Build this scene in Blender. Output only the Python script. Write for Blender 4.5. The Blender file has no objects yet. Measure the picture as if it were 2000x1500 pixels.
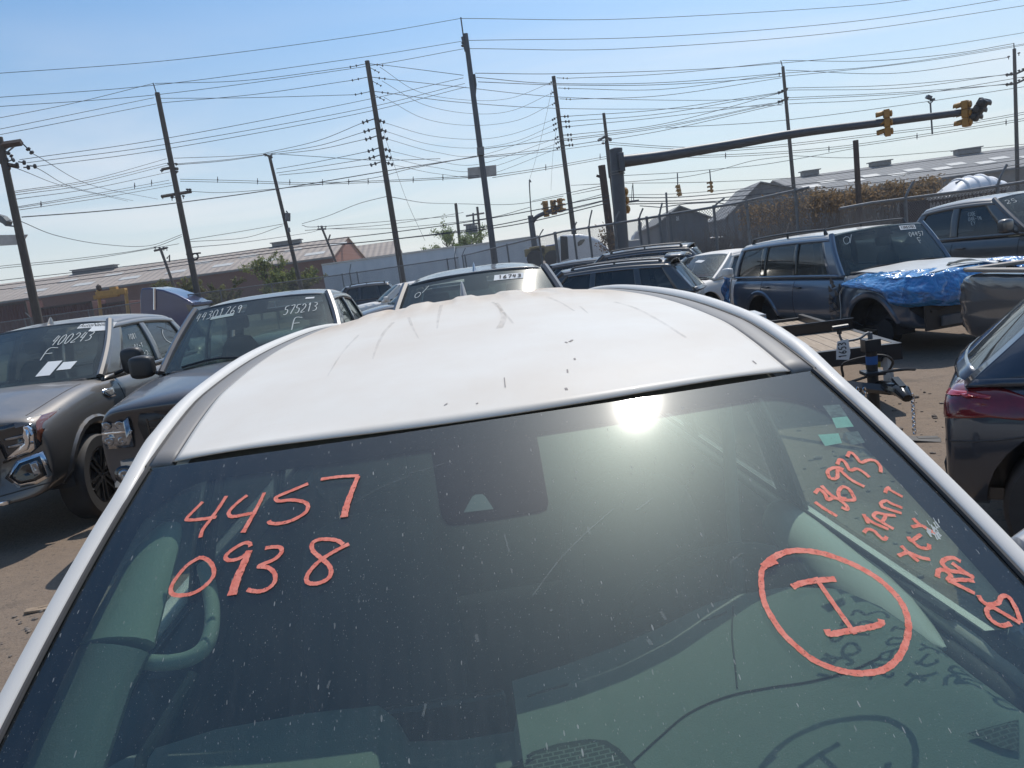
import bpy, bmesh, math, random
from mathutils import Vector, Matrix
from mathutils.bvhtree import BVHTree

SC = bpy.context.scene
COL = SC.collection
PI = math.pi
R = math.radians
RNG = random.Random(11)

# ------------------------------------------------------------------ camera
CAM_Z = 1.9
PITCH, ROLL, FPX = R(8.9), R(7.8), 1500.0        # focal length in pixels of a 2000 px wide picture
R0, U0 = Vector((1, 0, 0)), Vector((0, math.sin(PITCH), math.cos(PITCH)))
FW = Vector((0, math.cos(PITCH), -math.sin(PITCH)))
CR = R0 * math.cos(ROLL) - U0 * math.sin(ROLL)
CU = R0 * math.sin(ROLL) + U0 * math.cos(ROLL)
CAMP = Vector((0, 0, CAM_Z))
cd = bpy.data.cameras.new('camera')
cd.sensor_fit = 'HORIZONTAL'
cd.sensor_width = 36.0
cd.lens = 36.0 * FPX / 2000.0
cd.clip_start = 0.02
cd.clip_end = 3000.0
cam = bpy.data.objects.new('camera', cd)
COL.objects.link(cam)
M = Matrix((CR, CU, -FW)).transposed().to_4x4()
M.translation = CAMP
cam.matrix_world = M
SC.camera = cam

# ------------------------------------------------------------------ world and sun
SUN_EL, SUN_AZ = R(56), R(27)                    # azimuth to the right of the view heading (+Y)
w = bpy.data.worlds.new('World')
SC.world = w
w.use_nodes = True
nt = w.node_tree
nt.nodes.clear()
N, Lk = nt.nodes.new, nt.links.new
wo = N('ShaderNodeOutputWorld')
bg = N('ShaderNodeBackground')
sky = N('ShaderNodeTexSky')
sky.sky_type = 'NISHITA'
sky.sun_disc = False
sky.sun_elevation = SUN_EL
sky.sun_rotation = SUN_AZ
sky.altitude = 10
sky.air_density = 1.25
sky.dust_density = 0.6
sky.ozone_density = 1.2
bg.inputs['Strength'].default_value = 0.125
tc = N('ShaderNodeTexCoord')
sx = N('ShaderNodeSeparateXYZ')
Lk(tc.outputs['Generated'], sx.inputs[0])
def wmath(op, a, b=None):
    n = N('ShaderNodeMath'); n.operation = op
    for i, v in enumerate((a, b)):
        if v is None: continue
        if isinstance(v, (int, float)): n.inputs[i].default_value = v
        else: Lk(v, n.inputs[i])
    return n.outputs[0]
zz = wmath('ADD', wmath('MAXIMUM', sx.outputs['Z'], 0.0), 0.12)
cx_ = wmath('DIVIDE', sx.outputs['X'], zz)
cy_ = wmath('DIVIDE', sx.outputs['Y'], zz)
cb = N('ShaderNodeCombineXYZ')
Lk(wmath('MULTIPLY', cx_, 0.55), cb.inputs[0]); Lk(wmath('MULTIPLY', cy_, 1.1), cb.inputs[1])
nz = N('ShaderNodeTexNoise')
nz.inputs['Scale'].default_value = 0.9
nz.inputs['Detail'].default_value = 9
nz.inputs['Roughness'].default_value = 0.52
nz.inputs['Distortion'].default_value = 0.6
Lk(cb.outputs[0], nz.inputs['Vector'])
ramp = N('ShaderNodeMapRange')
ramp.inputs[1].default_value = 0.46; ramp.inputs[2].default_value = 0.70
ramp.inputs[3].default_value = 0.0; ramp.inputs[4].default_value = 0.42
Lk(nz.outputs['Fac'], ramp.inputs[0])
low = N('ShaderNodeMapRange')                    # thin high cloud lies in the lower part of the sky
low.inputs[1].default_value = 0.16; low.inputs[2].default_value = 0.33
low.inputs[3].default_value = 1.0; low.inputs[4].default_value = 0.12
Lk(sx.outputs['Z'], low.inputs[0])
cf = wmath('MULTIPLY', ramp.outputs[0], low.outputs[0])
mx = N('ShaderNodeMix'); mx.data_type = 'RGBA'
gain = N('ShaderNodeMix'); gain.data_type = 'RGBA'; gain.blend_type = 'MULTIPLY'; gain.inputs[0].default_value = 1.0
Lk(sky.outputs[0], gain.inputs[6]); gain.inputs[7].default_value = (0.33, 0.705, 0.98, 1)
hz = N('ShaderNodeMapRange')                     # pale air low over the horizon
hz.inputs[1].default_value = -0.02; hz.inputs[2].default_value = 0.38; hz.inputs[3].default_value = 1.0; hz.inputs[4].default_value = 0.0
Lk(sx.outputs['Z'], hz.inputs[0])
mh = N('ShaderNodeMix'); mh.data_type = 'RGBA'
Lk(wmath('MINIMUM', wmath('POWER', hz.outputs[0], 1.25), 0.96), mh.inputs[0]); Lk(gain.outputs[2], mh.inputs[6]); mh.inputs[7].default_value = (7.0, 6.95, 6.9, 1)
dt = N('ShaderNodeVectorMath'); dt.operation = 'DOT_PRODUCT'   # the sky brightens and pales toward the sun
Lk(tc.outputs['Generated'], dt.inputs[0])
dt.inputs[1].default_value = (math.sin(SUN_AZ) * math.cos(SUN_EL), math.cos(SUN_AZ) * math.cos(SUN_EL), math.sin(SUN_EL))
au = wmath('POWER', wmath('MAXIMUM', dt.outputs['Value'], 0.0), 5.0)
ma = N('ShaderNodeMix'); ma.data_type = 'RGBA'; ma.blend_type = 'ADD'
Lk(wmath('MULTIPLY', au, 0.85), ma.inputs[0]); Lk(mh.outputs[2], ma.inputs[6]); ma.inputs[7].default_value = (4.2, 3.7, 3.0, 1)
Lk(cf, mx.inputs[0]); Lk(ma.outputs[2], mx.inputs[6])
mx.inputs[7].default_value = (8.2, 7.9, 7.8, 1)
Lk(mx.outputs[2], bg.inputs['Color'])
Lk(bg.outputs[0], wo.inputs['Surface'])

sl = bpy.data.lights.new('sun', 'SUN')
sl.energy = 3.6
sl.angle = R(0.5)
sl.color = (1.0, 0.95, 0.88)
sun = bpy.data.objects.new('sun', sl)
COL.objects.link(sun)
SUND = Vector((math.sin(SUN_AZ) * math.cos(SUN_EL), math.cos(SUN_AZ) * math.cos(SUN_EL), math.sin(SUN_EL)))
sun.rotation_euler = SUND.to_track_quat('Z', 'Y').to_euler()

vs = SC.view_settings
vs.view_transform = 'Standard'
vs.look = 'None'
vs.exposure = 0.0
vs.gamma = 1.0
SC.render.engine = 'CYCLES'
SC.cycles.caustics_reflective = False
SC.cycles.caustics_refractive = False
SC.cycles.max_bounces = 8
SC.cycles.transparent_max_bounces = 24
SC.cycles.sample_clamp_indirect = 4.0

# ------------------------------------------------------------------ placing helpers
def ray(px, py):
    return (FW + CR * ((px - 1000) / FPX) + CU * ((750 - py) / FPX))
def at(px, py, Y):
    d = ray(px, py)
    return CAMP + d * (Y / d.y)
def atz(px, py, z):
    d = ray(px, py)
    return CAMP + d * ((z - CAM_Z) / d.z)
def proj(p):
    q = Vector(p) - CAMP
    z = q.dot(FW)
    return (1000 + FPX * q.dot(CR) / z, 750 - FPX * q.dot(CU) / z)

# ------------------------------------------------------------------ object helpers
def thing(name, label, cat, loc=(0, 0, 0), rotz=0.0, group=None):
    o = bpy.data.objects.new(name, None)
    o.empty_display_size = 0.2
    COL.objects.link(o)
    o.location = loc
    o.rotation_euler = (0, 0, rotz)
    return tag(o, label, cat, group)
def tag(o, label=None, cat=None, group=None, kind=None):
    if label: o['label'] = label
    if cat: o['category'] = cat
    if group: o['group'] = group
    if kind: o['kind'] = kind
    return o
def dup(root, loc=None, rotz=None, label=None):
    r = root.copy(); COL.objects.link(r)
    if loc is not None: r.location = loc
    if rotz is not None: r.rotation_euler = (0, 0, rotz)
    if label: r['label'] = label
    for ch in list(root.children):
        c = ch.copy(); COL.objects.link(c); c.parent = r
        for g in list(ch.children):
            d = g.copy(); COL.objects.link(d); d.parent = c
    return r

class MB:
    """collects shapes and links them as ONE mesh object"""
    def __init__(self): self.bm = bmesh.new()
    def face(self, vs_):
        try: return self.bm.faces.new(vs_)
        except ValueError: return None
    def v(self, p): return self.bm.verts.new(p)
    def box(self, c, s, rot=None):
        c = Vector(c); hs = Vector(s) * 0.5
        vv = []
        for dx in (-1, 1):
            for dy in (-1, 1):
                for dz in (-1, 1):
                    p = Vector((dx * hs.x, dy * hs.y, dz * hs.z))
                    if rot is not None: p = rot @ p
                    vv.append(self.v(c + p))
        for f in ((0, 1, 3, 2), (4, 6, 7, 5), (0, 4, 5, 1), (2, 3, 7, 6), (0, 2, 6, 4), (1, 5, 7, 3)):
            self.face([vv[i] for i in f])
        return self
    def loft(self, rings, closed=True, caps=True):
        rr = [[self.v(p) for p in r] for r in rings]
        n = len(rr[0])
        for a, b in zip(rr, rr[1:]):
            for i in range(n if closed else n - 1):
                j = (i + 1) % n
                self.face([a[i], a[j], b[j], b[i]])
        if caps and closed:
            self.face(list(reversed(rr[0]))); self.face(rr[-1])
        return rr
    def tube(self, pts, r, n=8, caps=True, flat=1.0, up=None):
        pts = [Vector(p) for p in pts]
        m = len(pts)
        if not hasattr(r, '__len__'): r = [r] * m
        rings = []
        prev = None
        for i in range(m):
            t = (pts[min(i + 1, m - 1)] - pts[max(i - 1, 0)]).normalized()
            if prev is None:
                ref = Vector(up) if up is not None else (Vector((0, 0, 1)) if abs(t.z) < 0.9 else Vector((1, 0, 0)))
                s = t.cross(ref).normalized()
            else:
                s = (prev - t * prev.dot(t)).normalized()
            prev = s
            u = s.cross(t)
            rings.append([pts[i] + (s * math.cos(2 * PI * k / n) + u * math.sin(2 * PI * k / n) * flat) * r[i] for k in range(n)])
        self.loft(rings, True, caps)
        return self
    def cyl(self, a, b, r, n=12, r2=None):
        return self.tube([a, b], [r, r if r2 is None else r2], n)
    def grid(self, fn, nu, nv):
        g = [[self.v(fn(i / nu, j / nv)) for i in range(nu + 1)] for j in range(nv + 1)]
        for j in range(nv):
            for i in range(nu):
                self.face([g[j][i], g[j][i + 1], g[j + 1][i + 1], g[j + 1][i]])
        return self
    def prism(self, poly, d):
        """poly: 3-D polygon, extruded by vector d"""
        d = Vector(d)
        a = [self.v(Vector(p)) for p in poly]; b = [self.v(Vector(p) + d) for p in poly]
        n = len(a)
        self.face(list(reversed(a))); self.face(b)
        for i in range(n):
            j = (i + 1) % n
            self.face([a[i], a[j], b[j], b[i]])
        return self
    def lathe(self, prof, axis_o, axis, n=24):
        ax = Vector(axis).normalized()
        s = ax.orthogonal().normalized(); u = ax.cross(s)
        o = Vector(axis_o)
        rings = [[o + ax * h + (s * math.cos(2 * PI * k / n) + u * math.sin(2 * PI * k / n)) * max(r_, 1e-4) for k in range(n)] for r_, h in prof]
        self.loft(rings, True, True)
        return self
    def blob(self, c, s, sub=2, jitter=0.0, rng=RNG):
        ret = bmesh.ops.create_icosphere(self.bm, subdivisions=sub, radius=1.0)
        for q in ret['verts']:
            j = 1 + rng.uniform(-jitter, jitter)
            q.co = Vector((q.co.x * s[0] * j, q.co.y * s[1] * j, q.co.z * s[2] * j)) + Vector(c)
        return self
    def ribbon(self, pts, nrm, width):
        """flat stroke through pts (3-D), lying on a surface with normals nrm"""
        m = len(pts)
        if m < 2: return self
        L, Rr = [], []
        for i in range(m):
            t = pts[min(i + 1, m - 1)] - pts[max(i - 1, 0)]
            if t.length < 1e-9: t = Vector((1, 0, 0))
            s = nrm[i].cross(t).normalized()
            wd = width[i] if hasattr(width, '__len__') else width
            L.append(self.v(pts[i] + s * wd * 0.5)); Rr.append(self.v(pts[i] - s * wd * 0.5))
        for i in range(m - 1):
            self.face([L[i], Rr[i], Rr[i + 1], L[i + 1]])
        return self
    def build(self, name, mat, parent=None, smooth=True, angle=35, solid=0.0, bevel=0.0, sub=0, off=-1.0, recalc=True):
        me = bpy.data.meshes.new(name)
        if recalc: bmesh.ops.recalc_face_normals(self.bm, faces=self.bm.faces)
        self.bm.to_mesh(me); self.bm.free()
        if mat is not None: me.materials.append(mat)
        if smooth and len(me.polygons):
            me.polygons.foreach_set('use_smooth', [True] * len(me.polygons))
            me.set_sharp_from_angle(angle=R(angle))
        o = bpy.data.objects.new(name, me)
        COL.objects.link(o)
        if parent is not None: o.parent = parent
        if sub:
            md = o.modifiers.new('sub', 'SUBSURF'); md.levels = sub; md.render_levels = sub
        if solid:
            md = o.modifiers.new('solid', 'SOLIDIFY'); md.thickness = solid; md.offset = off
        if bevel:
            md = o.modifiers.new('bevel', 'BEVEL'); md.width = bevel; md.segments = 2; md.limit_method = 'ANGLE'; md.angle_limit = R(40)
        return o

def crom(pts, per=6):
    """Catmull-Rom through pts (tuples or Vectors)"""
    P = [Vector(p) for p in pts]
    if len(P) < 3: return P
    out = []
    for i in range(len(P) - 1):
        p0 = P[i - 1] if i else P[0] * 2 - P[1]
        p1, p2 = P[i], P[i + 1]
        p3 = P[i + 2] if i + 2 < len(P) else P[-1] * 2 - P[-2]
        for k in range(per):
            t = k / per
            out.append(0.5 * ((2 * p1) + (p2 - p0) * t + (2 * p0 - 5 * p1 + 4 * p2 - p3) * t * t + (3 * p1 - p0 - 3 * p2 + p3) * t ** 3))
    out.append(P[-1])
    return out
def lerp(a, b, t): return a + (b - a) * t
def interp(tab, x):
    """smooth curve through the table (Hermite with finite-difference slopes)"""
    n = len(tab)
    if x <= tab[0][0]: return tab[0][1]
    if x >= tab[-1][0]: return tab[-1][1]
    def sl(i):
        a, b = tab[max(0, i - 1)], tab[min(n - 1, i + 1)]
        return (b[1] - a[1]) / (b[0] - a[0])
    for i in range(n - 1):
        (x0, y0), (x1, y1) = tab[i], tab[i + 1]
        if x <= x1:
            h = x1 - x0; t = (x - x0) / h
            t2, t3 = t * t, t * t * t
            return (2 * t3 - 3 * t2 + 1) * y0 + (t3 - 2 * t2 + t) * h * sl(i) + (3 * t2 - 2 * t3) * y1 + (t3 - t2) * h * sl(i + 1)
def smooth(a, b, x):
    t = min(1, max(0, (x - a) / (b - a))); return t * t * (3 - 2 * t)

# ------------------------------------------------------------------ materials
def lin(h):
    h = h.lstrip('#')
    c = [int(h[i:i + 2], 16) / 255 for i in (0, 2, 4)]
    return tuple(((v + 0.055) / 1.055) ** 2.4 if v > 0.04045 else v / 12.92 for v in c)
def newmat(name):
    m = bpy.data.materials.new(name); m.use_nodes = True
    t = m.node_tree
    b = t.nodes['Principled BSDF']
    return m, t, b
def nnode(t, kind, **kw):
    n = t.nodes.new(kind)
    for k, v in kw.items():
        if hasattr(n, k): setattr(n, k, v)
        else: n.inputs[k.replace('_', ' ')].default_value = v
    return n
def tmath(t, op, a, b=None, c=None, clamp=False):
    n = t.nodes.new('ShaderNodeMath'); n.operation = op; n.use_clamp = clamp
    for i, v in enumerate((a, b, c)):
        if v is None: continue
        if isinstance(v, (int, float)): n.inputs[i].default_value = v
        else: t.links.new(v, n.inputs[i])
    return n.outputs[0]
def tmix(t, fac, a, b):
    n = t.nodes.new('ShaderNodeMix'); n.data_type = 'RGBA'
    for i, v in ((0, fac), (6, a), (7, b)):
        if isinstance(v, (int, float)): n.inputs[i].default_value = v
        elif isinstance(v, tuple): n.inputs[i].default_value = (*v[:3], 1)
        else: t.links.new(v, n.inputs[i])
    return n.outputs[2]
def maprange(t, v, a, b, c=0.0, d=1.0):
    n = t.nodes.new('ShaderNodeMapRange')
    t.links.new(v, n.inputs[0])
    for i, x in zip((1, 2, 3, 4), (a, b, c, d)): n.inputs[i].default_value = x
    return n.outputs[0]
def objcoord(t, scale=(1, 1, 1)):
    c = t.nodes.new('ShaderNodeTexCoord'); m = t.nodes.new('ShaderNodeMapping')
    m.inputs['Scale'].default_value = scale
    t.links.new(c.outputs['Object'], m.inputs['Vector'])
    return m.outputs[0]
def noise(t, vec, scale, detail=4, rough=0.55, dist=0.0):
    n = t.nodes.new('ShaderNodeTexNoise')
    n.inputs['Scale'].default_value = scale; n.inputs['Detail'].default_value = detail
    n.inputs['Roughness'].default_value = rough; n.inputs['Distortion'].default_value = dist
    t.links.new(vec, n.inputs['Vector'])
    return n.outputs['Fac']
def pbr(name, col, rough=0.5, metal=0.0, coat=0.0, var=0.0, vscale=6.0, bump=0.0, bscale=40.0, dust=0.0, dustcol=(0.36, 0.31, 0.26), stretch=(1, 1, 1), spec=0.5):
    m, t, b = newmat(name)
    b.inputs['Roughness'].default_value = rough
    b.inputs['Metallic'].default_value = metal
    b.inputs['Coat Weight'].default_value = coat
    b.inputs['Coat Roughness'].default_value = 0.06
    b.inputs['Specular IOR Level'].default_value = spec
    vec = objcoord(t, stretch)
    c = tuple(col)
    src = None
    if var > 0:
        f = maprange(t, noise(t, vec, vscale, 6, 0.6), 0.3, 0.7)
        src = tmix(t, f, tuple(x * (1 - var) for x in c), tuple(min(1, x * (1 + var)) for x in c))
    if dust > 0:
        g = t.nodes.new('ShaderNodeNewGeometry'); s = t.nodes.new('ShaderNodeSeparateXYZ')
        t.links.new(g.outputs['Normal'], s.inputs[0])
        up = maprange(t, s.outputs['Z'], -0.1, 0.95, 0.10, 1.0)
        nf = maprange(t, noise(t, vec, 3.0, 7, 0.65), 0.25, 0.75, 0.55, 1.0)
        f = tmath(t, 'MULTIPLY', tmath(t, 'MULTIPLY', up, nf), dust, clamp=True)
        src = tmix(t, f, src if src is not None else c, dustcol)
        t.links.new(maprange(t, f, 0, 0.6, rough, 0.55), b.inputs['Roughness'])
        t.links.new(tmath(t, 'MULTIPLY', tmath(t, 'SUBTRACT', 1.0, f), coat), b.inputs['Coat Weight'])
        if metal: t.links.new(tmath(t, 'MULTIPLY', tmath(t, 'SUBTRACT', 1.0, f), metal), b.inputs['Metallic'])
    if src is not None: t.links.new(src, b.inputs['Base Color'])
    else: b.inputs['Base Color'].default_value = (*c, 1)
    if bump > 0:
        bp = t.nodes.new('ShaderNodeBump'); bp.inputs['Strength'].default_value = bump; bp.inputs['Distance'].default_value = 0.02
        t.links.new(noise(t, vec, bscale, 6, 0.6), bp.inputs['Height'])
        t.links.new(bp.outputs[0], b.inputs['Normal'])
    return m
def paint(name, col, dust=0.25, metal=0.35, rough=0.32):
    return pbr(name, col, rough=rough, metal=metal, coat=1.0, dust=dust, var=0.06, vscale=2.0)

def glass(name, tint, film=0.05, specks=0.0, haze=0.04, hrough=0.30, mirror=1.0, core=0.012, filmcol=(0.55, 0.55, 0.52)):
    """thin car glass: tinted see-through, mirror-like by Fresnel, with a film of dust and dried specks"""
    m = bpy.data.materials.new(name); m.use_nodes = True
    t = m.node_tree; t.nodes.clear()
    out = t.nodes.new('ShaderNodeOutputMaterial')
    tr = t.nodes.new('ShaderNodeBsdfTransparent'); tr.inputs[0].default_value = (*tint, 1)
    gl = t.nodes.new('ShaderNodeBsdfGlossy'); gl.inputs['Roughness'].default_value = 0.012
    fr = t.nodes.new('ShaderNodeFresnel')
    geo = t.nodes.new('ShaderNodeNewGeometry')          # a thin pane reflects alike from both sides
    t.links.new(maprange(t, geo.outputs['Backfacing'], 0, 1, 1.5, 1 / 1.5), fr.inputs['IOR'])
    m1 = t.nodes.new('ShaderNodeMixShader')
    t.links.new(tmath(t, 'MULTIPLY', fr.outputs[0], mirror), m1.inputs[0])
    t.links.new(tr.outputs[0], m1.inputs[1]); t.links.new(gl.outputs[0], m1.inputs[2])
    g2 = t.nodes.new('ShaderNodeBsdfGlossy'); g2.inputs['Roughness'].default_value = hrough
    g2.inputs[0].default_value = (0.8, 0.8, 0.78, 1)
    m2 = t.nodes.new('ShaderNodeMixShader'); m2.inputs[0].default_value = haze
    t.links.new(m1.outputs[0], m2.inputs[1]); t.links.new(g2.outputs[0], m2.inputs[2])
    if core:                                            # smeared grease round the mirror image of the sun
        g3 = t.nodes.new('ShaderNodeBsdfGlossy'); g3.inputs['Roughness'].default_value = 0.11; g3.inputs[0].default_value = (0.85, 0.85, 0.83, 1)
        mc = t.nodes.new('ShaderNodeMixShader'); mc.inputs[0].default_value = core
        t.links.new(m2.outputs[0], mc.inputs[1]); t.links.new(g3.outputs[0], mc.inputs[2]); m2 = mc
    df = t.nodes.new('ShaderNodeBsdfDiffuse'); df.inputs[0].default_value = (*filmcol, 1)
    tl = t.nodes.new('ShaderNodeBsdfTranslucent'); tl.inputs[0].default_value = (*filmcol, 1)
    dd = t.nodes.new('ShaderNodeMixShader'); dd.inputs[0].default_value = 0.35
    t.links.new(df.outputs[0], dd.inputs[1]); t.links.new(tl.outputs[0], dd.inputs[2])
    vec = objcoord(t)
    nf = maprange(t, noise(t, vec, 2.2, 8, 0.65), 0.3, 0.75, 0.35, 1.5)
    fac = tmath(t, 'MULTIPLY', nf, film)
    if specks > 0:
        st_ = maprange(t, noise(t, objcoord(t, (70, 5, 5)), 1.0, 5, .65), .35, .75, .4, 2.0)
        fac = tmath(t, 'MULTIPLY', fac, st_)
    if specks > 0:
        for sc, th, k, stv in ((1.0, 0.045, 0.9, (130, 32, 32)), (1.0, 0.055, 0.65, (280, 110, 110)), (1.0, 0.075, 0.5, (560, 300, 300))):
            vv = objcoord(t, stv)
            wob = t.nodes.new('ShaderNodeTexNoise'); wob.inputs['Scale'].default_value = 0.35; wob.inputs['Detail'].default_value = 3
            t.links.new(vv, wob.inputs['Vector'])
            ad = t.nodes.new('ShaderNodeVectorMath'); ad.operation = 'ADD'
            t.links.new(vv, ad.inputs[0]); t.links.new(wob.outputs['Color'], ad.inputs[1])
            vo = t.nodes.new('ShaderNodeTexVoronoi'); vo.inputs['Scale'].default_value = sc
            t.links.new(ad.outputs[0], vo.inputs['Vector'])
            sel = t.nodes.new('ShaderNodeSeparateXYZ'); t.links.new(vo.outputs['Color'], sel.inputs[0])
            thr = maprange(t, sel.outputs[0], 0.42, 1.0, 0.0, th * 3.2)
            spot = tmath(t, 'MULTIPLY', tmath(t, 'LESS_THAN', vo.outputs['Distance'], thr), k * specks)
            spot = tmath(t, 'MULTIPLY', spot, maprange(t, sel.outputs[1], 0, 1, 0.25, 1.0))
            fac = tmath(t, 'MAXIMUM', fac, spot)
    m3 = t.nodes.new('ShaderNodeMixShader')
    t.links.new(tmath(t, 'MINIMUM', fac, 1.0), m3.inputs[0])
    t.links.new(m2.outputs[0], m3.inputs[1]); t.links.new(dd.outputs[0], m3.inputs[2])
    t.links.new(m3.outputs[0], out.inputs['Surface'])
    return m

MT = {}
MT['white_paint'] = pbr('white_paint', (0.76, 0.725, 0.66), rough=0.4, coat=0.22, dust=0.36, dustcol=(0.60, 0.51, 0.44), spec=0.35)
MT['rubber'] = pbr('rubber', (0.022, 0.022, 0.024), rough=0.75, var=0.2, dust=0.25)
MT['black_plastic'] = pbr('black_plastic', (0.018, 0.019, 0.021), rough=0.45, dust=0.12)
MT['gloss_black'] = pbr('gloss_black', (0.012, 0.012, 0.014), rough=0.12, coat=0.6)
MT['trim_grey'] = pbr('trim_grey', (0.09, 0.09, 0.09), rough=0.55, dust=0.5)
MT['chrome'] = pbr('chrome', (0.75, 0.75, 0.77), rough=0.14, metal=1.0, dust=0.15)
MT['satin_metal'] = pbr('satin_metal', (0.42, 0.42, 0.43), rough=0.35, metal=1.0, dust=0.15)
MT['galv'] = pbr('galvanised_steel', (0.16, 0.165, 0.17), rough=0.6, metal=0.35, var=0.25, vscale=8)
MT['lens_clear'] = pbr('lens_clear', (0.28, 0.29, 0.31), rough=0.08, metal=0.75, coat=1.0, var=0.5, vscale=22)
MT['lens_dark'] = pbr('lens_dark', (0.03, 0.032, 0.037), rough=0.06, coat=1.0)
MT['lens_amber'] = pbr('lens_amber', (0.17, 0.05, 0.025), rough=0.12, coat=1.0)
MT['lens_red'] = pbr('lens_red', (0.16, 0.008, 0.012), rough=0.12, coat=1.0, var=0.35, vscale=12)
MT['seat_dark'] = pbr('seat_fabric_dark', (0.055, 0.055, 0.058), rough=0.9)
MT['interior_grey'] = pbr('interior_grey', (0.27, 0.29, 0.265), rough=0.75, bump=0.15, bscale=300, var=0.05)
MT['dash_grey'] = pbr('dash_plastic', (0.17, 0.185, 0.17), rough=0.7, bump=0.2, bscale=400, var=0.08)
MT['interior_dark'] = pbr('interior_dark', (0.022, 0.024, 0.028), rough=0.8)
MT['headliner'] = pbr('headliner', (0.30, 0.30, 0.29), rough=0.95)
MT['glass_hero'] = glass('windshield_glass', (0.59, 0.735, 0.655), film=0.025, specks=0.8, haze=0.035, hrough=0.42, core=0.03)
MT['glass_film'] = glass('inner_glass_film', (0.97, 0.99, 0.97), film=0.045, haze=0.05, hrough=0.42, mirror=0.0, core=0.0)
MT['glass'] = glass('car_glass', (0.42, 0.52, 0.48), film=0.15, haze=0.014, filmcol=(0.36, 0.42, 0.40))
MT['glass_tint'] = glass('tinted_car_glass', (0.16, 0.18, 0.19), film=0.06, haze=0.03)
MT['glass_clear'] = glass('side_glass', (0.75, 0.82, 0.79), film=0.04, haze=0.02)
MT['paper'] = pbr('paper', (0.72, 0.72, 0.70), rough=0.9)
MT['ink'] = pbr('black_ink', (0.015, 0.015, 0.017), rough=0.8)
MT['white_marker'] = pbr('white_marker', (0.50, 0.52, 0.50), rough=0.8)
m_, t_, b_ = newmat('orange_marker')
nf_ = noise(t_, objcoord(t_, (90, 90, 90)), 1.0, 4, 0.6)
t_.links.new(tmix(t_, maprange(t_, nf_, .35, .65), (0.70, 0.15, 0.095), (0.86, 0.27, 0.19)), b_.inputs['Base Color']); b_.inputs['Roughness'].default_value = 0.7
tp_ = t_.nodes.new('ShaderNodeBsdfTransparent'); mm_ = t_.nodes.new('ShaderNodeMixShader')
t_.links.new(maprange(t_, noise(t_, objcoord(t_, (240, 240, 240)), 1.0, 3, 0.6), .30, .42, .45, 1.0), mm_.inputs[0])
t_.links.new(tp_.outputs[0], mm_.inputs[1]); t_.links.new(b_.outputs[0], mm_.inputs[2]); t_.links.new(mm_.outputs[0], t_.nodes['Material Output'].inputs['Surface'])
MT['orange_marker'] = m_
MT['wire'] = pbr('wire_black', (0.05, 0.056, 0.068), rough=0.7)
MT['insulator'] = pbr('insulator', (0.05, 0.045, 0.045), rough=0.35)
MT['wood_pole'] = pbr('weathered_pole_wood', (0.085, 0.072, 0.062), rough=0.9, var=0.3, vscale=5, stretch=(6, 6, 0.6), bump=0.4, bscale=30)
MT['steel_grey'] = pbr('grey_painted_steel', (0.075, 0.082, 0.095), rough=0.5, metal=0.3, var=0.15, vscale=3)
MT['rust'] = pbr('rusty_brown_steel', (0.075, 0.052, 0.042), rough=0.85, var=0.3, vscale=5)
MT['signal_yellow'] = pbr('signal_yellow', (0.36, 0.175, 0.025), rough=0.5, var=0.12)
MT['sign_back'] = pbr('sign_back', (0.50, 0.48, 0.45), rough=0.6, var=0.15, vscale=4)
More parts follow.
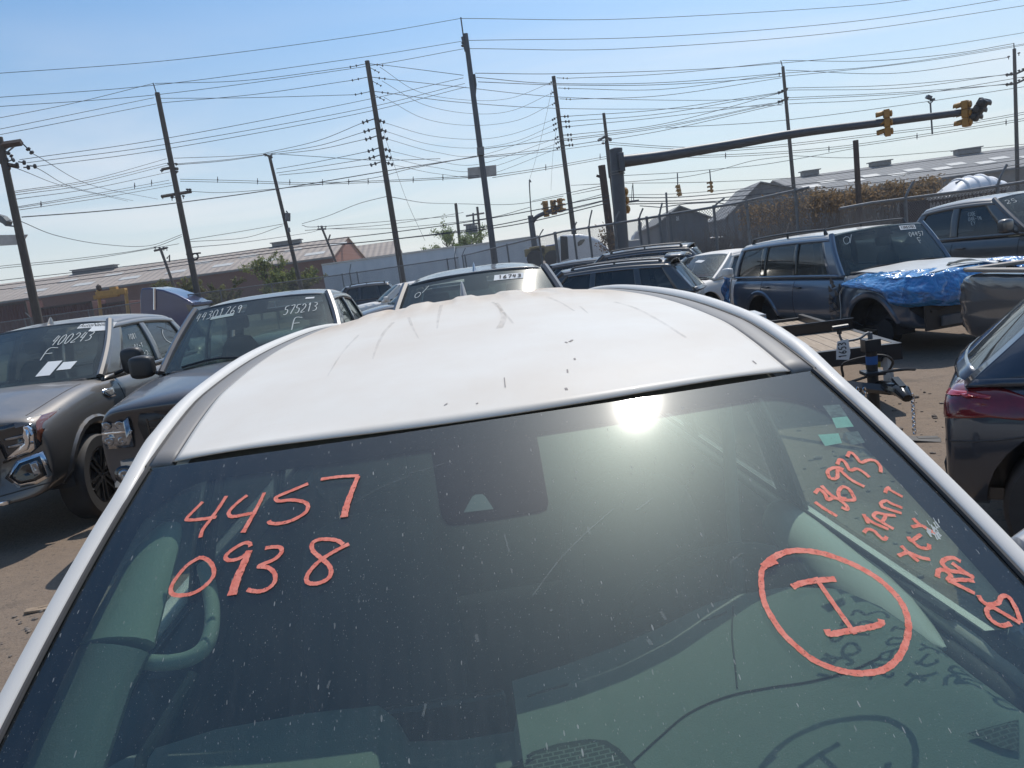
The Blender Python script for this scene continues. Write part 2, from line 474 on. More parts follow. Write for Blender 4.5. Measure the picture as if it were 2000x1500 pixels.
# ================================================================== ground first
def build_ground():
    mb = MB()
    mb.grid(lambda u, v: Vector((lerp(-900, 900, u), lerp(-300, 1500, v), 0)), 2, 2)
    m, t, b = newmat('dirt_ground')
    vec = objcoord(t)
    f1 = maprange(t, noise(t, vec, 0.35, 8, 0.6), 0.32, 0.68)
    f2 = maprange(t, noise(t, vec, 7, 8, 0.7), 0.35, 0.7)
    f3 = maprange(t, noise(t, vec, 60, 4, 0.6), 0.4, 0.75)
    c = tmix(t, f1, (0.19, 0.136, 0.092), (0.255, 0.188, 0.134))
    c = tmix(t, tmath(t, 'MULTIPLY', f2, 0.55), c, (0.15, 0.112, 0.085))
    c = tmix(t, tmath(t, 'MULTIPLY', f3, 0.5), c, (0.30, 0.24, 0.19))
    vo = t.nodes.new('ShaderNodeTexVoronoi'); vo.inputs['Scale'].default_value = 26
    t.links.new(vec, vo.inputs['Vector'])
    st = t.nodes.new('ShaderNodeSeparateXYZ'); t.links.new(vo.outputs['Color'], st.inputs[0])
    dark = tmath(t, 'MULTIPLY', tmath(t, 'LESS_THAN', vo.outputs['Distance'], maprange(t, st.outputs[0], 0.6, 1, 0, 0.4)), 0.55)
    c = tmix(t, dark, c, (0.09, 0.075, 0.06))
    stain = maprange(t, noise(t, objcoord(t, (1, .6, 1)), 1.1, 5, .6, .8), .60, .72, 0, .55)
    c = tmix(t, stain, c, (.085, .068, .055))
    t.links.new(c, b.inputs['Base Color'])
    b.inputs['Roughness'].default_value = 0.95
    bp = t.nodes.new('ShaderNodeBump'); bp.inputs['Strength'].default_value = 0.7; bp.inputs['Distance'].default_value = 0.03
    hh = tmath(t, 'ADD', noise(t, vec, 9, 8, 0.65), tmath(t, 'MULTIPLY', noise(t, vec, 55, 5, 0.6), 0.5))
    t.links.new(hh, bp.inputs['Height']); t.links.new(bp.outputs[0], b.inputs['Normal'])
    g = mb.build('ground', m, smooth=False)
    tag(g, kind='structure')
    # road beyond the yard fence
    mr = pbr('asphalt', (0.055, 0.055, 0.056), rough=0.9, var=0.2, vscale=1.5, bump=0.2)
    mb = MB(); mb.grid(lambda u, v: Vector((lerp(-300, 300, u), lerp(52, 66, v), 0.01)), 2, 2)
    tag(mb.build('road', mr, smooth=False), kind='structure')
    # loose stones and chips on the dirt
    mb = MB()
    rg = random.Random(5)
    for k in range(900):
        if rg.random() < 0.55: x, y = rg.uniform(-3.6, -1.3), rg.uniform(2.2, 7.5)
        else: x, y = rg.uniform(1.3, 5.5), rg.uniform(2.8, 8)
        s = rg.uniform(0.006, 0.02) * (2.2 if rg.random() < 0.06 else 1)
        mb.blob((x, y, s * 0.3), (s * rg.uniform(0.7, 1.6), s, s * 0.6), 1, 0.25, rg)
    tag(mb.build('gravel', pbr('gravel_stone', (0.20, 0.165, 0.135), rough=0.9, var=0.4, vscale=3), smooth=False), kind='stuff')
build_ground()
def debris():
    mw = pbr('broken_wood', (0.30, 0.22, 0.15), rough=0.9, var=0.3, vscale=20)
    for i, (px, py, l, wd, a, lab) in enumerate(((76, 1190, 0.17, 0.06, 0.25, 'broken wooden chip lying on the sunlit dirt beside the white car'),
                                      (78, 1246, 0.11, 0.02, 0.1, 'thin pale splinter lying on the dirt near the black mirror'),
                                      (1795, 858, 0.32, 0.12, -0.5, 'dark leaf-like scrap lying on the gravel behind the right pillar'))):
        p = atz(px, py, 0.012)
        mb = MB(); mb.box((0, 0, 0), (l, wd, 0.016)); mb.box((l * 0.2, wd * 0.35, 0.006), (l * 0.5, wd * 0.5, 0.012), Matrix.Rotation(0.3, 3, 'Z'))
        o = mb.build('wood_scrap', mw if i < 2 else MT['rubber'], smooth=False, bevel=0.004)
        o.location = p; o.rotation_euler = (0.05, 0.08, a)
        tag(o, lab, 'scrap')
debris()

# ================================================================== the white car under the camera
HR = thing('white_car', 'dusty white car nearest the camera with orange marker numbers on its windshield', 'car', (0.021, 0, 0), R(3))
bpy.context.view_layer.update()
HM = Matrix.Translation(Vector((0.021, 0, 0))) @ Matrix.Rotation(R(3), 4, 'Z')
HI = HM.inverted()
CAML = HI @ CAMP
def rayL(px, py): return (HI.to_3x3() @ ray(px, py)).normalized()
def atzL(px, py, z): return HI @ atz(px, py, z)

RC = [(1.28, 1.648), (1.45, 1.694), (1.7, 1.733), (2.1, 1.768), (2.6, 1.786), (3.1, 1.786), (3.5, 1.77), (3.8, 1.742), (3.98, 1.70)]
RE = [(1.36, 1.634), (1.55, 1.676), (1.74, 1.706), (2.2, 1.736), (2.8, 1.746), (3.3, 1.74), (3.7, 1.715), (3.98, 1.67)]
RW = [(1.36, 0.562), (1.8, 0.57), (2.6, 0.568), (3.3, 0.55), (3.98, 0.52)]
def rib(x, y):
    a = smooth(2.35, 3.0, y) * (1 - smooth(3.86, 3.95, y) * 0.6)
    z = 0.0
    for xc in (-0.36, -0.185, 0.0, 0.185, 0.36):
        d = abs(x - xc) / 0.045
        z += 0.009 * (1 - smooth(0.62, 1.22, d))
    return z * a
def roofp(u, t):
    y0 = 1.285 + 0.085 * abs(u) ** 2.2
    y = lerp(y0, 3.97, t)
    wx = interp(RW, y)
    zc = interp(RC, y); ze = interp(RE, max(y, 1.37))
    x = u * wx
    return Vector((x, y, lerp(zc, ze, abs(u) ** 2.1) + rib(x, y)))
def W(u, v):
    """windshield: u -1..1 across, v 0 header .. 1 cowl"""
    y0 = 1.28 + 0.085 * abs(u) ** 2.2; y1 = 0.50 + 0.16 * abs(u) ** 2.2
    sl = 0.355 * v + 0.115 * v * v
    return Vector((u * lerp(0.604, 0.745, v), lerp(y0, y1, v), 1.644 - sl - 0.014 * abs(u) ** 2))
def Wn(u, v):
    e = 1e-3
    n = (W(u + e, v) - W(u - e, v)).cross(W(u, v - e) - W(u, v + e)).normalized()
    return n if n.z > 0 else -n
wmb = MB(); wmb.grid(lambda a, b: W(a * 2 - 1, b), 60, 48)
wmb.bm.normal_update(); WBVH = BVHTree.FromBMesh(wmb.bm)
WS = wmb.build('windshield', MT['glass_hero'], HR, angle=80)
def onglass(px, py, off=0.0009):
    h = WBVH.ray_cast(CAML, rayL(px, py))
    if h[0] is None: return None, None
    n = h[1] if h[1].z > 0 else -h[1]
    return h[0] + n * off, n

# roof panel
mb = MB(); mb.grid(lambda a, b: roofp(a * 2 - 1, b), 120, 90)
rm_, t, p_ = newmat('dusty_white_roof')
vec = objcoord(t); sp_ = t.nodes.new('ShaderNodeSeparateXYZ'); t.links.new(vec, sp_.inputs[0])
film = maprange(t, noise(t, vec, 2.4, 8, .62), .30, .72, .05, .38)
tail = tmath(t, 'MULTIPLY', maprange(t, sp_.outputs['Y'], 2.0, 3.4, 0, .85), maprange(t, noise(t, objcoord(t, (9, 1.2, 1)), 1.6, 7, .65), .3, .7, .35, 1.0))
spot = tmath(t, 'MULTIPLY', maprange(t, noise(t, vec, 95, 3, .6), .63, .72, 0, .45), maprange(t, noise(t, vec, 4, 3, .5), .4, .7, .1, 1))
fd = tmath(t, 'MAXIMUM', tmath(t, 'ADD', film, tail), spot, clamp=True)
t.links.new(tmix(t, fd, (.80, .755, .675), (.56, .395, .25)), p_.inputs['Base Color'])
p_.inputs['Roughness'].default_value = .42; p_.inputs['Coat Weight'].default_value = .06; p_.inputs['Specular IOR Level'].default_value = .15
mb.build('roof_panel', rm_, HR, angle=40, solid=0.003)
# dirty streaks, nicks and painted crease shade on the roof
def mark_roof(px0, py0, px1, py1, wd):
    bm_ = []
    for k in range(9):
        d = rayL(lerp(px0, px1, k / 8), lerp(py0, py1, k / 8))
        h = RBVH.ray_cast(CAML, d)
        if h[0] is not None: bm_.append(h[0] + Vector((0, 0, 0.0008)))
    return bm_
rb = MB(); rb.grid(lambda a, b: roofp(a * 2 - 1, b), 120, 90); rb.bm.normal_update(); RBVH = BVHTree.FromBMesh(rb.bm); rb.bm.free()
mb = MB()
for q in ((985, 738, 987, 757, 0.0022), (1105, 758, 1107, 762, 0.005), (1118, 664, 1112, 668, 0.006), (1104, 668, 1108, 670, 0.004),
          (1470, 705, 1477, 711, 0.003), (1122, 700, 1123, 703, 0.004), (1108, 722, 1109, 728, 0.003), (868, 792, 874, 788, 0.003), (930, 789, 934, 787, 0.003)):
    pts = mark_roof(*q)
    if len(pts) > 1: mb.ribbon(pts, [Vector((0, 0, 1))] * len(pts), q[4])
mb.build('roof_scratch', pbr('roof_nick', (0.34, 0.30, 0.27), rough=0.9), HR, smooth=False)

ds_, t, p_ = newmat('roof_crease_shade_dirt')  # dark ribbons paint the shadow lines of the rib creases, with dirt drips
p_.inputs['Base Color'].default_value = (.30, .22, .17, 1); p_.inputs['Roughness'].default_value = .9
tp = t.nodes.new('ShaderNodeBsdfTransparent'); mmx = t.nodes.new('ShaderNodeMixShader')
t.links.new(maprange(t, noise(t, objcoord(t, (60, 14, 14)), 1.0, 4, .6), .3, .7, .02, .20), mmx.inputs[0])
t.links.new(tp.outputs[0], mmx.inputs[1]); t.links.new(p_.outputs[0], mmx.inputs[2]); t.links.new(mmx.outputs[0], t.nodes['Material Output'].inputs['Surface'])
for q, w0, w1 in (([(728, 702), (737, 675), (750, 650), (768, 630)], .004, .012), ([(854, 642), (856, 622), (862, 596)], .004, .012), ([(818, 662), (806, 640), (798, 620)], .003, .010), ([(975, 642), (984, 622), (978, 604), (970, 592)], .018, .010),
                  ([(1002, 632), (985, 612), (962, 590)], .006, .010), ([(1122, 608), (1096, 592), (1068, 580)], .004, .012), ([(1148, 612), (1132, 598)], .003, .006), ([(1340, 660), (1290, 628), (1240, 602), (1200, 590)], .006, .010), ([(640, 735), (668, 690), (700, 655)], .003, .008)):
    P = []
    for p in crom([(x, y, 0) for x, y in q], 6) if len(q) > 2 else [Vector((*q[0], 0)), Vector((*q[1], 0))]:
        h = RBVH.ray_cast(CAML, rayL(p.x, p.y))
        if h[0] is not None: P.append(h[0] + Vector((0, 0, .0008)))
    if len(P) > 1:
        mb = MB(); mb.ribbon(P, [Vector((0, 0, 1))] * len(P), [lerp(w0, w1, k / (len(P) - 1)) for k in range(len(P))]); mb.build('shade_dirt_streak', ds_, HR, smooth=False)

# ditch strips, rails, pillars, sides
for s in (-1, 1):
    def strip(u, v, s=s):
        y = lerp(1.372, 3.95, v); wx = interp(RW, y)
        x = wx + 0.004 + 0.046 * u
        zz_ = interp(RE, max(y, 1.37)) - 0.005 + 0.004 * math.sin(PI * u)
        return Vector((s * x, y, zz_))
    mb = MB(); mb.grid(strip, 6, 50)
    mb.build('ditch_strip', pbr('ditch_trim', (0.16, 0.155, 0.15), rough=0.5, dust=0.45) if s < 0 else bpy.data.materials['ditch_trim'], HR, solid=0.012)
    mb = MB()
    for off in (0.003, 0.051):
        mb.tube([strip((off - 0.004) / 0.046, k / 40) + Vector((0, 0, 0.0005)) for k in range(41)], 0.0028, 5)
    mb.build('ditch_seal', MT['rubber'], HR)
    # outer cant rail + A pillar, one white pressing
    prof = [(-0.002, -0.03), (0.0, 0.0), (0.010, 0.009), (0.030, 0.008), (0.052, -0.004), (0.072, -0.03), (0.085, -0.065), (0.082, -0.10), (0.05, -0.10)]
    ctrl = []
    for k in range(12):                                 # along the windshield edge, cowl -> header
        v = lerp(1.04, 0.06, k / 11); p = W(1, v)
        ctrl.append((Vector((p.x + 0.004, p.y, p.z + 0.003)), lerp(0.56, 0.62, 1 - v)))
    for k in range(16):                                 # along the roof
        y = lerp(1.46, 3.97, (k / 15) ** 1.3)
        ctrl.append((Vector((interp(RW, y) + 0.053, y, interp(RE, y) + 0.001)), lerp(0.66, 0.95, smooth(1.4, 2.4, y))))
    base_ = crom([c_[0] for c_ in ctrl], 5); scs = crom([(c_[1], 0, 0) for c_ in ctrl], 5)
    rings = [[Vector((s * (q.x + a * sc.x), q.y, q.z + b_ * sc.x)) for a, b_ in prof] for q, sc in zip(base_, scs)]
    mb = MB(); mb.loft(rings, True, True)
    mb.build('roof_rail', MT['white_paint'], HR, angle=60)
    # rubber seam between glass and pillar
    mb = MB(); mb.tube([W(s * 1.0, k / 40) + Vector((s * 0.002, 0, 0.002)) for k in range(41)], 0.0045, 6)
    mb.build('glass_seal', MT['rubber'], HR)
    # body side
    def side(u, v, s=s):
        y = lerp(0.45, 4.05, u)
        xs = [(0, 0.86), (0.25, 0.925), (0.55, 0.93), (0.85, 0.90), (1, 0.865)]
        taper = 1 - 0.07 * smooth(3.5, 4.05, y)
        return Vector((s * interp(xs, v) * taper, y, lerp(0.30, 1.12, v)))
    mb = MB(); mb.grid(side, 30, 12)
    mb.build('door_side', MT['white_paint'], HR, solid=0.05, off=-1 if s > 0 else 1)
    # door glass and pillars
    def dg(y0b, y1b, y0t, y1t, s=s, o=0.0):
        def f(u, v):
            yb, yt = lerp(y0b, y1b, u), lerp(y0t, y1t, u)
            y = lerp(yb, yt, v)
            zt = interp(RE, max(1.37, yt)) - 0.085
            return Vector((s * (lerp(0.855, 0.665, v) + 0.02 * math.sin(PI * v) + o), y, lerp(1.11, zt, v)))
        return f
    mb = MB(); mb.grid(dg(1.02, 2.02, 1.55, 2.05), 10, 8); mb.build('side_window', MT['glass_clear'], HR)
    mb = MB(); mb.grid(dg(2.14, 3.0, 2.17, 2.95), 10, 8); mb.build('side_window', MT['glass_tint'], HR)
    mb = MB(); mb.grid(dg(3.08, 3.6, 3.03, 3.4), 6, 6); mb.build('side_window', MT['glass_tint'], HR)
    mb = MB(); mb.grid(dg(2.0, 2.16, 2.03, 2.19, o=0.004), 3, 8); mb.grid(dg(2.98, 3.1, 2.93, 3.05, o=0.004), 3, 8); mb.grid(dg(3.58, 4.06, 3.38, 3.9, o=0.004), 3, 8)
    mb.build('pillar', MT['gloss_black'], HR, solid=0.02)
    # mirror
    mx_, my_, mz_ = s * 0.965, 1.20, 1.275
    mb = MB()
    rings = []
    for k, (dx, r1, r2) in enumerate(((-0.14, 0.02, 0.025), (-0.12, 0.05, 0.06), (-0.05, 0.075, 0.085), (0.04, 0.075, 0.08), (0.10, 0.055, 0.06), (0.13, 0.02, 0.025))):
        rings.append([Vector((mx_ + s * dx, my_ + 0.06 * math.cos(a) * r1 / 0.075 - 0.02, mz_ + math.sin(a) * r2)) for a in [2 * PI * j / 14 for j in range(14)]])
    mb.loft(rings)
    mb.tube([(s * 0.80, 1.12, 1.17), (s * 0.86, 1.16, 1.20), (s * 0.93, 1.19, 1.23)], [0.03, 0.028, 0.03], 8)
    mir = mb.build('side_mirror', MT['black_plastic'] if s < 0 else paint('silver_mirror', (0.30, 0.30, 0.32), 0.2), HR, sub=1)
    mb = MB(); mb.tube([(mx_ + s * -0.05, my_ - 0.055, mz_ + 0.05), (mx_ - s * 0.075, my_ - 0.055, mz_ + 0.02), (mx_ - s * 0.08, my_ - 0.055, mz_ - 0.03)], 0.006, 6)
    mb.build('turn_light', MT['lens_clear'], mir)
# front end: bonnet, wings, nose
def ring(y, hw, zt, zsh, zb):
    h = [(0, zb), (hw * 0.85, zb), (hw * 0.99, zb + 0.22), (hw, zsh - 0.12), (hw * 0.93, zsh), (hw * 0.6, zt - 0.02), (0, zt)]
    return [Vector((x, y, z)) for x, z in h] + [Vector((-x, y, z)) for x, z in reversed(h[1:-1])]
mb = MB(); mb.loft([ring(0.66, 0.90, 1.08, 1.06, 0.3), ring(0.5, 0.90, 1.12, 1.07, 0.3), ring(0.2, 0.915, 1.10, 1.02, 0.28), ring(-0.15, 0.90, 1.05, 0.95, 0.28),
                    ring(-0.42, 0.85, 0.95, 0.84, 0.3), ring(-0.56, 0.72, 0.80, 0.72, 0.34)])
mb.build('bonnet', MT['white_paint'], HR, sub=2, angle=60)
# tailgate
def tg(u, v):
    x = (u * 2 - 1)
    y = 4.12 - 0.10 * abs(x) ** 3 - 0.12 * v * v; z = lerp(0.35, 1.14, v)
    return Vector((x * lerp(0.80, 0.80, v), y, z))
mb = MB(); mb.grid(tg, 16, 10); mb.build('tailgate', MT['white_paint'], HR, solid=0.06)
def bgl(u, v):
    x = (u * 2 - 1)
    return Vector((x * lerp(0.72, 0.53, v), lerp(4.0, 3.93, v) - 0.08 * abs(x) ** 3, lerp(1.12, 1.665, v)))
mb = MB(); mb.grid(bgl, 10, 8); mb.build('rear_window', MT['glass_tint'], HR)
for s in (-1, 1):
    mb = MB(); mb.box((s * 0.78, 4.02, 0.98), (0.10, 0.16, 0.26)); mb.build('tail_light', MT['lens_red'], HR, bevel=0.03)
# shark fin
mb = MB()
mb.loft([[Vector((0.018 * math.cos(a) * k, 3.62 + 0.075 * math.sin(a) * k + 0.03 * (1 - k), 1.755 + h)) for a in [2 * PI * j / 12 for j in range(12)]] for k, h in ((1.5, 0.0), (1.0, 0.012), (0.72, 0.045), (0.42, 0.075), (0.15, 0.09))])
mb.build('antenna', pbr('fin_paint', (.30, .29, .28), rough=.35, coat=.3), HR)

# ---- black border band printed on the glass
mb = MB()
def rrect(n=160):
    pts = []
    hu, v0, v1, r_u, r_v = 0.925, 0.062, 0.99, 0.17, 0.125
    cs = [(hu - r_u, v0 + r_v, -90, 0), (hu - r_u, v1 - r_v, 0, 90), (-hu + r_u, v1 - r_v, 90, 180), (-hu + r_u, v0 + r_v, 180, 270)]
    for cu, cv, a0, a1 in cs:
        for k in range(12):
            a = R(lerp(a0, a1, k / 11)); pts.append((cu + r_u * math.cos(a), cv + r_v * math.sin(a)))
    out = []
    for i in range(len(pts)):
        a, b = pts[i], pts[(i + 1) % len(pts)]
        m_ = max(1, int(max(abs(a[0] - b[0]), abs(a[1] - b[1])) / 0.04))
        for k in range(m_): out.append((lerp(a[0], b[0], k / m_), lerp(a[1], b[1], k / m_)))
    return out
inner = rrect()
rows = []
for f in (0, 0.33, 0.66, 1.0):
    row = []
    for (u, v) in inner:
        k = max(abs(u), abs((v - 0.5) / 0.5))
        ou, ov = u / k, 0.5 + (v - 0.5) / k
        uu, vv = lerp(u, ou, f), lerp(v, ov, f)
        row.append(W(uu, min(max(vv, 0), 1)) - Wn(min(max(uu, -.999), .999), min(max(vv, .001), .999)) * 0.0016)
    rows.append(row)
mb.loft(rows, True, False)
fr_m = pbr('black_frit', (0.010, 0.010, 0.012), rough=0.95, spec=0.02)
mb.build('windshield_border', fr_m, WS, smooth=False)
mb = MB(); mb.grid(lambda a, c_: W(lerp(-.985, .985, a), lerp(.01, 1, c_)) - Wn(min(.99, max(-.99, lerp(-.985, .985, a))), lerp(.01, .998, c_)) * .0055, 50, 40); mb.build('inner_pane', MT['glass_film'], WS, angle=80)
def gpatch(name, poly, mat, off, parent=WS, cuts=5, thick=0.0):
    """polygon given where its outline lies on the glass; filled by a fan of small faces that follow the glass"""
    c = Vector((sum(p[0] for p in poly) / len(poly), sum(p[1] for p in poly) / len(poly), 0))
    rows_ = []
    for k in range(cuts + 1):
        f = max(k / cuts, 0.002)
        rows_.append([onglass(lerp(c.x, p[0], f), lerp(c.y, p[1], f), off)[0] for p in poly])
    m_ = MB(); m_.loft(rows_, True, False)
    return m_.build(name, mat, parent, smooth=False)
def dense(poly, n=6, close=True):
    out = []
    for i in range(len(poly) if close else len(poly) - 1):
        a, b = poly[i], poly[(i + 1) % len(poly)]
        for k in range(n): out.append((lerp(a[0], b[0], k / n), lerp(a[1], b[1], k / n)))
    return out
gpatch('sensor_cover', dense([(838, 862), (843, 885), (850, 930), (858, 985), (864, 1008), (874, 1018), (890, 1019), (970, 1008), (1055, 994), (1068, 988), (1071, 978), (1066, 950), (1053, 875), (1048, 850), (1050, 832), (1060, 822)], 4), pbr('frit_block', (0.018, 0.014, 0.018), rough=0.95, spec=0.02), -0.0030)
gpatch('camera_window', dense([(905, 999), (922, 968), (928, 964), (942, 963), (948, 968), (964, 992)], 4), pbr('camera_window', (0.10, 0.11, 0.125), rough=0.4), -0.0022)

# ---- stickers on the driver side of the glass
gm = pbr('faded_sticker_green', (0.42, 0.66, 0.58), rough=0.9, var=0.1, vscale=60)
gr = pbr('faded_sticker_print', (0.17, 0.16, 0.16), rough=0.9, var=0.7, vscale=90)
gpatch('sticker', dense([(1625, 815), (1655, 812), (1668, 832), (1634, 835)], 3), gm, -0.0012)
gpatch('sticker', dense([(1607, 791), (1640, 789), (1655, 811), (1624, 814)], 3), gr, -0.0012)
gpatch('sticker', dense([(1598, 848), (1638, 845), (1645, 864), (1612, 870)], 3), gm, -0.0012)
gpatch('sticker', dense([(1650, 843), (1676, 841), (1690, 863), (1662, 868)], 3), gr, -0.0012)

# ---- orange marker writing on the glass (strokes follow the photograph's handwriting)
def C1(l): return [(300 + .28 * x, 800 + .28 * y) for x, y in l]
def C7(l): return [(1300 + .28 * x, 680 + .28 * y) for x, y in l]
def C5(l): return [(1440 + x / 3, 1000 + y / 3) for x, y in l]
def strokes(name, groups, wdef=0.0085):
    m_ = MB()
    lift = 0.0009
    for g in groups:
        pts, wd = (g[0], g[1]) if isinstance(g, tuple) else (g, wdef)
        if len(pts) > 2: q = [(p.x, p.y) for p in crom([(x, y, 0) for x, y in pts], 8)]
        else: q = [(lerp(pts[0][0], pts[1][0], k / 12), lerp(pts[0][1], pts[1][1], k / 12)) for k in range(13)]
        P, Nn = [], []
        for x, y in q:
            p, n = onglass(x, y, lift)
            if p is not None: P.append(p); Nn.append(n)
        if len(P) < 2: continue
        if not hasattr(wd, '__len__'): wd = (wd, wd)
        ws_ = [0.78 * lerp(wd[0], wd[1], k / (len(P) - 1)) * (1 + 0.13 * math.sin(k * 1.7) * math.sin(k * 0.61 + 1) + RNG.uniform(-0.05, 0.05)) for k in range(len(P))]
        m_.ribbon(P, Nn, ws_)
        lift += 0.00012
    return m_.build(name, MT['orange_marker'], WS, smooth=False, solid=0.0)
strokes('marker_writing', [C1([(345, 645), (290, 700), (232, 762), (260, 772), (345, 765), (440, 752)]), C1([(510, 605), (455, 690), (390, 780), (345, 840), (328, 895)]),
    C1([(655, 600), (590, 650), (530, 712), (535, 745), (570, 748), (640, 735), (720, 720)]), (C1([(775, 582), (740, 655), (680, 765), (625, 862)]), (0.007, 0.011)),
    C1([(1080, 520), (985, 560), (870, 608), (855, 628), (880, 642), (960, 634), (1040, 645), (1078, 672), (1060, 722), (970, 775), (880, 798), (815, 795), (808, 778)]),
    C1([(1168, 490), (1300, 472), (1432, 465)]), (C1([(1428, 468), (1390, 560), (1350, 670), (1330, 755)]), (0.009, 0.015))])
strokes('marker_writing', [C1([(330, 1030), (240, 1085), (165, 1170), (125, 1240), (130, 1285), (180, 1298), (270, 1285), (350, 1240), (415, 1170), (420, 1110), (390, 1060), (340, 1035), (300, 1045), (290, 1056)]),
    C1([(678, 957), (670, 935), (630, 935), (550, 980), (505, 1025), (520, 1052), (570, 1050), (620, 1030), (670, 990)]), (C1([(670, 985), (630, 1080), (585, 1180), (548, 1298)]), (0.013, 0.018)),
    C1([(780, 970), (830, 962), (885, 965), (893, 1000), (840, 1050), (735, 1095), (800, 1105), (845, 1145), (848, 1200), (810, 1245), (750, 1270), (690, 1268), (655, 1258)]),
    C1([(1365, 940), (1250, 1000), (1150, 1068), (1085, 1140), (1068, 1190), (1090, 1215), (1150, 1215), (1215, 1185), (1240, 1140), (1225, 1090), (1170, 1040), (1115, 990), (1108, 940), (1150, 912), (1220, 908), (1285, 918), (1325, 945)])])
strokes('marker_writing', [C7([(1040, 1075), (1110, 1125), (1195, 1175)]), C7([(1040, 1015), (1070, 988), (1110, 1020), (1130, 1060), (1165, 1048), (1210, 1060), (1262, 1105), (1262, 1128), (1225, 1112)]),
    C7([(1085, 962), (1150, 1025), (1210, 1055), (1310, 1062), (1300, 1020), (1275, 985), (1235, 970), (1205, 1000), (1212, 1040), (1260, 1055)]),
    C7([(1240, 850), (1200, 835), (1150, 845), (1128, 870), (1150, 912), (1195, 905), (1205, 850), (1290, 920), (1385, 970)]),
    C7([(1195, 815), (1215, 780), (1250, 800), (1285, 855), (1330, 845), (1380, 870), (1420, 905)]),
    C7([(1265, 762), (1285, 730), (1320, 755), (1360, 800), (1410, 785), (1460, 790), (1495, 830), (1498, 870)])], 0.0075)
strokes('marker_writing', [C7([(1530, 1012), (1540, 985), (1562, 972)]), C7([(1552, 985), (1600, 1012), (1652, 1040)]),
    C7([(1500, 1108), (1570, 1132), (1645, 1155)]), C7([(1510, 1112), (1500, 1085), (1535, 1068), (1575, 1088), (1650, 1118)]),
    C7([(1588, 1265), (1510, 1220), (1450, 1180), (1470, 1152), (1530, 1165), (1602, 1172)]), C7([(1508, 1215), (1525, 1190), (1535, 1162)]),
    C7([(1378, 1162), (1392, 1190), (1412, 1228)]), C7([(1395, 1185), (1450, 1225), (1552, 1268)]),
    C7([(1380, 1292), (1405, 1268), (1450, 1280), (1480, 1310), (1520, 1340), (1540, 1320)])], 0.007)
strokes('marker_writing', [C7([(1725, 1188), (1750, 1215), (1782, 1242)]), C7([(1715, 1250), (1780, 1240), (1830, 1268), (1888, 1300)]),
    C7([(1690, 1318), (1712, 1345), (1780, 1302)]), C7([(1716, 1345), (1770, 1392), (1830, 1398), (1835, 1370)]),
    C7([(1640, 1382), (1700, 1440), (1762, 1492)]), C7([(1620, 1452), (1680, 1430), (1720, 1440)]), C7([(1718, 1440), (1780, 1466), (1842, 1478)])], 0.0075)
strokes('marker_writing', [C5([(1308, 292), (1262, 270), (1215, 280), (1200, 305), (1245, 345), (1310, 355), (1385, 382)]), C5([(1255, 300), (1310, 340), (1385, 390)]),
    C5([(1170, 385), (1178, 345), (1215, 345), (1248, 375), (1235, 402), (1310, 400), (1385, 405)]), C5([(1230, 402), (1310, 440), (1390, 480)]),
    C5([(1410, 490), (1432, 525), (1470, 545), (1525, 535), (1545, 500), (1585, 500), (1630, 570), (1658, 650)]), C5([(1655, 655), (1570, 605), (1490, 562), (1458, 580), (1480, 630), (1540, 668), (1600, 658)])], 0.0085)
strokes('marker_circle', [(C5([(232, 292), (180, 312), (145, 342), (140, 420), (152, 510), (185, 590), (260, 705), (340, 785), (440, 865), (560, 918), (680, 945), (790, 942), (870, 918), (940, 858), (985, 770), (1002, 680), (990, 600), (955, 525), (900, 460), (820, 390), (720, 330), (620, 285), (500, 245), (380, 228), (290, 235), (210, 270), (150, 322)]), (0.009, 0.012)),
    (C5([(320, 442), (380, 418), (480, 402), (575, 395)]), 0.011), (C5([(455, 385), (570, 550), (690, 718)]), 0.0085), (C5([(522, 690), (540, 718), (620, 705), (720, 688), (800, 672), (842, 655), (840, 632)]), 0.0105)])
# bird dropping / stone chip on the glass
mb = MB()
rg = random.Random(3)
for k in range(26):
    x0, y0 = 1818 + rg.uniform(-9, 14), 1026 + rg.uniform(-14, 16)
    if k < 6: x0, y0 = 1826 + rg.uniform(-4, 6), 1040 + rg.uniform(-3, 4)
    a = rg.uniform(0.7, 1.5); l = rg.uniform(4, 15)
    P, Nn = zip(*[onglass(x0 + l * t * math.cos(a), y0 + l * t * math.sin(a), 0.0012 + k * 1e-5) for t in (0, .5, 1)])
    mb.ribbon(list(P), list(Nn), rg.uniform(0.001, 0.0035))
mb.build('bird_dropping', pbr('dropping', (0.42, 0.45, 0.43), rough=0.8), WS, smooth=False)

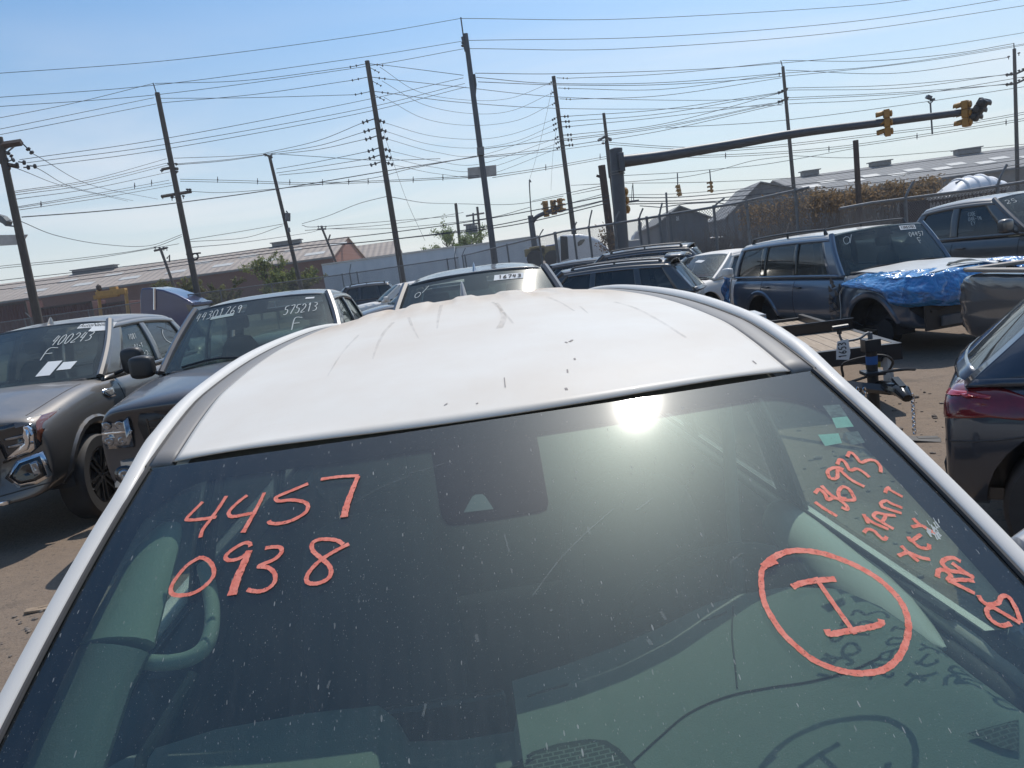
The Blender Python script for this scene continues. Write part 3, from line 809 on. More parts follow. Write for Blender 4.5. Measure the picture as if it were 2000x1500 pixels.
sm_, t, p_ = newmat('glass_scratch')
p_.inputs['Base Color'].default_value = (.6, .62, .58, 1); p_.inputs['Roughness'].default_value = .8
tp = t.nodes.new('ShaderNodeBsdfTransparent'); mmx = t.nodes.new('ShaderNodeMixShader'); mmx.inputs[0].default_value = .11
t.links.new(tp.outputs[0], mmx.inputs[1]); t.links.new(p_.outputs[0], mmx.inputs[2]); t.links.new(mmx.outputs[0], t.nodes['Material Output'].inputs['Surface'])
mb = MB()
for q, wd in (([(1040, 1165), (1090, 1098), (1140, 1046), (1198, 995)], .0016), ([(1242, 998), (1262, 984), (1274, 974)], .002), ([(800, 925), (840, 915), (870, 905)], .0012), ([(690, 985), (740, 955), (800, 930)], .001), ([(1425, 1100), (1450, 1080)], .002), ([(1480, 870), (1500, 920), (1515, 960)], .001),
              ([(985, 1045), (995, 1080)], .002), ([(1148, 1030), (1152, 1045)], .004), ([(826, 1400), (830, 1385), (832, 1375)], .003), ([(1265, 1250), (1272, 1260)], .005), ([(640, 1345), (645, 1330)], .003), ([(930, 1240), (934, 1255)], .004), ([(1290, 1195), (1300, 1212)], .004), ([(1075, 1195), (1078, 1190)], .003)):
    pts = crom([(x, y, 0) for x, y in q], 6) if len(q) > 2 else [Vector((*q[0], 0)), Vector((*q[1], 0))]
    mb = MB(); P, Nn = zip(*[onglass(p.x, p.y, .0013) for p in pts]); mb.ribbon(list(P), list(Nn), wd); mb.build('glass_scratch', sm_, WS, smooth=False)

# ---- cabin
def rear_edge():                                      # rear lip of the dash top, as it shows through the glass
    tab = [(100, 1560, 1.22), (250, 1478, 1.22), (420, 1425, 1.22), (600, 1393, 1.22), (740, 1378, 1.22), (775, 1405, 1.20), (800, 1448, 1.18), (900, 1445, 1.18), (1003, 1428, 1.18), (1010, 1400, 1.20), (1000, 1330, 1.235),
           (1100, 1300, 1.24), (1200, 1264, 1.25), (1290, 1225, 1.265), (1370, 1185, 1.285), (1450, 1160, 1.30), (1540, 1146, 1.31), (1640, 1150, 1.31), (1720, 1185, 1.30), (1800, 1240, 1.285), (1900, 1320, 1.26), (2010, 1400, 1.24)]
    return [atzL(t[0], t[1], t[2] + .025) for t in tab]
edge = rear_edge()
mb = MB()
def dashp(i, v):
    e = edge[i]
    # v 0 at the rear lip, 1 near the glass base; the top surface dips a little and keeps under the glass
    fx = e.x * 0.98
    y1 = 0.60 + 0.06 * abs(fx) ** 2
    y = lerp(e.y, y1, v)
    z = lerp(e.z, 1.175, v ** 1.3) + 0.018 * math.sin(PI * v)
    return Vector((lerp(e.x, fx, v), y, z))
NV = 22
grid_v = [[mb.v(dashp(i, j / NV)) for j in range(NV + 1)] for i in range(len(edge))]
lip = [mb.v(e + Vector((0, 0.003, -0.03))) for e in edge]
lip2 = [mb.v(e + Vector((0, 0.006, -0.35))) for e in edge]
for i in range(len(edge) - 1):
    for j in range(NV): mb.face([grid_v[i][j], grid_v[i][j + 1], grid_v[i + 1][j + 1], grid_v[i + 1][j]])
    mb.face([lip[i], grid_v[i][0], grid_v[i + 1][0], lip[i + 1]])
    mb.face([lip2[i], lip[i], lip[i + 1], lip2[i + 1]])
mb.bm.normal_update(); DB = BVHTree.FromBMesh(mb.bm)
DASH = mb.build('dashboard', MT['dash_grey'], HR, angle=50)
def ondash(px, py, off=0.002):
    h = DB.ray_cast(CAML, rayL(px, py))
    return None if h[0] is None else h[0] + Vector((0, 0, off))
def dpatch(name, poly, mat, off, cuts=5):
    c = (sum(p[0] for p in poly) / len(poly), sum(p[1] for p in poly) / len(poly))
    rows_ = [[ondash(lerp(c[0], p[0], max(k / cuts, .002)), lerp(c[1], p[1], max(k / cuts, .002)), off) for p in poly] for k in range(cuts + 1)]
    if any(q is None for r_ in rows_ for q in r_): return None
    m_ = MB(); m_.loft(rows_, True, False); return m_.build(name, mat, DASH, smooth=False)
def perf(name, base, hole, sc):
    m, t, b = newmat(name)
    vec = objcoord(t, (sc, sc, sc))
    vo = t.nodes.new('ShaderNodeTexBrick'); vo.inputs['Scale'].default_value = 1.0
    vo.inputs['Color1'].default_value = (*hole, 1); vo.inputs['Color2'].default_value = (*hole, 1); vo.inputs['Mortar'].default_value = (*base, 1)
    vo.inputs['Mortar Size'].default_value = 0.035; vo.inputs['Brick Width'].default_value = 0.5; vo.inputs['Row Height'].default_value = 0.25
    t.links.new(vec, vo.inputs['Vector']); t.links.new(vo.outputs['Color'], b.inputs['Base Color'])
    b.inputs['Roughness'].default_value = 0.7
    return m
pg = perf('speaker_mesh', (0.13, 0.14, 0.13), (0.02, 0.022, 0.022), 34)
dpatch('speaker_surround', dense([(985, 1512), (1010, 1492), (1040, 1472), (1090, 1456), (1150, 1447), (1185, 1450), (1210, 1466), (1232, 1490), (1250, 1512)], 3), MT['interior_dark'], 0.003)
dpatch('speaker_grille', dense([(1002, 1512), (1020, 1497), (1048, 1480), (1095, 1466), (1148, 1457), (1175, 1459), (1198, 1474), (1215, 1494), (1230, 1512)], 3), pg, 0.006)
dpatch('defroster_gap', dense([(1380, 1512), (1560, 1465), (1700, 1434), (1850, 1404), (1990, 1372), (1990, 1392), (1850, 1428), (1700, 1462), (1560, 1495), (1450, 1518)], 3), MT['interior_dark'], 0.003)
dpatch('vent_grille', dense([(1888, 1440), (1930, 1428), (1990, 1412), (1990, 1475), (1955, 1468)], 3), perf('vent_mesh', (0.10, 0.11, 0.10), (0.02, 0.022, 0.022), 46), 0.005)
for q in ([(1225, 1500), (1290, 1440), (1345, 1395), (1420, 1362), (1500, 1345), (1580, 1333), (1660, 1312), (1720, 1285)], [(1432, 1185), (1430, 1240), (1436, 1300), (1440, 1345)], [(1030, 1362), (1060, 1352), (1110, 1338)], [(1370, 1215), (1400, 1205), (1420, 1196)]):
    P = [ondash(p.x, p.y, .0012) for p in crom([(x, y, 0) for x, y in q], 6)]
    P = [p for p in P if p is not None]
    if len(P) > 2:
        mb = MB(); mb.tube(P, .0014, 5); mb.build('dash_seam', MT['interior_dark'], DASH)
# screen
mb = MB(); mb.box((-0.19, 1.19, 1.12), (0.30, 0.03, 0.16), Matrix.Rotation(-0.25, 3, 'X')); mb.build('centre_screen', MT['gloss_black'], HR, bevel=0.01)
# A pillar trims
def under(px, py, d):
    p, n = onglass(px, py, 0.0); return p - n * d
mb = MB()
mb.tube(crom([under(304, 985, .05), under(284, 1018, .05), under(254, 1070, .052), under(216, 1145, .055), under(178, 1222, .058)], 4), [lerp(.018, .062, min(1, (k / 16) ** .7)) for k in range(17)], 16, flat=0.45)
mb.build('pillar_trim', pbr('left_pillar_trim', (0.28, 0.305, 0.265), rough=0.75, bump=0.12, bscale=260), HR)
mb = MB()
mb.tube([under(174, 1232, .058), under(132, 1300, .062), under(86, 1380, .066), under(42, 1460, .07), under(2, 1535, .075)], [0.062, 0.060, 0.066, 0.07, 0.075], 16, flat=0.45)
mb.build('dash_end_trim', MT['dash_grey'], HR)
mb = MB()
mb.tube(crom([under(196, 1236, .075), under(250, 1236, .082), under(300, 1224, .088), under(334, 1200, .092), under(350, 1165, .095), under(354, 1120, .097), under(349, 1070, .098), under(340, 1030, .098)], 8), 0.0115, 12)
mb.build('grab_handle', MT['interior_grey'], HR)
lt = pbr('door_trim_sunlit', (0.46, 0.48, 0.44), rough=0.8, bump=0.1, bscale=250)  # pale tone carries the sunlight on the right-hand roll
for s in (-1, 1):
    # padded top roll of the front door, running back from a point beside the dash
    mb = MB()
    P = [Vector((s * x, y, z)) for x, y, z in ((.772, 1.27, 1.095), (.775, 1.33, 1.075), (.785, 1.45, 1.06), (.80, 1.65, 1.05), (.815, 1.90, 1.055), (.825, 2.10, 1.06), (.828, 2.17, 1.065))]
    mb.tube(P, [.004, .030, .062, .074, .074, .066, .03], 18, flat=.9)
    ro_ = mb.build('door_top_roll', lt if s > 0 else MT['interior_dark'], HR)  # left roll coloured dark to stand for its shade
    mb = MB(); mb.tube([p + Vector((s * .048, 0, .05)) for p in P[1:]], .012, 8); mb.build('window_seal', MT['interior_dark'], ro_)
    mb = MB(); mb.prism([(s * .845, .62, 1.02), (s * .845, 1.32, 1.02), (s * .845, 1.32, 1.09), (s * .80, 1.02, 1.26), (s * .76, .70, 1.20)], (s * .006, 0, 0)); mb.build('window_sail', MT['interior_dark'], HR, smooth=False)
    mb = MB(); mb.grid(lambda a, c_: Vector((s * (lerp(.843, .838, a)), lerp(.5, 3.9, a), lerp(.6, 1.125, c_))), 10, 3); mb.build('door_lining', MT['interior_dark'], HR, solid=.006)
# window sail panel, left
mb = MB(); mb.prism([under(205, 1258, .10), under(268, 1250, .10), under(300, 1255, .11), under(235, 1345, .12)], (0, 0.004, -0.004)); mb.build('window_sail', MT['interior_dark'], HR, smooth=False)
mb = MB(); mb.tube([under(315, 1250, .09), under(265, 1325, .09), under(225, 1385, .09), under(196, 1425, .09), under(180, 1500, .09)], 0.008, 8); mb.build('window_seal', MT['interior_dark'], HR)
# headliner, seats, wheel, floor, door cards
mb = MB(); mb.grid(lambda a, b: roofp(a * 2 - 1, 0.02 + b * 0.95) - Vector((0, 0, 0.035)), 20, 20); mb.build('headliner', MT['headliner'], HR)
mb = MB(); mb.box((0, 2.3, 0.42), (1.6, 3.6, 0.04)); mb.box((0, 0.9, 0.75), (1.6, 0.05, 0.7)); mb.build('cabin_floor', MT['interior_dark'], HR, smooth=False)
for s in (-1, 1):
    mb = MB(); mb.box((s * 0.80, 2.3, 0.78), (0.05, 3.0, 0.62)); mb.build('door_card', MT['interior_dark'], HR, bevel=0.02)
    mb = MB()
    mb.loft([[Vector((s * 0.37 + a * wd, 2.02 + dy + b * 0.065, z)) for a, b in ((-1, -1), (1, -1), (1, 1), (-1, 1))] for z, wd, dy in ((0.62, 0.25, -0.05), (0.9, 0.25, 0.02), (1.15, 0.22, 0.08), (1.27, 0.17, 0.11))])
    mb.box((s * 0.37, 1.8, 0.62), (0.5, 0.5, 0.14))
    st_ = mb.build('seat', MT['seat_dark'], HR, sub=2)
    mb = MB(); mb.box((s * 0.37, 2.16, 1.39), (0.26, 0.10, 0.17)); mb.build('headrest', MT['seat_dark'], st_, bevel=0.04)
mb = MB(); mb.box((0, 2.95, 0.95), (1.2, 0.16, 0.65)); mb.build('rear_seat', MT['seat_dark'], HR, bevel=0.05)
mb = MB()
wc = Vector((0.39, 1.42, 1.17)); ax = Vector((0, 0.85, 0.52)).normalized(); s1 = Vector((1, 0, 0)); s2 = ax.cross(s1)
mb.tube([wc + (s1 * math.cos(a) + s2 * math.sin(a)) * 0.185 for a in [2 * PI * k / 32 for k in range(33)]], 0.014, 8)
mb.cyl(wc - ax * 0.05, wc + ax * 0.01, 0.06, 14)
for a in (0.1, PI - 0.1, 1.5 * PI): mb.cyl(wc, wc + (s1 * math.cos(a) + s2 * math.sin(a)) * 0.18, 0.014, 6)
mb.build('steering_wheel', MT['interior_dark'], HR)
# seat belt hanging from the B pillar
mb = MB(); mb.ribbon([Vector((0.66, 2.06, 1.55)), Vector((0.66, 2.03, 1.35)), Vector((0.64, 2.0, 1.1)), Vector((0.62, 1.95, 0.8))], [Vector((-1, -0.6, 0))] * 4, 0.045)
mb.build('seat_belt', pbr('belt_webbing', (0.28, 0.29, 0.28), rough=0.8), HR, solid=0.002)
# wheels
def wheel(parent, c, r=0.36, wd=0.23, side=1, rim=None, axis='x', spokes=5, rr=0.66):
    ax = Vector((1, 0, 0)) if axis == 'x' else Vector((0, 1, 0))
    ax = ax * side
    c = Vector(c)
    m_ = MB(); h = wd / 2
    m_.lathe([(r * rr, -h), (r * 0.93, -h), (r * 0.985, -h * 0.8), (r, -h * 0.5), (r, h * 0.5), (r * 0.985, h * 0.8), (r * 0.93, h), (r * (rr + 0.02), h * 0.95), (r * rr, h * 0.7)], c, ax, 40)
    wobj = m_.build('wheel', MT['rubber'], parent)
    m_ = MB()
    m_.lathe([(r * rr * 0.98, h * 0.3), (r * rr * 1.0, h * 0.9), (r * rr * 0.93, h * 0.9), (r * rr * 0.9, h * 0.2), (0.02, h * 0.1)], c, ax, 32)
    s = ax.orthogonal().normalized(); u = ax.cross(s)
    for k in range(spokes):
        a = 2 * PI * k / spokes
        d = s * math.cos(a) + u * math.sin(a); e = ax.cross(d)
        for q in (-1, 1):
            m_.prism([c + ax * h * 0.55 + e * q * r * 0.03, c + ax * h * 0.55 + e * q * r * 0.09, c + ax * h * 0.75 + d * r * rr * 0.95 + e * q * r * 0.13, c + ax * h * 0.75 + d * r * rr * 0.95 + e * q * r * 0.06], ax * 0.03)
    m_.cyl(c + ax * h * 0.3, c + ax * h * 0.72, r * 0.13, 14)
    m_.build('rim', rim or MT['satin_metal'], wobj)
    return wobj
for s in (-1, 1):
    for y in (0.02, 2.72): wheel(HR, (s * 0.84, y, 0.36), side=s)
# ================================================================== stroke lettering
GL = {'0': [[(.5, 1), (.15, .8), (.1, .4), (.3, 0), (.65, .05), (.85, .4), (.8, .8), (.5, 1)]], '1': [[(.3, .8), (.5, 1), (.5, 0)]],
      '2': [[(.1, .8), (.4, 1), (.8, .85), (.7, .5), (.1, 0), (.85, .05)]], '3': [[(.15, .95), (.7, .95), (.75, .7), (.4, .55), (.8, .4), (.75, .1), (.15, 0)]],
      '4': [[(.38, 1), (.1, .42)], [(.1, .42), (.85, .44)], [(.72, .92), (.58, 0)]], '5': [[(.85, 1), (.25, .95), (.2, .6), (.7, .55), (.8, .2), (.5, 0), (.1, .05)]],
      '6': [[(.7, 1), (.25, .6), (.15, .2), (.5, 0), (.8, .25), (.5, .5), (.2, .3)]], '7': [[(.1, .95), (.85, 1), (.4, 0)]],
      '8': [[(.8, .85), (.45, 1), (.2, .8), (.5, .55), (.8, .25), (.5, 0), (.15, .2), (.5, .55), (.8, .85)]], '9': [[(.8, .8), (.45, 1), (.2, .75), (.45, .5), (.8, .8), (.7, 0)]],
      'F': [[(.15, 0), (.2, 1), (.85, 1)], [(.2, .55), (.7, .55)]], 'G': [[(.85, .85), (.5, 1), (.15, .6), (.2, .1), (.6, 0), (.85, .2), (.85, .45), (.5, .45)]],
      'T': [[(.05, 1), (.95, 1)], [(.5, 1), (.5, 0)]], 'R': [[(.15, 0), (.15, 1), (.7, 1), (.8, .75), (.6, .55), (.15, .5)], [(.5, .5), (.9, 0)]],
      'D': [[(.15, 0), (.15, 1), (.6, .95), (.85, .6), (.8, .2), (.5, 0), (.15, 0)]], 'O': [[(.5, 1), (.15, .8), (.1, .4), (.3, 0), (.65, .05), (.85, .4), (.8, .8), (.5, 1)]],
      'A': [[(.05, 0), (.5, 1), (.95, 0)], [(.25, .4), (.75, .4)]], 'U': [[(.1, 1), (.15, .2), (.5, 0), (.85, .2), (.9, 1)]], 'N': [[(.1, 0), (.1, 1), (.85, 0), (.85, 1)]],
      'I': [[(.5, 0), (.5, 1)]], 'X': [[(.1, 0), (.9, 1)], [(.1, 1), (.9, 0)]], 'Y': [[(.1, 1), (.5, .5), (.9, 1)], [(.5, .5), (.5, 0)]], 'C': [[(.85, .85), (.5, 1), (.15, .6), (.2, .15), (.55, 0), (.85, .15)]],
      'M': [[(.05, 0), (.1, 1), (.5, .4), (.9, 1), (.95, 0)]], 'W': [[(.05, 1), (.25, 0), (.5, .7), (.75, 0), (.95, 1)]], 'H': [[(.1, 0), (.1, 1)], [(.9, 0), (.9, 1)], [(.1, .5), (.9, .5)]],
      'E': [[(.85, 1), (.15, 1), (.15, 0), (.85, 0)], [(.15, .5), (.7, .5)]], '-': [[(.2, .5), (.8, .5)]], '(': [[(.7, 1), (.3, .7), (.3, .3), (.8, 0)]], ' ': []}
def lettering(mb, text, fn, u0, v0, h, wch, width, slant=0.0, rise=0.0):
    """fn(a, b) -> (point, normal) on a surface; a along the text, b up; sizes in the surface's own metres"""
    x = u0
    for ch in text:
        for st in GL.get(ch, []):
            q = crom([(a, b, 0) for a, b in st], 5) if len(st) > 2 else [Vector((lerp(st[0][0], st[-1][0], k / 4), lerp(st[0][1], st[-1][1], k / 4), 0)) for k in range(5)]
            P, Nn = [], []
            for s in q:
                p, n = fn(x + s.x * wch * 0.85 + s.y * h * slant, v0 + rise * (x - u0) + s.y * h)
                if p is None: continue
                P.append(p); Nn.append(n)
            if len(P) > 1: mb.ribbon(P, Nn, width)
        x += wch

# ================================================================== parametric vehicles
# local frame: x forward, y left, z up, origin on the ground under the front axle
def evalmesh(o):
    dg = bpy.context.evaluated_depsgraph_get()
    dg.update()
    return bpy.data.meshes.new_from_object(o.evaluated_get(dg))
WHEEL_CACHE = {}
class Car: pass
def vehicle(name, label, cat, loc, fwd, S, group=None):
    c = Car(); c.S = S
    root = thing(name, label, cat, loc, math.atan2(fwd[1], fwd[0]), group)
    c.root = root
    w_, fo, wb, ro = S['w'], S['fo'], S['wb'], S['ro']
    zb, belt, zhf, zhc = S['zb'], S['belt'], S['hood_f'], S['hood_c']
    xa0, xa1, xd1, xd0 = S['xa0'], S['xa1'], S['xd1'], S['xd0']
    end = -(wb + ro)
    kind = S['kind']
    ztail = S.get('tail', belt)
    nb = S.get('nose', 0.16)                          # how far the nose corners sweep back
    def rg(x, k, zt, crown=0.03, shrink=1.0, zbo=None, sh=0.14):
        z0 = zb if zbo is None else zbo
        hw = w_ * k
        h = [(0, z0), (hw * .5, z0), (hw * .93, z0 + .02), (hw, lerp(z0, zt, .32)), (hw * 1.0, lerp(z0, zt, .62)), (hw * .975, zt - sh), (hw * .92, zt - .035), (hw * .80, zt), (hw * .4, zt + crown * .8), (0, zt + crown)]
        f = []
        for y, z in h:
            f.append(Vector((x, y, z)))
        return f + [Vector((x, -y, z)) for y, z in reversed(h[1:-1])]
    def sweep(ring_, amt):
        for p in ring_:
            p.x -= amt * (abs(p.y) / w_) ** 3
        return ring_
    hc = S.get('hcrown', 0.04)
    if S.get('boxy'): first = [sweep(rg(fo, .95, zhf - .05, .0, zbo=zb + .04), nb), sweep(rg(fo - .015, .955, zhf - .03, .01), nb), sweep(rg(fo - .06, .97, zhf - .004, hc * .7), nb)]
    else: first = [sweep(rg(fo, .93, zhf - .10, .01, zbo=zb + .04), nb), sweep(rg(fo - .05, .955, zhf - .03, hc * .6), nb)]
    rings = first + [ sweep(rg(fo - .28, .985, zhf + .01, hc), nb * .5),
             rg(lerp(fo, xa0, .55), 1.0, lerp(zhf, zhc, .65), hc), rg(xa0 + .22, 1.0, zhc - .005, hc), rg(xa0 - .06, 1.0, belt, .0), rg(lerp(xa0, xd0, .5), 1.0, belt, .0), rg(xd0 + .05, 1.0, belt, .0)]
    if kind == 'pickup':
        rings += [rg(xd0 - .02, 1.0, belt, 0), rg(xd0 - .06, .995, ztail, 0, sh=.08), rg(end + .06, .995, ztail, 0, sh=.08), rg(end, .985, ztail - .01, 0, sh=.08)]
    elif kind == 'sedan':
        rings += [rg(xd0 - .1, 1.0, lerp(belt, ztail, .5), .02), rg(end + .25, .98, ztail, .02), rg(end + .04, .93, ztail - .05, .0), rg(end, .88, ztail - .14, 0, zbo=zb + .06)]
    else:
        rings += [sweep(rg(end + .15, .99, ztail, 0), -.0), rg(end + .03, .95, ztail - .03, 0), rg(end, .90, ztail - .12, 0, zbo=zb + .05)]
    mb = MB(); mb.loft(rings)
    body = mb.build('body', S['paint'], root, sub=2, angle=50)
    wr = S.get('r', 0.37)
    arch = S.get('arch', wr + 0.07)
    cut = MB()
    for x in (0, -wb):
        for s in (-1, 1):
            cut.tube([(x, s * (w_ + .3), wr + .02), (x, s * (w_ - .30), wr + .02)], arch, 28)
    co = cut.build('cutter', None, root, smooth=False)
    md = body.modifiers.new('arch', 'BOOLEAN'); md.operation = 'DIFFERENCE'; md.object = co; md.solver = 'EXACT'
    me = evalmesh(body)
    body.modifiers.clear(); body.data = me
    me.materials.clear(); me.materials.append(S['paint'])
    me.polygons.foreach_set('use_smooth', [True] * len(me.polygons)); me.set_sharp_from_angle(angle=R(40))
    bpy.data.objects.remove(co)
    bmx = bmesh.new(); bmx.from_mesh(me); c.bvh = BVHTree.FromBMesh(bmx); bmx.free()
    c.body = body
    # wheel wells lined dark
    for x in (0, -wb):
        for s in (-1, 1):
            mb = MB(); ra = arch - .004
            mb.grid(lambda a, b: Vector((x + ra * math.cos(PI * a), s * lerp(w_ - .035, w_ - .30, b), wr + .02 + ra * math.sin(PI * a))), 20, 1)
            mb.prism([(x + ra * math.cos(PI * k / 20), s * (w_ - .30), wr + .02 + ra * math.sin(PI * k / 20)) for k in range(21)], (0, -s * .01, 0))
            mb.build('wheel_well', MT['interior_dark'], body, smooth=False)
    if S.get('flare'):
        for x in (0, -wb):
            for s in (-1, 1):
                mb = MB()
                pts = []
                for k in range(17):
                    a = PI * (k / 16) * 1.06 - 0.03 * PI
                    px, pz = x + math.cos(a) * (arch + .03), wr + .02 + math.sin(a) * (arch + .03)
                    h = c.bvh.ray_cast(Vector((px, s * 3, pz)), Vector((0, -s, 0)))
                    if h[0] is not None and abs(h[0].y) > w_ * .6: pts.append(Vector((px, h[0].y + s * .0, pz)))
                if len(pts) > 4:
                    mb.tube(pts, .045, 6, flat=.55, up=(0, s, 0)); mb.build('fender_flare', S['flare'], body)
    # wheels
    key = (wr, S.get('spokes', 5), id(S.get('rim')))
    for x in (0, -wb):
        for s in (-1, 1):
            if not S.get('wheels', True): continue
            if (key, s) not in WHEEL_CACHE:
                WHEEL_CACHE[(key, s)] = wheel(root, (x, s * (w_ - .13), wr), wr, .25, s, S.get('rim'), 'y', S.get('spokes', 5))
                WHEEL_CACHE[(key, s, 'o')] = Vector((x, s * (w_ - .13), wr))
            else:
                o0 = WHEEL_CACHE[(key, s)]; org = WHEEL_CACHE[(key, s, 'o')]
                q = o0.copy(); COL.objects.link(q); q.parent = root; q.location = Vector((x, s * (w_ - .13), wr)) - org
                for g_ in o0.children:
                    d_ = g_.copy(); COL.objects.link(d_); d_.parent = q
    # ---------------- greenhouse
    hb, ht, zr = S.get('hb', w_ * .90), S['ht'], S['zr']
    zt = zr - S.get('crown', .07)
    wc_ = S.get('bow', .20); wt_ = S.get('bowt', .10)
    zw = zhc - .01
    def ws(u, v):
        bow = lerp(wc_, wt_, v)
        x = lerp(xa0, xa1, v) + bow * (1 - u * u) + .025 * math.sin(PI * v) * (1 - u * u)
        return Vector((x, u * lerp(hb - .02, ht - .02, v), lerp(zw, zt + .012 + .03 * (1 - u * u), v) + .02 * math.sin(PI * v) * (1 - u * u)))
    c.ws = ws
    def wsn(u, v):
        e = 1e-3
        n = (ws(u + e, v) - ws(u - e, v)).cross(ws(u, v + e) - ws(u, v - e)).normalized()
        return n if n.x > 0 else -n
    def wsm(a, b, off=.004):
        """metres: a to the viewer's right when seen from the front, from the left edge of the glass; b down from the top edge"""
        L = (ws(0, 1) - ws(0, 0)).length
        v = 1 - b / L
        u = -1 + a / lerp(hb, ht, v)
        uu = -u if False else u
        return ws(uu, v) + wsn(uu, v) * off, wsn(uu, v)
    c.wsm = wsm
    mb = MB(); mb.grid(lambda a, b: ws(a * 2 - 1, b), 20, 14)
    c.wso = mb.build('windshield', S.get('wsglass', MT['glass']), root)
    # frit
    mb = MB()
    for (u0, u1, v0, v1) in ((-1, 1, .94, 1.0), (-1, -.94, 0, .94), (.94, 1, 0, .94), (-1, 1, 0, .05), (-.16, .16, .76, .94)):
        mb.grid(lambda a, b: ws(lerp(u0, u1, a), lerp(v0, v1, b)) - wsn(lerp(u0, u1, a) * .999, lerp(v0, v1, b)) * .006, 10, 4)
    mb.build('windshield_border', fr_m, c.wso, smooth=False)
    # wipers
    if S.get('wipers', True):
        mb = MB()
        for (u0, u1) in ((-.75, .0), (.1, .85)):
            mb.tube([ws(lerp(u0, u1, k / 8), .04 + .05 * math.sin(PI * k / 8) + .02 * k / 8) + wsn(0, .1) * .02 for k in range(9)], .012, 6)
        mb.build('wiper', MT['black_plastic'], c.wso)
    # roof
    arch_ = S.get('rarch', .04)
    def roof(u, t):
        s = u * 2 - 1
        xf = xa1 + wt_ * (1 - s * s) + .01
        xr = xd1 - .06 * (1 - s * s)
        x = lerp(xf, xr, t)
        y = s * (ht + .015)
        e = abs(s)
        z = zt + S.get('crown', .07) * (1 - e ** 3.2) * lerp(.62, 1, smooth(0, .3, t)) + arch_ * math.sin(PI * min(1, t * 1.0)) * .5 - (.028 * smooth(.9, 1, e))
        z -= S.get('rdrop', .05) * t ** 3
        return Vector((x, y, z))
    c.roof = roof
    mb = MB(); mb.grid(roof, 36, 24)
    c.roofo = mb.build('roof', S.get('roofpaint', S['paint']), root, solid=.03, angle=60)
    rend = roof(0, 1).z
    # side surface
    z0 = belt - .03
    def side(x0, x1, v, sgn, off=0.0):
        x = lerp(x0, x1, v)
        ze = roof(0 if sgn < 0 else 1, min(1, max(0, (xa1 - x1) / max(.01, (xa1 - xd1))))).z - .005
        return Vector((x, sgn * (lerp(hb, ht, v) + .03 * math.sin(PI * v * .9) + off), lerp(z0, ze, v)))
    c.side = side
    gm_ = S.get('sideglass', MT['glass_tint'])
    wins = S['wins']
    tv = S.get('wtop', .90); bv = S.get('wbot', .08)
    for sgn in (-1, 1):
        # glazed band: panes
        for i, ((b0, t0), (b1, t1)) in enumerate(wins):
            mb = MB()
            mb.grid(lambda a, b: side(lerp(b0, b1, a), lerp(t0, t1, a), lerp(bv - .02, tv + .02, b), sgn), 8, 6)
            mb.build('side_window', gm_ if (i or not S.get('frontglass')) else S['frontglass'], root)
        # pillars between panes, belt strip, cant rail
        posts = [((xa0 + .03, xa1 + .03), wins[0][0])] + [(wins[i][1], wins[i + 1][0]) for i in range(len(wins) - 1)] + [(wins[-1][1], (xd0, xd1))]
        for i, ((pb0, pt0), (pb1, pt1)) in enumerate(posts):
            mb = MB()
            mb.grid(lambda a, b: side(lerp(pb0, pb1, a), lerp(pt0, pt1, a), b, sgn, .008), 4, 8)
            pm = S.get('bpillar', S['paint']) if 0 < i < len(posts) - 1 else S['paint']
            if i == len(posts) - 1 and S.get('dpillar'): pm = S['dpillar']
            mb.build('pillar', pm, root, solid=.03, off=0)
        mb = MB()
        mb.grid(lambda a, b: side(lerp(xa0, xd0, a), lerp(xa1, xd1, a), lerp(0, bv, b), sgn, .010), 20, 2)
        mb.grid(lambda a, b: side(lerp(xa0, xd0, a), lerp(xa1, xd1, a), lerp(tv, 1.0, b), sgn, .010), 20, 2)
        mb.build('door_frame', S['paint'], root, solid=.03, off=0)
        if S.get('chrome'):
            mb = MB()
            pts = [side(lerp(wins[0][0][0], wins[-1][1][0], k / 16), lerp(wins[0][0][1], wins[-1][1][1], k / 16), tv + .01, sgn, .02) for k in range(17)]
            lo = [side(lerp(wins[0][0][0], wins[-1][1][0], k / 16), lerp(wins[0][0][1], wins[-1][1][1], k / 16), bv - .01, sgn, .02) for k in range(17)]
            if S['chrome'] == 'loop':
                kp = pts[-1].lerp(lo[-1], .45) + Vector((-.28, sgn * .01, 0))
                mb.tube(pts + [kp] + list(reversed(lo)), .013, 6)
            else: mb.tube(pts if S['chrome'] == 'top' else lo, .010, 6)
            mb.build('window_trim', MT['satin_metal'], root)
        # A pillar corner
        mb = MB(); mb.tube([ws(sgn, k / 10) + Vector((-.02, sgn * (.012 + .03 * math.sin(PI * k / 10 * .9)), -.004)) for k in range(11)], .042, 8)
        mb.build('pillar', S['paint'], root)
        # mirror
        if S.get('mirror', True):
            mz = S.get('mz', belt + .10); msx, msz = S.get('ms', (.12, .09))
            mxx = S.get('mx', lerp(xa0, xa1, .22))
            mo = MB()
            rr_ = []
            for k, (dy, q) in enumerate(((.09, .5), (.13, .9), (.20, 1), (.28, .95), (.33, .5))):
                rr_.append([Vector((mxx + .09 * math.copysign(abs(math.cos(a)) ** .6, math.cos(a)) * q, sgn * (hb + .02 + dy), mz + msz * math.copysign(abs(math.sin(a)) ** .45, math.sin(a)) * (q if k in (1, 2, 3) else q + .25))) for a in [2 * PI * j / 16 for j in range(16)]])
            mo.loft(rr_)
            mo.tube([(mxx + .02, sgn * (hb - .02), belt - .01), (mxx, sgn * (hb + .14), mz - msz * .5)], .03, 6)
            mr_ = mo.build('side_mirror', S.get('mirrorpaint', S['paint']), root, sub=1)
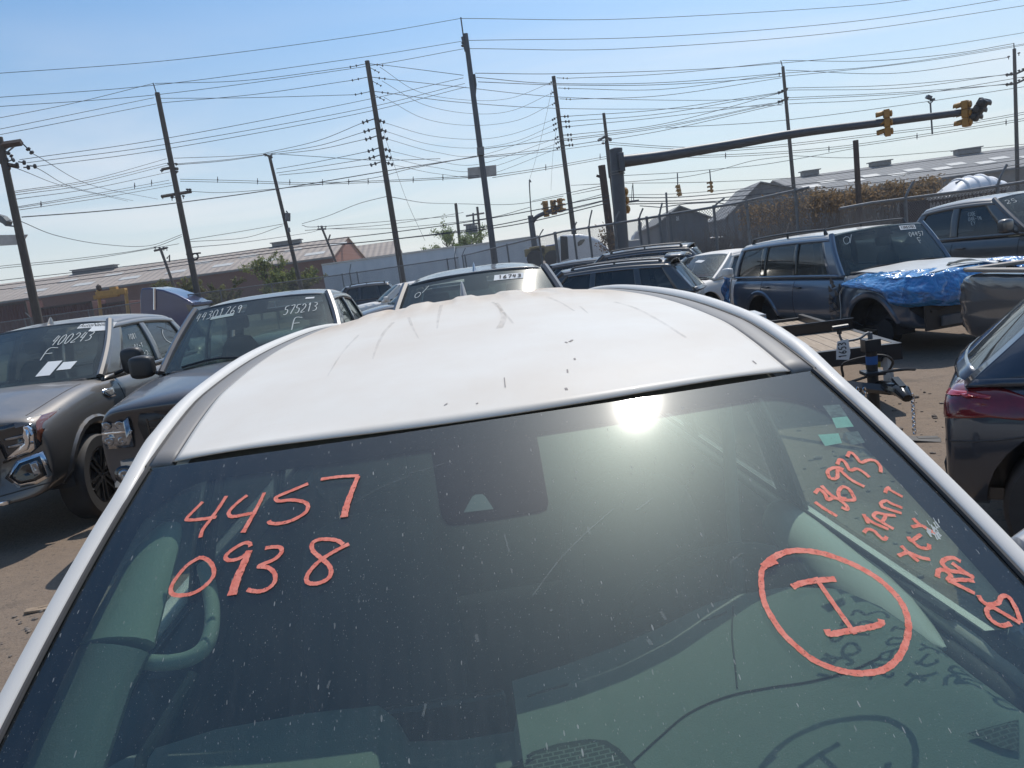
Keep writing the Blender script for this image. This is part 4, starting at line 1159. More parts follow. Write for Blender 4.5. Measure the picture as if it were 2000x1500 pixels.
            mo = MB(); mo.grid(lambda a, b: Vector((mxx - .088, sgn * (hb + .13 + .17 * a), mz - msz * .7 + msz * 1.4 * b)), 2, 2); mo.build('mirror_glass', MT['chrome'], mr_, smooth=False)
    # rear glass
    def bl(u, v):
        s = u * 2 - 1
        return Vector((lerp(xd0, xd1, v) - .10 * (1 - s * s) * (1 if kind != 'pickup' else .3), s * lerp(hb, ht, v), lerp(z0, rend - .01, v)))
    mb = MB(); mb.grid(lambda a, b: bl(lerp(.06, .94, a), lerp(.12, .92, b)), 10, 6); mb.build('rear_window', gm_, root)
    mb = MB()
    for (u0, u1, v0, v1) in ((0, .07, 0, 1), (.93, 1, 0, 1), (.07, .93, .91, 1), (.07, .93, 0, .13)):
        mb.grid(lambda a, b: bl(lerp(u0, u1, a), lerp(v0, v1, b)) + Vector((-.004, 0, 0)), 6, 4)
    mb.build('rear_frame', S['paint'], root, solid=.02)
    # interior
    mb = MB(); mb.box((xa0 - .12, 0, belt - .02), (.45, hb * 1.75, .10)); mb.build('dashboard', MT['interior_dark'], root, bevel=.03)
    for s in (-1, 1):
        sx_ = xa1 - .35
        mb = MB(); mb.loft([[Vector((sx_ - dx + a * .07, s * hb * .48 + b * wd, z)) for a, b in ((-1, -1), (1, -1), (1, 1), (-1, 1))] for z, wd, dx in ((belt - .3, .24, -.05), (belt, .24, .0), (lerp(belt, zr, .42), .2, .08))])
        st = mb.build('seat', MT['seat_dark'], root, sub=1)
        mb = MB(); mb.box((sx_ - .12, s * hb * .48, lerp(belt, zr, .60)), (.09, .25, .16)); mb.build('headrest', MT['seat_dark'], st, bevel=.04)
    # ---------------- pieces laid on the body by casting rays at it
    def patch(nm, poly, axis, mat, off=.006, solid=.012, parent=None, cuts=3, sgn=1):
        """poly in (y,z) for 'front'/'rear', (x,z) for 'side' (sgn picks the side), (x,y) for 'top'"""
        cx = sum(p[0] for p in poly) / len(poly); cz = sum(p[1] for p in poly) / len(poly)
        rows_ = []
        for k in range(cuts + 1):
            f = max(k / cuts, .003); row = []
            for a, b in poly:
                a, b = lerp(cx, a, f), lerp(cz, b, f)
                if axis == 'front': o_, d_ = Vector((fo + 2, a, b)), Vector((-1, 0, 0))
                elif axis == 'rear': o_, d_ = Vector((end - 2, a, b)), Vector((1, 0, 0))
                elif axis == 'side': o_, d_ = Vector((a, sgn * 4, b)), Vector((0, -sgn, 0))
                elif axis == 'corner':          # a runs round the rear corner, 0 at the corner, + along the side
                    d_ = Vector((.7071, -sgn * .7071, 0)); o_ = Vector((end + .06, sgn * (w_ - .06), b)) + Vector((.7071, sgn * .7071, 0)) * a - d_ * 2
                else: o_, d_ = Vector((a, b, 4)), Vector((0, 0, -1))
                h = c.bvh.ray_cast(o_, d_)
                if h[0] is None or (h[0] - o_).length > 4.5:
                    h = (o_ - d_ * -1 * 2.0,) if False else (None,)
                row.append(None if h[0] is None else h[0] - d_ * off)
            rows_.append(row)
        last = [q for r_ in rows_ for q in r_ if q is not None]
        if not last: return None
        for r_ in rows_:
            for i, q in enumerate(r_):
                if q is None:
                    a, b = poly[i]
                    ref = min(last, key=lambda l: (l - (Vector((l.x, a, b)) if axis in ('front', 'rear') else Vector((a, l.y, b)))).length)
                    r_[i] = Vector(ref)
        m_ = MB(); m_.loft(rows_, True, False)
        return m_.build(nm, mat, parent or root, solid=solid, off=-1, angle=40)
    c.patch = patch
    def line(nm, pts, axis, mat=None, r=.006, sgn=1, parent=None, off=0.0):
        P = []
        for a, b in pts:
            if axis == 'front': o_, d_ = Vector((fo + 2, a, b)), Vector((-1, 0, 0))
            elif axis == 'rear': o_, d_ = Vector((end - 2, a, b)), Vector((1, 0, 0))
            elif axis == 'side': o_, d_ = Vector((a, sgn * 4, b)), Vector((0, -sgn, 0))
            else: o_, d_ = Vector((a, b, 4)), Vector((0, 0, -1))
            h = c.bvh.ray_cast(o_, d_)
            if h[0] is not None: P.append(h[0] - d_ * off)
        if len(P) < 2: return None
        m_ = MB(); m_.tube(P, r, 6); return m_.build(nm, mat or MT['rubber'], parent or body)
    c.line = line
    def dline(pts, n=10):
        out = []
        for (a0, b0), (a1, b1) in zip(pts, pts[1:]):
            out += [(lerp(a0, a1, k / n), lerp(b0, b1, k / n)) for k in range(n)]
        return out + [pts[-1]]
    c.dline = dline
    for s in S.get('detail_sides', (-1, 1)):
        for pb0 in S.get('doors', []):
            line('door_seam', dline([(pb0, belt - .04), (pb0 - .01, zb + .12)], 12), 'side', sgn=s, r=.005)
        for hx in S.get('handles', []):
            h = c.bvh.ray_cast(Vector((hx, s * 4, belt - .17)), Vector((0, -s, 0)))
            if h[0] is not None:
                mb = MB(); y = h[0].y
                mb.tube([(hx + .09, y, belt - .17), (hx + .08, y + s * .035, belt - .168), (hx - .08, y + s * .035, belt - .162), (hx - .09, y, belt - .16)], .014, 6)
                mb.build('door_handle', S.get('handlemat', S['paint']), root)
    if S.get('hoodline', True):
        line('hood_seam', dline([(fo - .25, w_ * .80), (lerp(fo, xa0, .5), w_ * .82), (xa0 + .3, w_ * .83)], 12), 'top', r=.004)
        line('hood_seam', dline([(fo - .25, -w_ * .80), (lerp(fo, xa0, .5), -w_ * .82), (xa0 + .3, -w_ * .83)], 12), 'top', r=.004)
    c.end, c.fo, c.w, c.belt = end, fo, w_, belt
    return c
def rails(c, mat=None, h=.07, x0=None, x1=None, cross=False):
    S = c.S
    for u in (.06, .94):
        mb = MB()
        P = [c.roof(u, t) for t in (.10, .12, .2, .35, .5, .65, .8, .9, .92)]
        for i, p in enumerate(P): p.z += 0 if i in (0, 8) else h
        mb.tube(P, .018, 8)
        for t in (.12, .5, .9): mb.cyl(c.roof(u, t), c.roof(u, t) + Vector((0, 0, h)), .02, 6)
        mb.build('roof_rail', mat or MT['black_plastic'], c.root)
    if cross:
        for t in (.3, .75):
            mb = MB(); mb.tube([c.roof(.06, t) + Vector((0, 0, h)), c.roof(.94, t) + Vector((0, 0, h))], .02, 8); mb.build('cross_bar', mat or MT['black_plastic'], c.root)
def fin(c, t=.85, mat=None):
    mb = MB(); p = c.roof(.5, t)
    mb.loft([[p + Vector((.06 * math.cos(a) * k - .03 * (1 - k), .018 * math.sin(a) * k, h)) for a in [2 * PI * j / 10 for j in range(10)]] for k, h in ((1.3, -.01), (1, .01), (.6, .05), (.2, .075))])
    mb.build('antenna', mat or c.S['paint'], c.root)
def ws_paper(c, a, b, wd, ht, mat=None, ang=0.0, name='paper_sheet', label=None):
    mb = MB()
    def f(u, v):
        x, y = (u - .5) * wd, (v - .5) * ht
        return c.wsm(a + x * math.cos(ang) - y * math.sin(ang), b + x * math.sin(ang) + y * math.cos(ang), .004)[0]
    mb.grid(f, 4, 3)
    o = mb.build(name, mat or MT['paper'], c.wso, smooth=False)
    if label: o['label'] = label
    return o
def ws_write(c, text, a, b, h, wch, width=.012, rise=0.0, mat=None, slant=.1, off=.005, ang=0.0):
    mb = MB()
    ca, sa = math.cos(ang), math.sin(ang)
    lettering(mb, text, lambda x, y: c.wsm(a + x * ca + y * sa, b - (y * ca - x * sa), off), 0, 0, h, wch, width, slant, rise)
    return mb.build('marker_writing', mat or MT['white_marker'], c.wso, smooth=False)
def print_text(body, size, fn, mat, name, parent, extr=0.0):
    cu = bpy.data.curves.new('text', 'FONT'); cu.body = body; cu.size = size; cu.align_x = 'LEFT'
    o = bpy.data.objects.new('text', cu); COL.objects.link(o)
    me = evalmesh(o); bpy.data.objects.remove(o)
    for v in me.vertices: v.co = fn(v.co.x, v.co.y)
    me.materials.clear(); me.materials.append(mat)
    q = bpy.data.objects.new(name, me); COL.objects.link(q); q.parent = parent
    return q
# ================================================================== vehicles standing in the yard
from mathutils import noise as mnoise
# ---- grey pickup, far left
P = paint('dusty_grey_paint', (0.085, 0.082, 0.08), dust=0.55, metal=0.5)
gm = vehicle('pickup_truck', 'dusty grey pickup with chrome grille at the left edge of the yard', 'pickup truck', (-5.08, 7.35, 0), (0.03, -1),
    dict(kind='pickup', w=1.02, fo=.95, wb=3.75, ro=1.2, zb=.42, belt=1.30, hood_f=1.17, hood_c=1.33, xa0=-.55, xa1=-1.42, xd1=-3.12, xd0=-3.32, zr=1.93, ht=.70, hb=.90, tail=1.42, r=.41, arch=.50,
         paint=P, wins=[((-.98, -1.62), (-1.98, -2.05)), ((-2.12, -2.18), (-3.1, -2.98))], doors=[-.75, -2.05, -3.2], handles=[-1.85, -2.98], handlemat=MT['chrome'], hcrown=.06, nose=.22, boxy=True,
         mirrorpaint=MT['black_plastic'], ms=(.12, .15), mz=1.42, mx=-.85, chrome='low', flare=P, frontglass=MT['glass'], wipers=False, rim=pbr('dark_machined_rim', (.12, .12, .125), rough=.25, metal=.9), spokes=6, detail_sides=(1,)))
c = gm
c.patch('grille', [(-.42, 1.13), (.42, 1.13), (.50, .98), (.47, .66), (.40, .60), (-.40, .60), (-.47, .66), (-.50, .98)], 'front', MT['gloss_black'], .03)
mb = MB()
gp = [(-.45, 1.16), (.45, 1.16), (.53, .98), (.50, .64), (.42, .57), (-.42, .57), (-.50, .64), (-.53, .98), (-.45, 1.16)]
P_ = []
for a, b in c.dline(gp, 4):
    h = c.bvh.ray_cast(Vector((3, a, b)), Vector((-1, 0, 0)));
    if h[0] is not None: P_.append(h[0] + Vector((.045, 0, 0)))
mb.tube(P_, .034, 8); fr_ = mb.build('grille_frame', MT['chrome'], c.root)
for zc in (.70, .82, .94, 1.05):
    mb = MB()
    for k in range(7):
        y0 = -.42 + k * .14
        mb.tube([(c.fo + .055 - .25 * abs(y0 + .06) ** 3, y0 + .01, zc + .035), (c.fo + .055 - .25 * abs(y0 + .06) ** 3, y0 + .11, zc + .035), (c.fo + .055 - .25 * abs(y0 + .06) ** 3, y0 + .12, zc - .03), (c.fo + .055 - .25 * abs(y0 + .06) ** 3, y0 + .02, zc - .03), (c.fo + .055 - .25 * abs(y0 + .06) ** 3, y0 + .01, zc + .035)], .008, 5)
    mb.build('grille_bar', MT['chrome'], fr_)
for s in (1, -1):
    hl = c.patch('headlight', [(s * .58, 1.10), (s * .78, 1.13), (s * .945, 1.15), (s * .955, 1.02), (s * .93, .90), (s * .84, .84), (s * .62, .80), (s * .60, .92)], 'front', MT['lens_dark'], .012)
    c.patch('lamp_bezel', [(s * .855, 1.14), (s * .90, 1.145), (s * .915, 1.02), (s * .89, .88), (s * .83, .84), (s * .60, .785), (s * .60, .805), (s * .82, .875), (s * .85, .92), (s * .865, 1.03)], 'front', MT['chrome'], .022, parent=hl)
    c.patch('turn_light', [(s * .905, 1.14), (s * .945, 1.14), (s * .955, 1.0), (s * .935, .92), (s * .915, .96)], 'front', MT['lens_amber'], .024, parent=hl)
    for zz_ in (.98, .91): c.patch('light_bar', [(s * .66, zz_ + .02), (s * .88, zz_ + .035), (s * .88, zz_ + .01), (s * .66, zz_)], 'front', MT['lens_clear'], .024, parent=hl)
    c.patch('fog_bezel', [(s * 0.590, 0.660), (s * 0.710, 0.800), (s * 0.930, 0.840), (s * 0.960, 0.620), (s * 0.830, 0.565), (s * 0.690, 0.560)], 'front', MT['chrome'], .02)
    c.patch('fog_light', [(s * 0.630, 0.665), (s * 0.730, 0.770), (s * 0.900, 0.805), (s * 0.925, 0.630), (s * 0.830, 0.595), (s * 0.700, 0.590)], 'front', MT['gloss_black'], .03)
    c.patch('fog_lens', [(s * 0.810, 0.760), (s * 0.870, 0.770), (s * 0.890, 0.650), (s * 0.830, 0.640)], 'front', MT['lens_clear'], .036)
    c.patch('bumper_trim', [(s * .05, .50), (s * .45, .49), (s * .62, .47), (s * .70, .43), (s * .64, .425), (s * .44, .45), (s * .05, .455)], 'front', MT['chrome'], .02)
c.patch('fender_badge', [(-.58, 1.19), (-.36, 1.20), (-.34, 1.16), (-.42, 1.10), (-.56, 1.10)], 'side', MT['chrome'], .012)
c.patch('badge_inset', [(-.545, 1.175), (-.40, 1.18), (-.39, 1.16), (-.44, 1.12), (-.53, 1.12)], 'side', MT['trim_grey'], .016)
c.line('bumper_seam', c.dline([(-.95, .56), (-.4, .5), (.4, .5), (.95, .56)], 16), 'front', r=.006)
fin(c, .12)
ws_paper(c, 1.34, .09, .36, .09, label='long white sheet with printed lettering')
def gmt(x, y): return c.wsm(1.17 + x, .115 - y * 1.6, .007)[0]
print_text('AutoNation', .062, gmt, MT['ink'], 'printed_lettering', c.wso)
ws_paper(c, 1.42, .175, .22, .08)
ws_write(c, '400243', 1.04, .44, .19, .064, .010, .10, slant=-.12)
ws_write(c, 'F', 1.06, .70, .20, .16, .011, slant=-.1)
ws_paper(c, 1.24, .86, .14, .23, ang=.06)
ws_paper(c, 1.40, .85, .13, .13, ang=.05)
# writing on the side glass
mb = MB()
for txt, u0, v0, hh in (('1801', .18, .62, .10), ('T-10', .30, .42, .08), ('C-70', .38, .25, .08)):
    lettering(mb, txt, lambda a, b: (c.side(lerp(-.98, -1.98, 1 - a), lerp(-1.62, -2.05, 1 - a), b, 1, .006), Vector((0, 1, .3))), 1 - u0 - .45, v0, hh, .085, .009)
mb.build('marker_writing', MT['white_marker'], c.root, smooth=False)
mb = MB()
lettering(mb, '(', lambda a, b: (c.side(lerp(-2.12, -3.1, a), lerp(-2.18, -2.98, a), b, 1, .006), Vector((0, 1, .3))), .35, .35, .35, .3, .012)
mb.build('marker_writing', MT['white_marker'], c.root, smooth=False)

# ---- dark pickup beside it
P = paint('dark_blue_grey_paint', (0.026, 0.03, 0.04), dust=0.38, metal=0.4)
rm = vehicle('pickup_truck', 'dark blue-grey pickup with white windshield numbers between the grey pickup and the white car', 'pickup truck', (-2.46, 7.0, 0), (0.05, -1),
    dict(kind='pickup', w=.99, fo=.97, wb=3.6, ro=1.25, zb=.42, belt=1.28, hood_f=1.20, hood_c=1.31, xa0=-.48, xa1=-1.28, xd1=-2.72, xd0=-2.95, zr=1.91, ht=.70, hb=.88, tail=1.40, r=.40, arch=.48,
         paint=P, wins=[((-.92, -1.5), (-1.85, -1.88)), ((-1.97, -2.0), (-2.75, -2.6))], doors=[-.7, -1.92, -2.85], handles=[-1.7, -2.6], hcrown=.07, nose=.18, boxy=True, mirrorpaint=MT['black_plastic'], ms=(.1, .12), mz=1.38, detail_sides=(1,), sideglass=MT['glass'], bpillar=MT['gloss_black']))
c = rm
c.patch('grille', [(-.56, 1.110), (.56, 1.110), (.60, 1.030), (.56, 0.770), (.48, 0.690), (-.48, 0.690), (-.56, 0.770), (-.60, 1.030)], 'front', MT['black_plastic'], .02)
mb = MB()
for k in range(9):
    y0 = -.48 + k * .12
    mb.box((c.fo + .03 - .22 * abs(y0) ** 3, y0, .90), (.012, .012, .36))
for k in range(7): 
    for j in range(8): mb.box((c.fo + .03 - .22 * abs(-.42 + j * .12) ** 3, -.42 + j * .12, .73 + k * .055), (.01, .11, .01))
mb.build('grille_bar', MT['gloss_black'], c.root, smooth=False)
for s in (1, -1):
    hl = c.patch('headlight', [(s * .66, 1.100), (s * .93, 1.120), (s * .975, 1.050), (s * .965, 0.910), (s * .90, 0.860), (s * .68, 0.850)], 'front', MT['lens_clear'], .015)
    c.patch('lamp_bezel', [(s * .66, 0.995), (s * .965, 1.005), (s * .96, 0.980), (s * .66, 0.970)], 'front', MT['chrome'], .022, parent=hl)
    for q in ((.75, 1.045), (.86, 1.050), (.76, 0.915), (.87, 0.920)):
        c.patch('lamp_bulb', [(s * (q[0] + .04 * math.cos(a)), q[1] + .035 * math.sin(a)) for a in [2 * PI * k / 10 for k in range(10)]], 'front', MT['lens_clear'], .017, .004, parent=hl)
bu = c.patch('bumper', [(-.97, 0.770), (-.60, 0.760), (.60, 0.760), (.97, 0.770), (.98, 0.630), (.90, 0.540), (.4, 0.510), (-.4, 0.510), (-.90, 0.540), (-.98, 0.630)], 'front', pbr('ground_tinted_bumper', (.42, .36, .31), rough=.3, metal=.9, dust=.5), .05, .03, cuts=5)  # tan tint and heavy dust stand for ground mirrored in the chrome
for s in (1, -1):
    c.patch('fog_light', [(s * (.78 + .085 * math.cos(a)), .645 + .075 * math.sin(a)) for a in [2 * PI * k / 14 for k in range(14)]], 'front', MT['gloss_black'], .06, parent=bu)
    c.patch('fog_lens', [(s * (.78 + .05 * math.cos(a)), .645 + .045 * math.sin(a)) for a in [2 * PI * k / 14 for k in range(14)]], 'front', MT['lens_clear'], .066, parent=bu)
ws_write(c, '44301769', .06, .24, .15, .066, .008, .02, slant=-.1)
ws_write(c, '575213', 1.06, .38, .16, .056, .009, .1, slant=-.1)
ws_write(c, 'F', 1.20, .66, .20, .13, .010, slant=-.1)
ws_paper(c, 1.26, .09, .09, .03)
ws_paper(c, .38, .24, .26, .05, pbr('pale_sticker', (.35, .42, .40), rough=.9))
# ---- dark SUV straight behind the white car
P = paint('black_grey_paint', (0.025, 0.026, 0.03), dust=0.26, metal=0.4)
ct = vehicle('parked_suv', 'dusty dark suv facing the camera right behind the white car roof', 'suv', (-.18, 6.0, 0), (0.02, -1),
    dict(kind='suv', w=.98, fo=.9, wb=2.95, ro=1.1, zb=.35, belt=1.22, hood_f=1.02, hood_c=1.20, xa0=-.40, xa1=-1.34, xd1=-3.55, xd0=-3.9, zr=1.89, ht=.66, hb=.86, r=.38, paint=P, sideglass=MT['glass'],
         wins=[((-.85, -1.42), (-1.8, -1.85)), ((-1.92, -1.95), (-2.75, -2.7)), ((-2.9, -2.85), (-3.6, -3.4))], doors=[-1.86, -2.85], crown=.08, rarch=.06, detail_sides=(-1,)))
c = ct
fin(c, .10, MT['satin_metal'])
ws_paper(c, 1.00, .14, .28, .095, ang=.0, label='white sticker with printed number')
ws_write(c, '16743', .90, .17, .055, .045, .010, 0, MT['ink'], 0, .008)
ws_write(c, '0', .10, .26, .08, .08, .008); ws_write(c, 'I', .17, .20, .10, .02, .008, slant=.5)
for s in (1, -1): c.patch('headlight', [(s * .55, .95), (s * .9, .99), (s * .95, .88), (s * .6, .84)], 'front', MT['lens_clear'], .012)
c.patch('grille', [(-.45, .95), (.45, .95), (.4, .6), (-.4, .6)], 'front', MT['gloss_black'], .015)

# ---- row at the left behind the dark pickup
def smallcar(name, label, cat, loc, fwd, P, kind='suv', **kw):
    d = dict(kind=kind, w=.91, fo=.88, wb=2.65, ro=.95, zb=.28, belt=1.02, hood_f=.86, hood_c=1.02, xa0=-.35, xa1=-1.12, xd1=-3.05, xd0=-3.45, zr=1.62, ht=.60, hb=.80, r=.34, paint=P,
             wins=[((-.75, -1.3), (-1.62, -1.68)), ((-1.72, -1.78), (-2.5, -2.45)), ((-2.62, -2.55), (-3.2, -2.92))], doors=[-1.66, -2.55], handles=[-1.5, -2.4])
    d.update(kw)
    if kind == 'sedan':
        d.update(dict(xd1=-2.55, xd0=-3.25, zr=1.46, belt=.93, hood_c=.95, hood_f=.74, tail=.98, ro=1.0, wins=[((-.75, -1.35), (-1.62, -1.66)), ((-1.72, -1.76), (-2.75, -2.4))])); d.update(kw)
    return vehicle(name, label, cat, loc, fwd, d)
gs = paint('gunmetal_paint', (0.075, 0.085, 0.10), dust=0.35, metal=0.5)
cA = smallcar('parked_car', 'dark grey car with black mirror tucked beside the dark suv behind the white roof', 'car', (-3.70, 24.3, 0), (-.95, -.30), gs, sideglass=MT['glass'], zr=1.64, belt=1.1, hood_c=1.12, hood_f=1.0, mirrorpaint=MT['gloss_black'])
cW = smallcar('parked_suv', 'white suv with black slotted grille half hidden behind the dark blue-grey pickup', 'suv', (-5.0, 30.2, 0), (-.98, -.2), MT['white_paint'], hood_f=1.03, hood_c=1.1, belt=1.1, zr=1.7)
for k in range(5): cW.patch('grille_slot', [(-.35 + k * .16, .98), (-.26 + k * .16, .98), (-.26 + k * .16, .70), (-.35 + k * .16, .70)], 'front', MT['gloss_black'], .012)
bk = paint('black_paint', (0.02, 0.022, 0.028), dust=0.22, metal=0.3)
cB = smallcar('parked_suv', 'black suv with roof rails in the row behind the dark blue-grey pickup', 'suv', (-8.1, 36.0, 0), (-.99, -.1), bk, zr=1.86, belt=1.15)
rails(cB)

# ---- cars seen over the right half of the white roof
cg = paint('warm_grey_paint', (0.075, 0.073, 0.074), dust=0.30, metal=0.5)
cC = smallcar('parked_suv', 'grey suv with slim roof rails whose tail points right, directly above the white roof', 'suv', (.35, 15.2, 0), (-.93, .36), cg, zr=1.66, belt=1.03, hood_c=1.04, hood_f=.9, chrome='top', w=.93, ro=.85, dpillar=cg, xd0=-3.5, xd1=-3.1)
rails(cC, MT['trim_grey'], .035)
tl = cC.patch('tail_light', cC.dline([(-.30, 1.02), (.04, 1.05), (.24, 1.0), (.27, .90), (.05, .86), (-.30, .88), (-.30, 1.02)], 3)[:-1], 'corner', MT['lens_red'], .012, cuts=5)
cC.patch('tail_lens', cC.dline([(.04, .99), (.18, .96), (.19, .91), (.04, .90), (.04, .99)], 3)[:-1], 'corner', MT['lens_clear'], .018, parent=tl)
mb = MB(); mb.grid(lambda a, b: Vector((-3.0 - .34 * b, -.55 + 1.1 * a, 1.70 - .02 * b - .05 * (2 * a - 1) ** 2)), 8, 3); mb.build('rear_spoiler', cg, cC.root, solid=.035)
cD = smallcar('parked_suv', 'black suv with chrome hooked window trim behind the grey suv', 'suv', (1.75, 19.6, 0), (-.93, .36), bk, zr=1.84, belt=1.10, hood_c=1.1, hood_f=.95, chrome='loop', w=.95, xd0=-3.6, xd1=-3.15, ro=1.0)
rails(cD, MT['trim_grey'], .05)
cD.patch('tail_light', cD.dline([(-.25, 1.14), (.04, 1.16), (.24, 1.10), (.24, 1.0), (.05, .93), (-.25, .95), (-.25, 1.14)], 3)[:-1], 'corner', MT['lens_red'], .012, cuts=5)
cE = smallcar('parked_car', 'low black car just left of the black suv with chrome trim', 'car', (.6, 21.5, 0), (-.93, .36), bk, zr=1.74, belt=1.06)

# ---- white damaged sedan
cS = smallcar('damaged_sedan', 'white sedan with smashed front end between the grey suv and the blue off-roader', 'sedan', (3.75, 16.6, 0), (-.80, -.60), MT['white_paint'], 'sedan', zr=1.52, belt=1.0, hood_c=1.0, hood_f=.86, xa0=-.30, xa1=-1.20, wsglass=MT['glass_clear'], hoodline=True)
c = cS
c.patch('bumper_gap', [(-.82, .78), (.80, .80), (.84, .62), (.6, .45), (-.6, .45), (-.84, .60)], 'front', MT['interior_dark'], .02)
c.patch('headlight', [(.50, .82), (.86, .85), (.88, .74), (.55, .68)], 'front', MT['lens_dark'], .035)
mb = MB(); rg = random.Random(2)
for k in range(9): mb.box((c.fo + .05, rg.uniform(-.7, .7), rg.uniform(.5, .78)), (.05, rg.uniform(.1, .4), .03), Matrix.Rotation(rg.uniform(-.4, .4), 3, 'X'))
mb.build('broken_bumper', MT['trim_grey'], c.root, smooth=False)
mb = MB(); mb.grid(lambda a, b: Vector((.25 + .70 * b - .05 * (a * 2 - 1) ** 2, -.78 + 1.56 * a, .965 + .05 * b + .03 * math.sin(a * 9) * b)), 14, 5); mb.build('buckled_hood', MT['white_paint'], c.root, solid=.02)
ws_paper(c, .75, .30, .22, .10, ang=.2)

# ---- blue off-roader wrapped in plastic sheet
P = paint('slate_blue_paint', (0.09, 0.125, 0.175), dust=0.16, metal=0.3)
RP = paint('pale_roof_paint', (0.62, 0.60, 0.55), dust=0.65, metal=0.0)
bl_ = vehicle('blue_suv', 'boxy blue off-road suv with smashed front under blue plastic sheet', 'suv', (5.92, 10.6, -.12), (.19, -.98),
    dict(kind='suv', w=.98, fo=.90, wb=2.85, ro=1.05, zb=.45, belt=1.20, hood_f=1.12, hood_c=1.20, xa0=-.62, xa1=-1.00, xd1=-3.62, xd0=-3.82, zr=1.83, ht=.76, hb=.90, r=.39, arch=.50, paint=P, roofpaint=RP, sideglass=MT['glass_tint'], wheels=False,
         wins=[((-.92, -1.22), (-1.78, -1.80)), ((-1.86, -1.88), (-2.72, -2.70)), ((-2.88, -2.86), (-3.66, -3.52))], doors=[-1.82, -2.8], handles=[-1.68, -2.62], handlemat=MT['black_plastic'], bpillar=MT['gloss_black'], flare=P, bow=.10, bowt=.06, crown=.05, rarch=.02, detail_sides=(-1,), mirror=False, hoodline=False))
c = bl_
rails(c, MT['black_plastic'], .075)
for s in (-1, 1):
    mb = MB(); mb.cyl((0, s * .74, .40), (0, s * .60, .40), .17, 22); mb.build('wheel_hub', MT['interior_dark'], c.root)
    mb = MB(); mb.cyl((-2.85, s * .74, .40), (-2.85, s * .60, .40), .27, 22); mb.build('wheel_hub', MT['interior_dark'], c.root)
ws_paper(c, 1.22, .09, .30, .085, label='white sticker with printed number')
ws_write(c, '13483785', 1.09, .115, .05, .033, .009, 0, MT['ink'], 0, .008)
ws_write(c, '04457', 1.18, .27, .08, .06, .010); ws_write(c, 'F', 1.32, .41, .10, .1, .010, slant=-.3)
ws_write(c, '0', .10, .22, .13, .14, .008); ws_write(c, 'I', .19, .22, .15, .02, .008, slant=.4)
# crumpled door edge and dark wheelhouse damage
mb = MB(); rg = random.Random(8)
for k in range(10):
    x = -.78 + rg.uniform(-.09, .09); z = .55 + k * .06
    mb.prism([(x, -.99, z), (x + .12, -1.01, z + .03), (x + .05, -1.02, z + .10)], (0, -.012, .008))
mb.build('torn_panel', MT['trim_grey'], c.root, smooth=False)
mb = MB(); mb.prism([(-.70, -1.00, .70), (-.60, -1.00, .72), (-.52, -1.0, 1.05), (-.56, -1.0, 1.10), (-.66, -1.0, .85)], (0, -.01, 0)); mb.build('damaged_door', MT['interior_dark'], c.root, smooth=False)
c.patch('broken_front', [(-.90, 1.02), (-.3, 1.04), (.3, 1.04), (.90, 1.02), (.93, .75), (.90, .52), (.4, .48), (-.4, .48), (-.90, .52), (-.93, .75)], 'front', MT['interior_dark'], .03, cuts=5)
mb = MB(); rg = random.Random(14)
for k in range(26): mb.box((c.fo + .06 - rg.uniform(0, .05), rg.uniform(-.85, .8), rg.uniform(.52, .92)), (.05, rg.uniform(.05, .28), rg.uniform(.012, .04)), Matrix.Rotation(rg.uniform(-.7, .7), 3, 'X'))
mb.box((c.fo + .03, 0, .70), (.03, 1.75, .44))
mb.build('wreckage', MT['black_plastic'], c.root, smooth=False)
for k in range(5): 
    mb = MB(); mb.box((c.fo + .05, .15, .72 + k * .045), (.02, .5, .012)); mb.build('grille_bar', MT['black_plastic'], c.root, smooth=False)
mb = MB(); mb.box((c.fo + .05, -.42, .58), (.03, .46, .13)); mb.build('winch_plate', pbr('dull_plate', (.16, .16, .16), rough=.6, metal=.4), c.root, bevel=.004)
mb = MB(); mb.box((c.fo + .07, -.60, .58), (.03, .14, .12))
for k in range(4): mb.box((c.fo + .088, -.60, .545 + k * .025), (.01, .11, .008))
mb.build('radiator_core', MT['galv'], c.root, smooth=False)

# plastic sheet and masking strips lying over it
pm, t, b = newmat('blue_plastic_film')
b.inputs['Base Color'].default_value = (0.03, 0.20, 0.50, 1); b.inputs['Roughness'].default_value = .16; b.inputs['Specular IOR Level'].default_value = .8
b.inputs['Transmission Weight'].default_value = 0.0; b.inputs['Coat Weight'].default_value = .6
vec = objcoord(t)
nn = noise(t, vec, 5, 7, .65, 1.2)
t.links.new(tmix(t, maprange(t, nn, .3, .7), (0.015, 0.11, 0.32), (0.06, 0.29, 0.60)), b.inputs['Base Color'])
bp = t.nodes.new('ShaderNodeBump'); bp.inputs['Strength'].default_value = .8; bp.inputs['Distance'].default_value = .05
t.links.new(noise(t, vec, 5, 3, .5, 1.5), bp.inputs['Height']); t.links.new(bp.outputs[0], b.inputs['Normal'])
wm, t, b = newmat('clear_plastic_film')
b.inputs['Base Color'].default_value = (.55, .58, .60, 1); b.inputs['Roughness'].default_value = .2; b.inputs['Coat Weight'].default_value = .5
vec = objcoord(t); bp = t.nodes.new('ShaderNodeBump'); bp.inputs['Strength'].default_value = .9; bp.inputs['Distance'].default_value = .05
t.links.new(noise(t, vec, 9, 5, .6, 2.0), bp.inputs['Height']); t.links.new(bp.outputs[0], b.inputs['Normal'])
BM_ = Matrix.Translation(Vector(c.root.location)) @ Matrix.Rotation(c.root.rotation_euler.z, 4, 'Z')
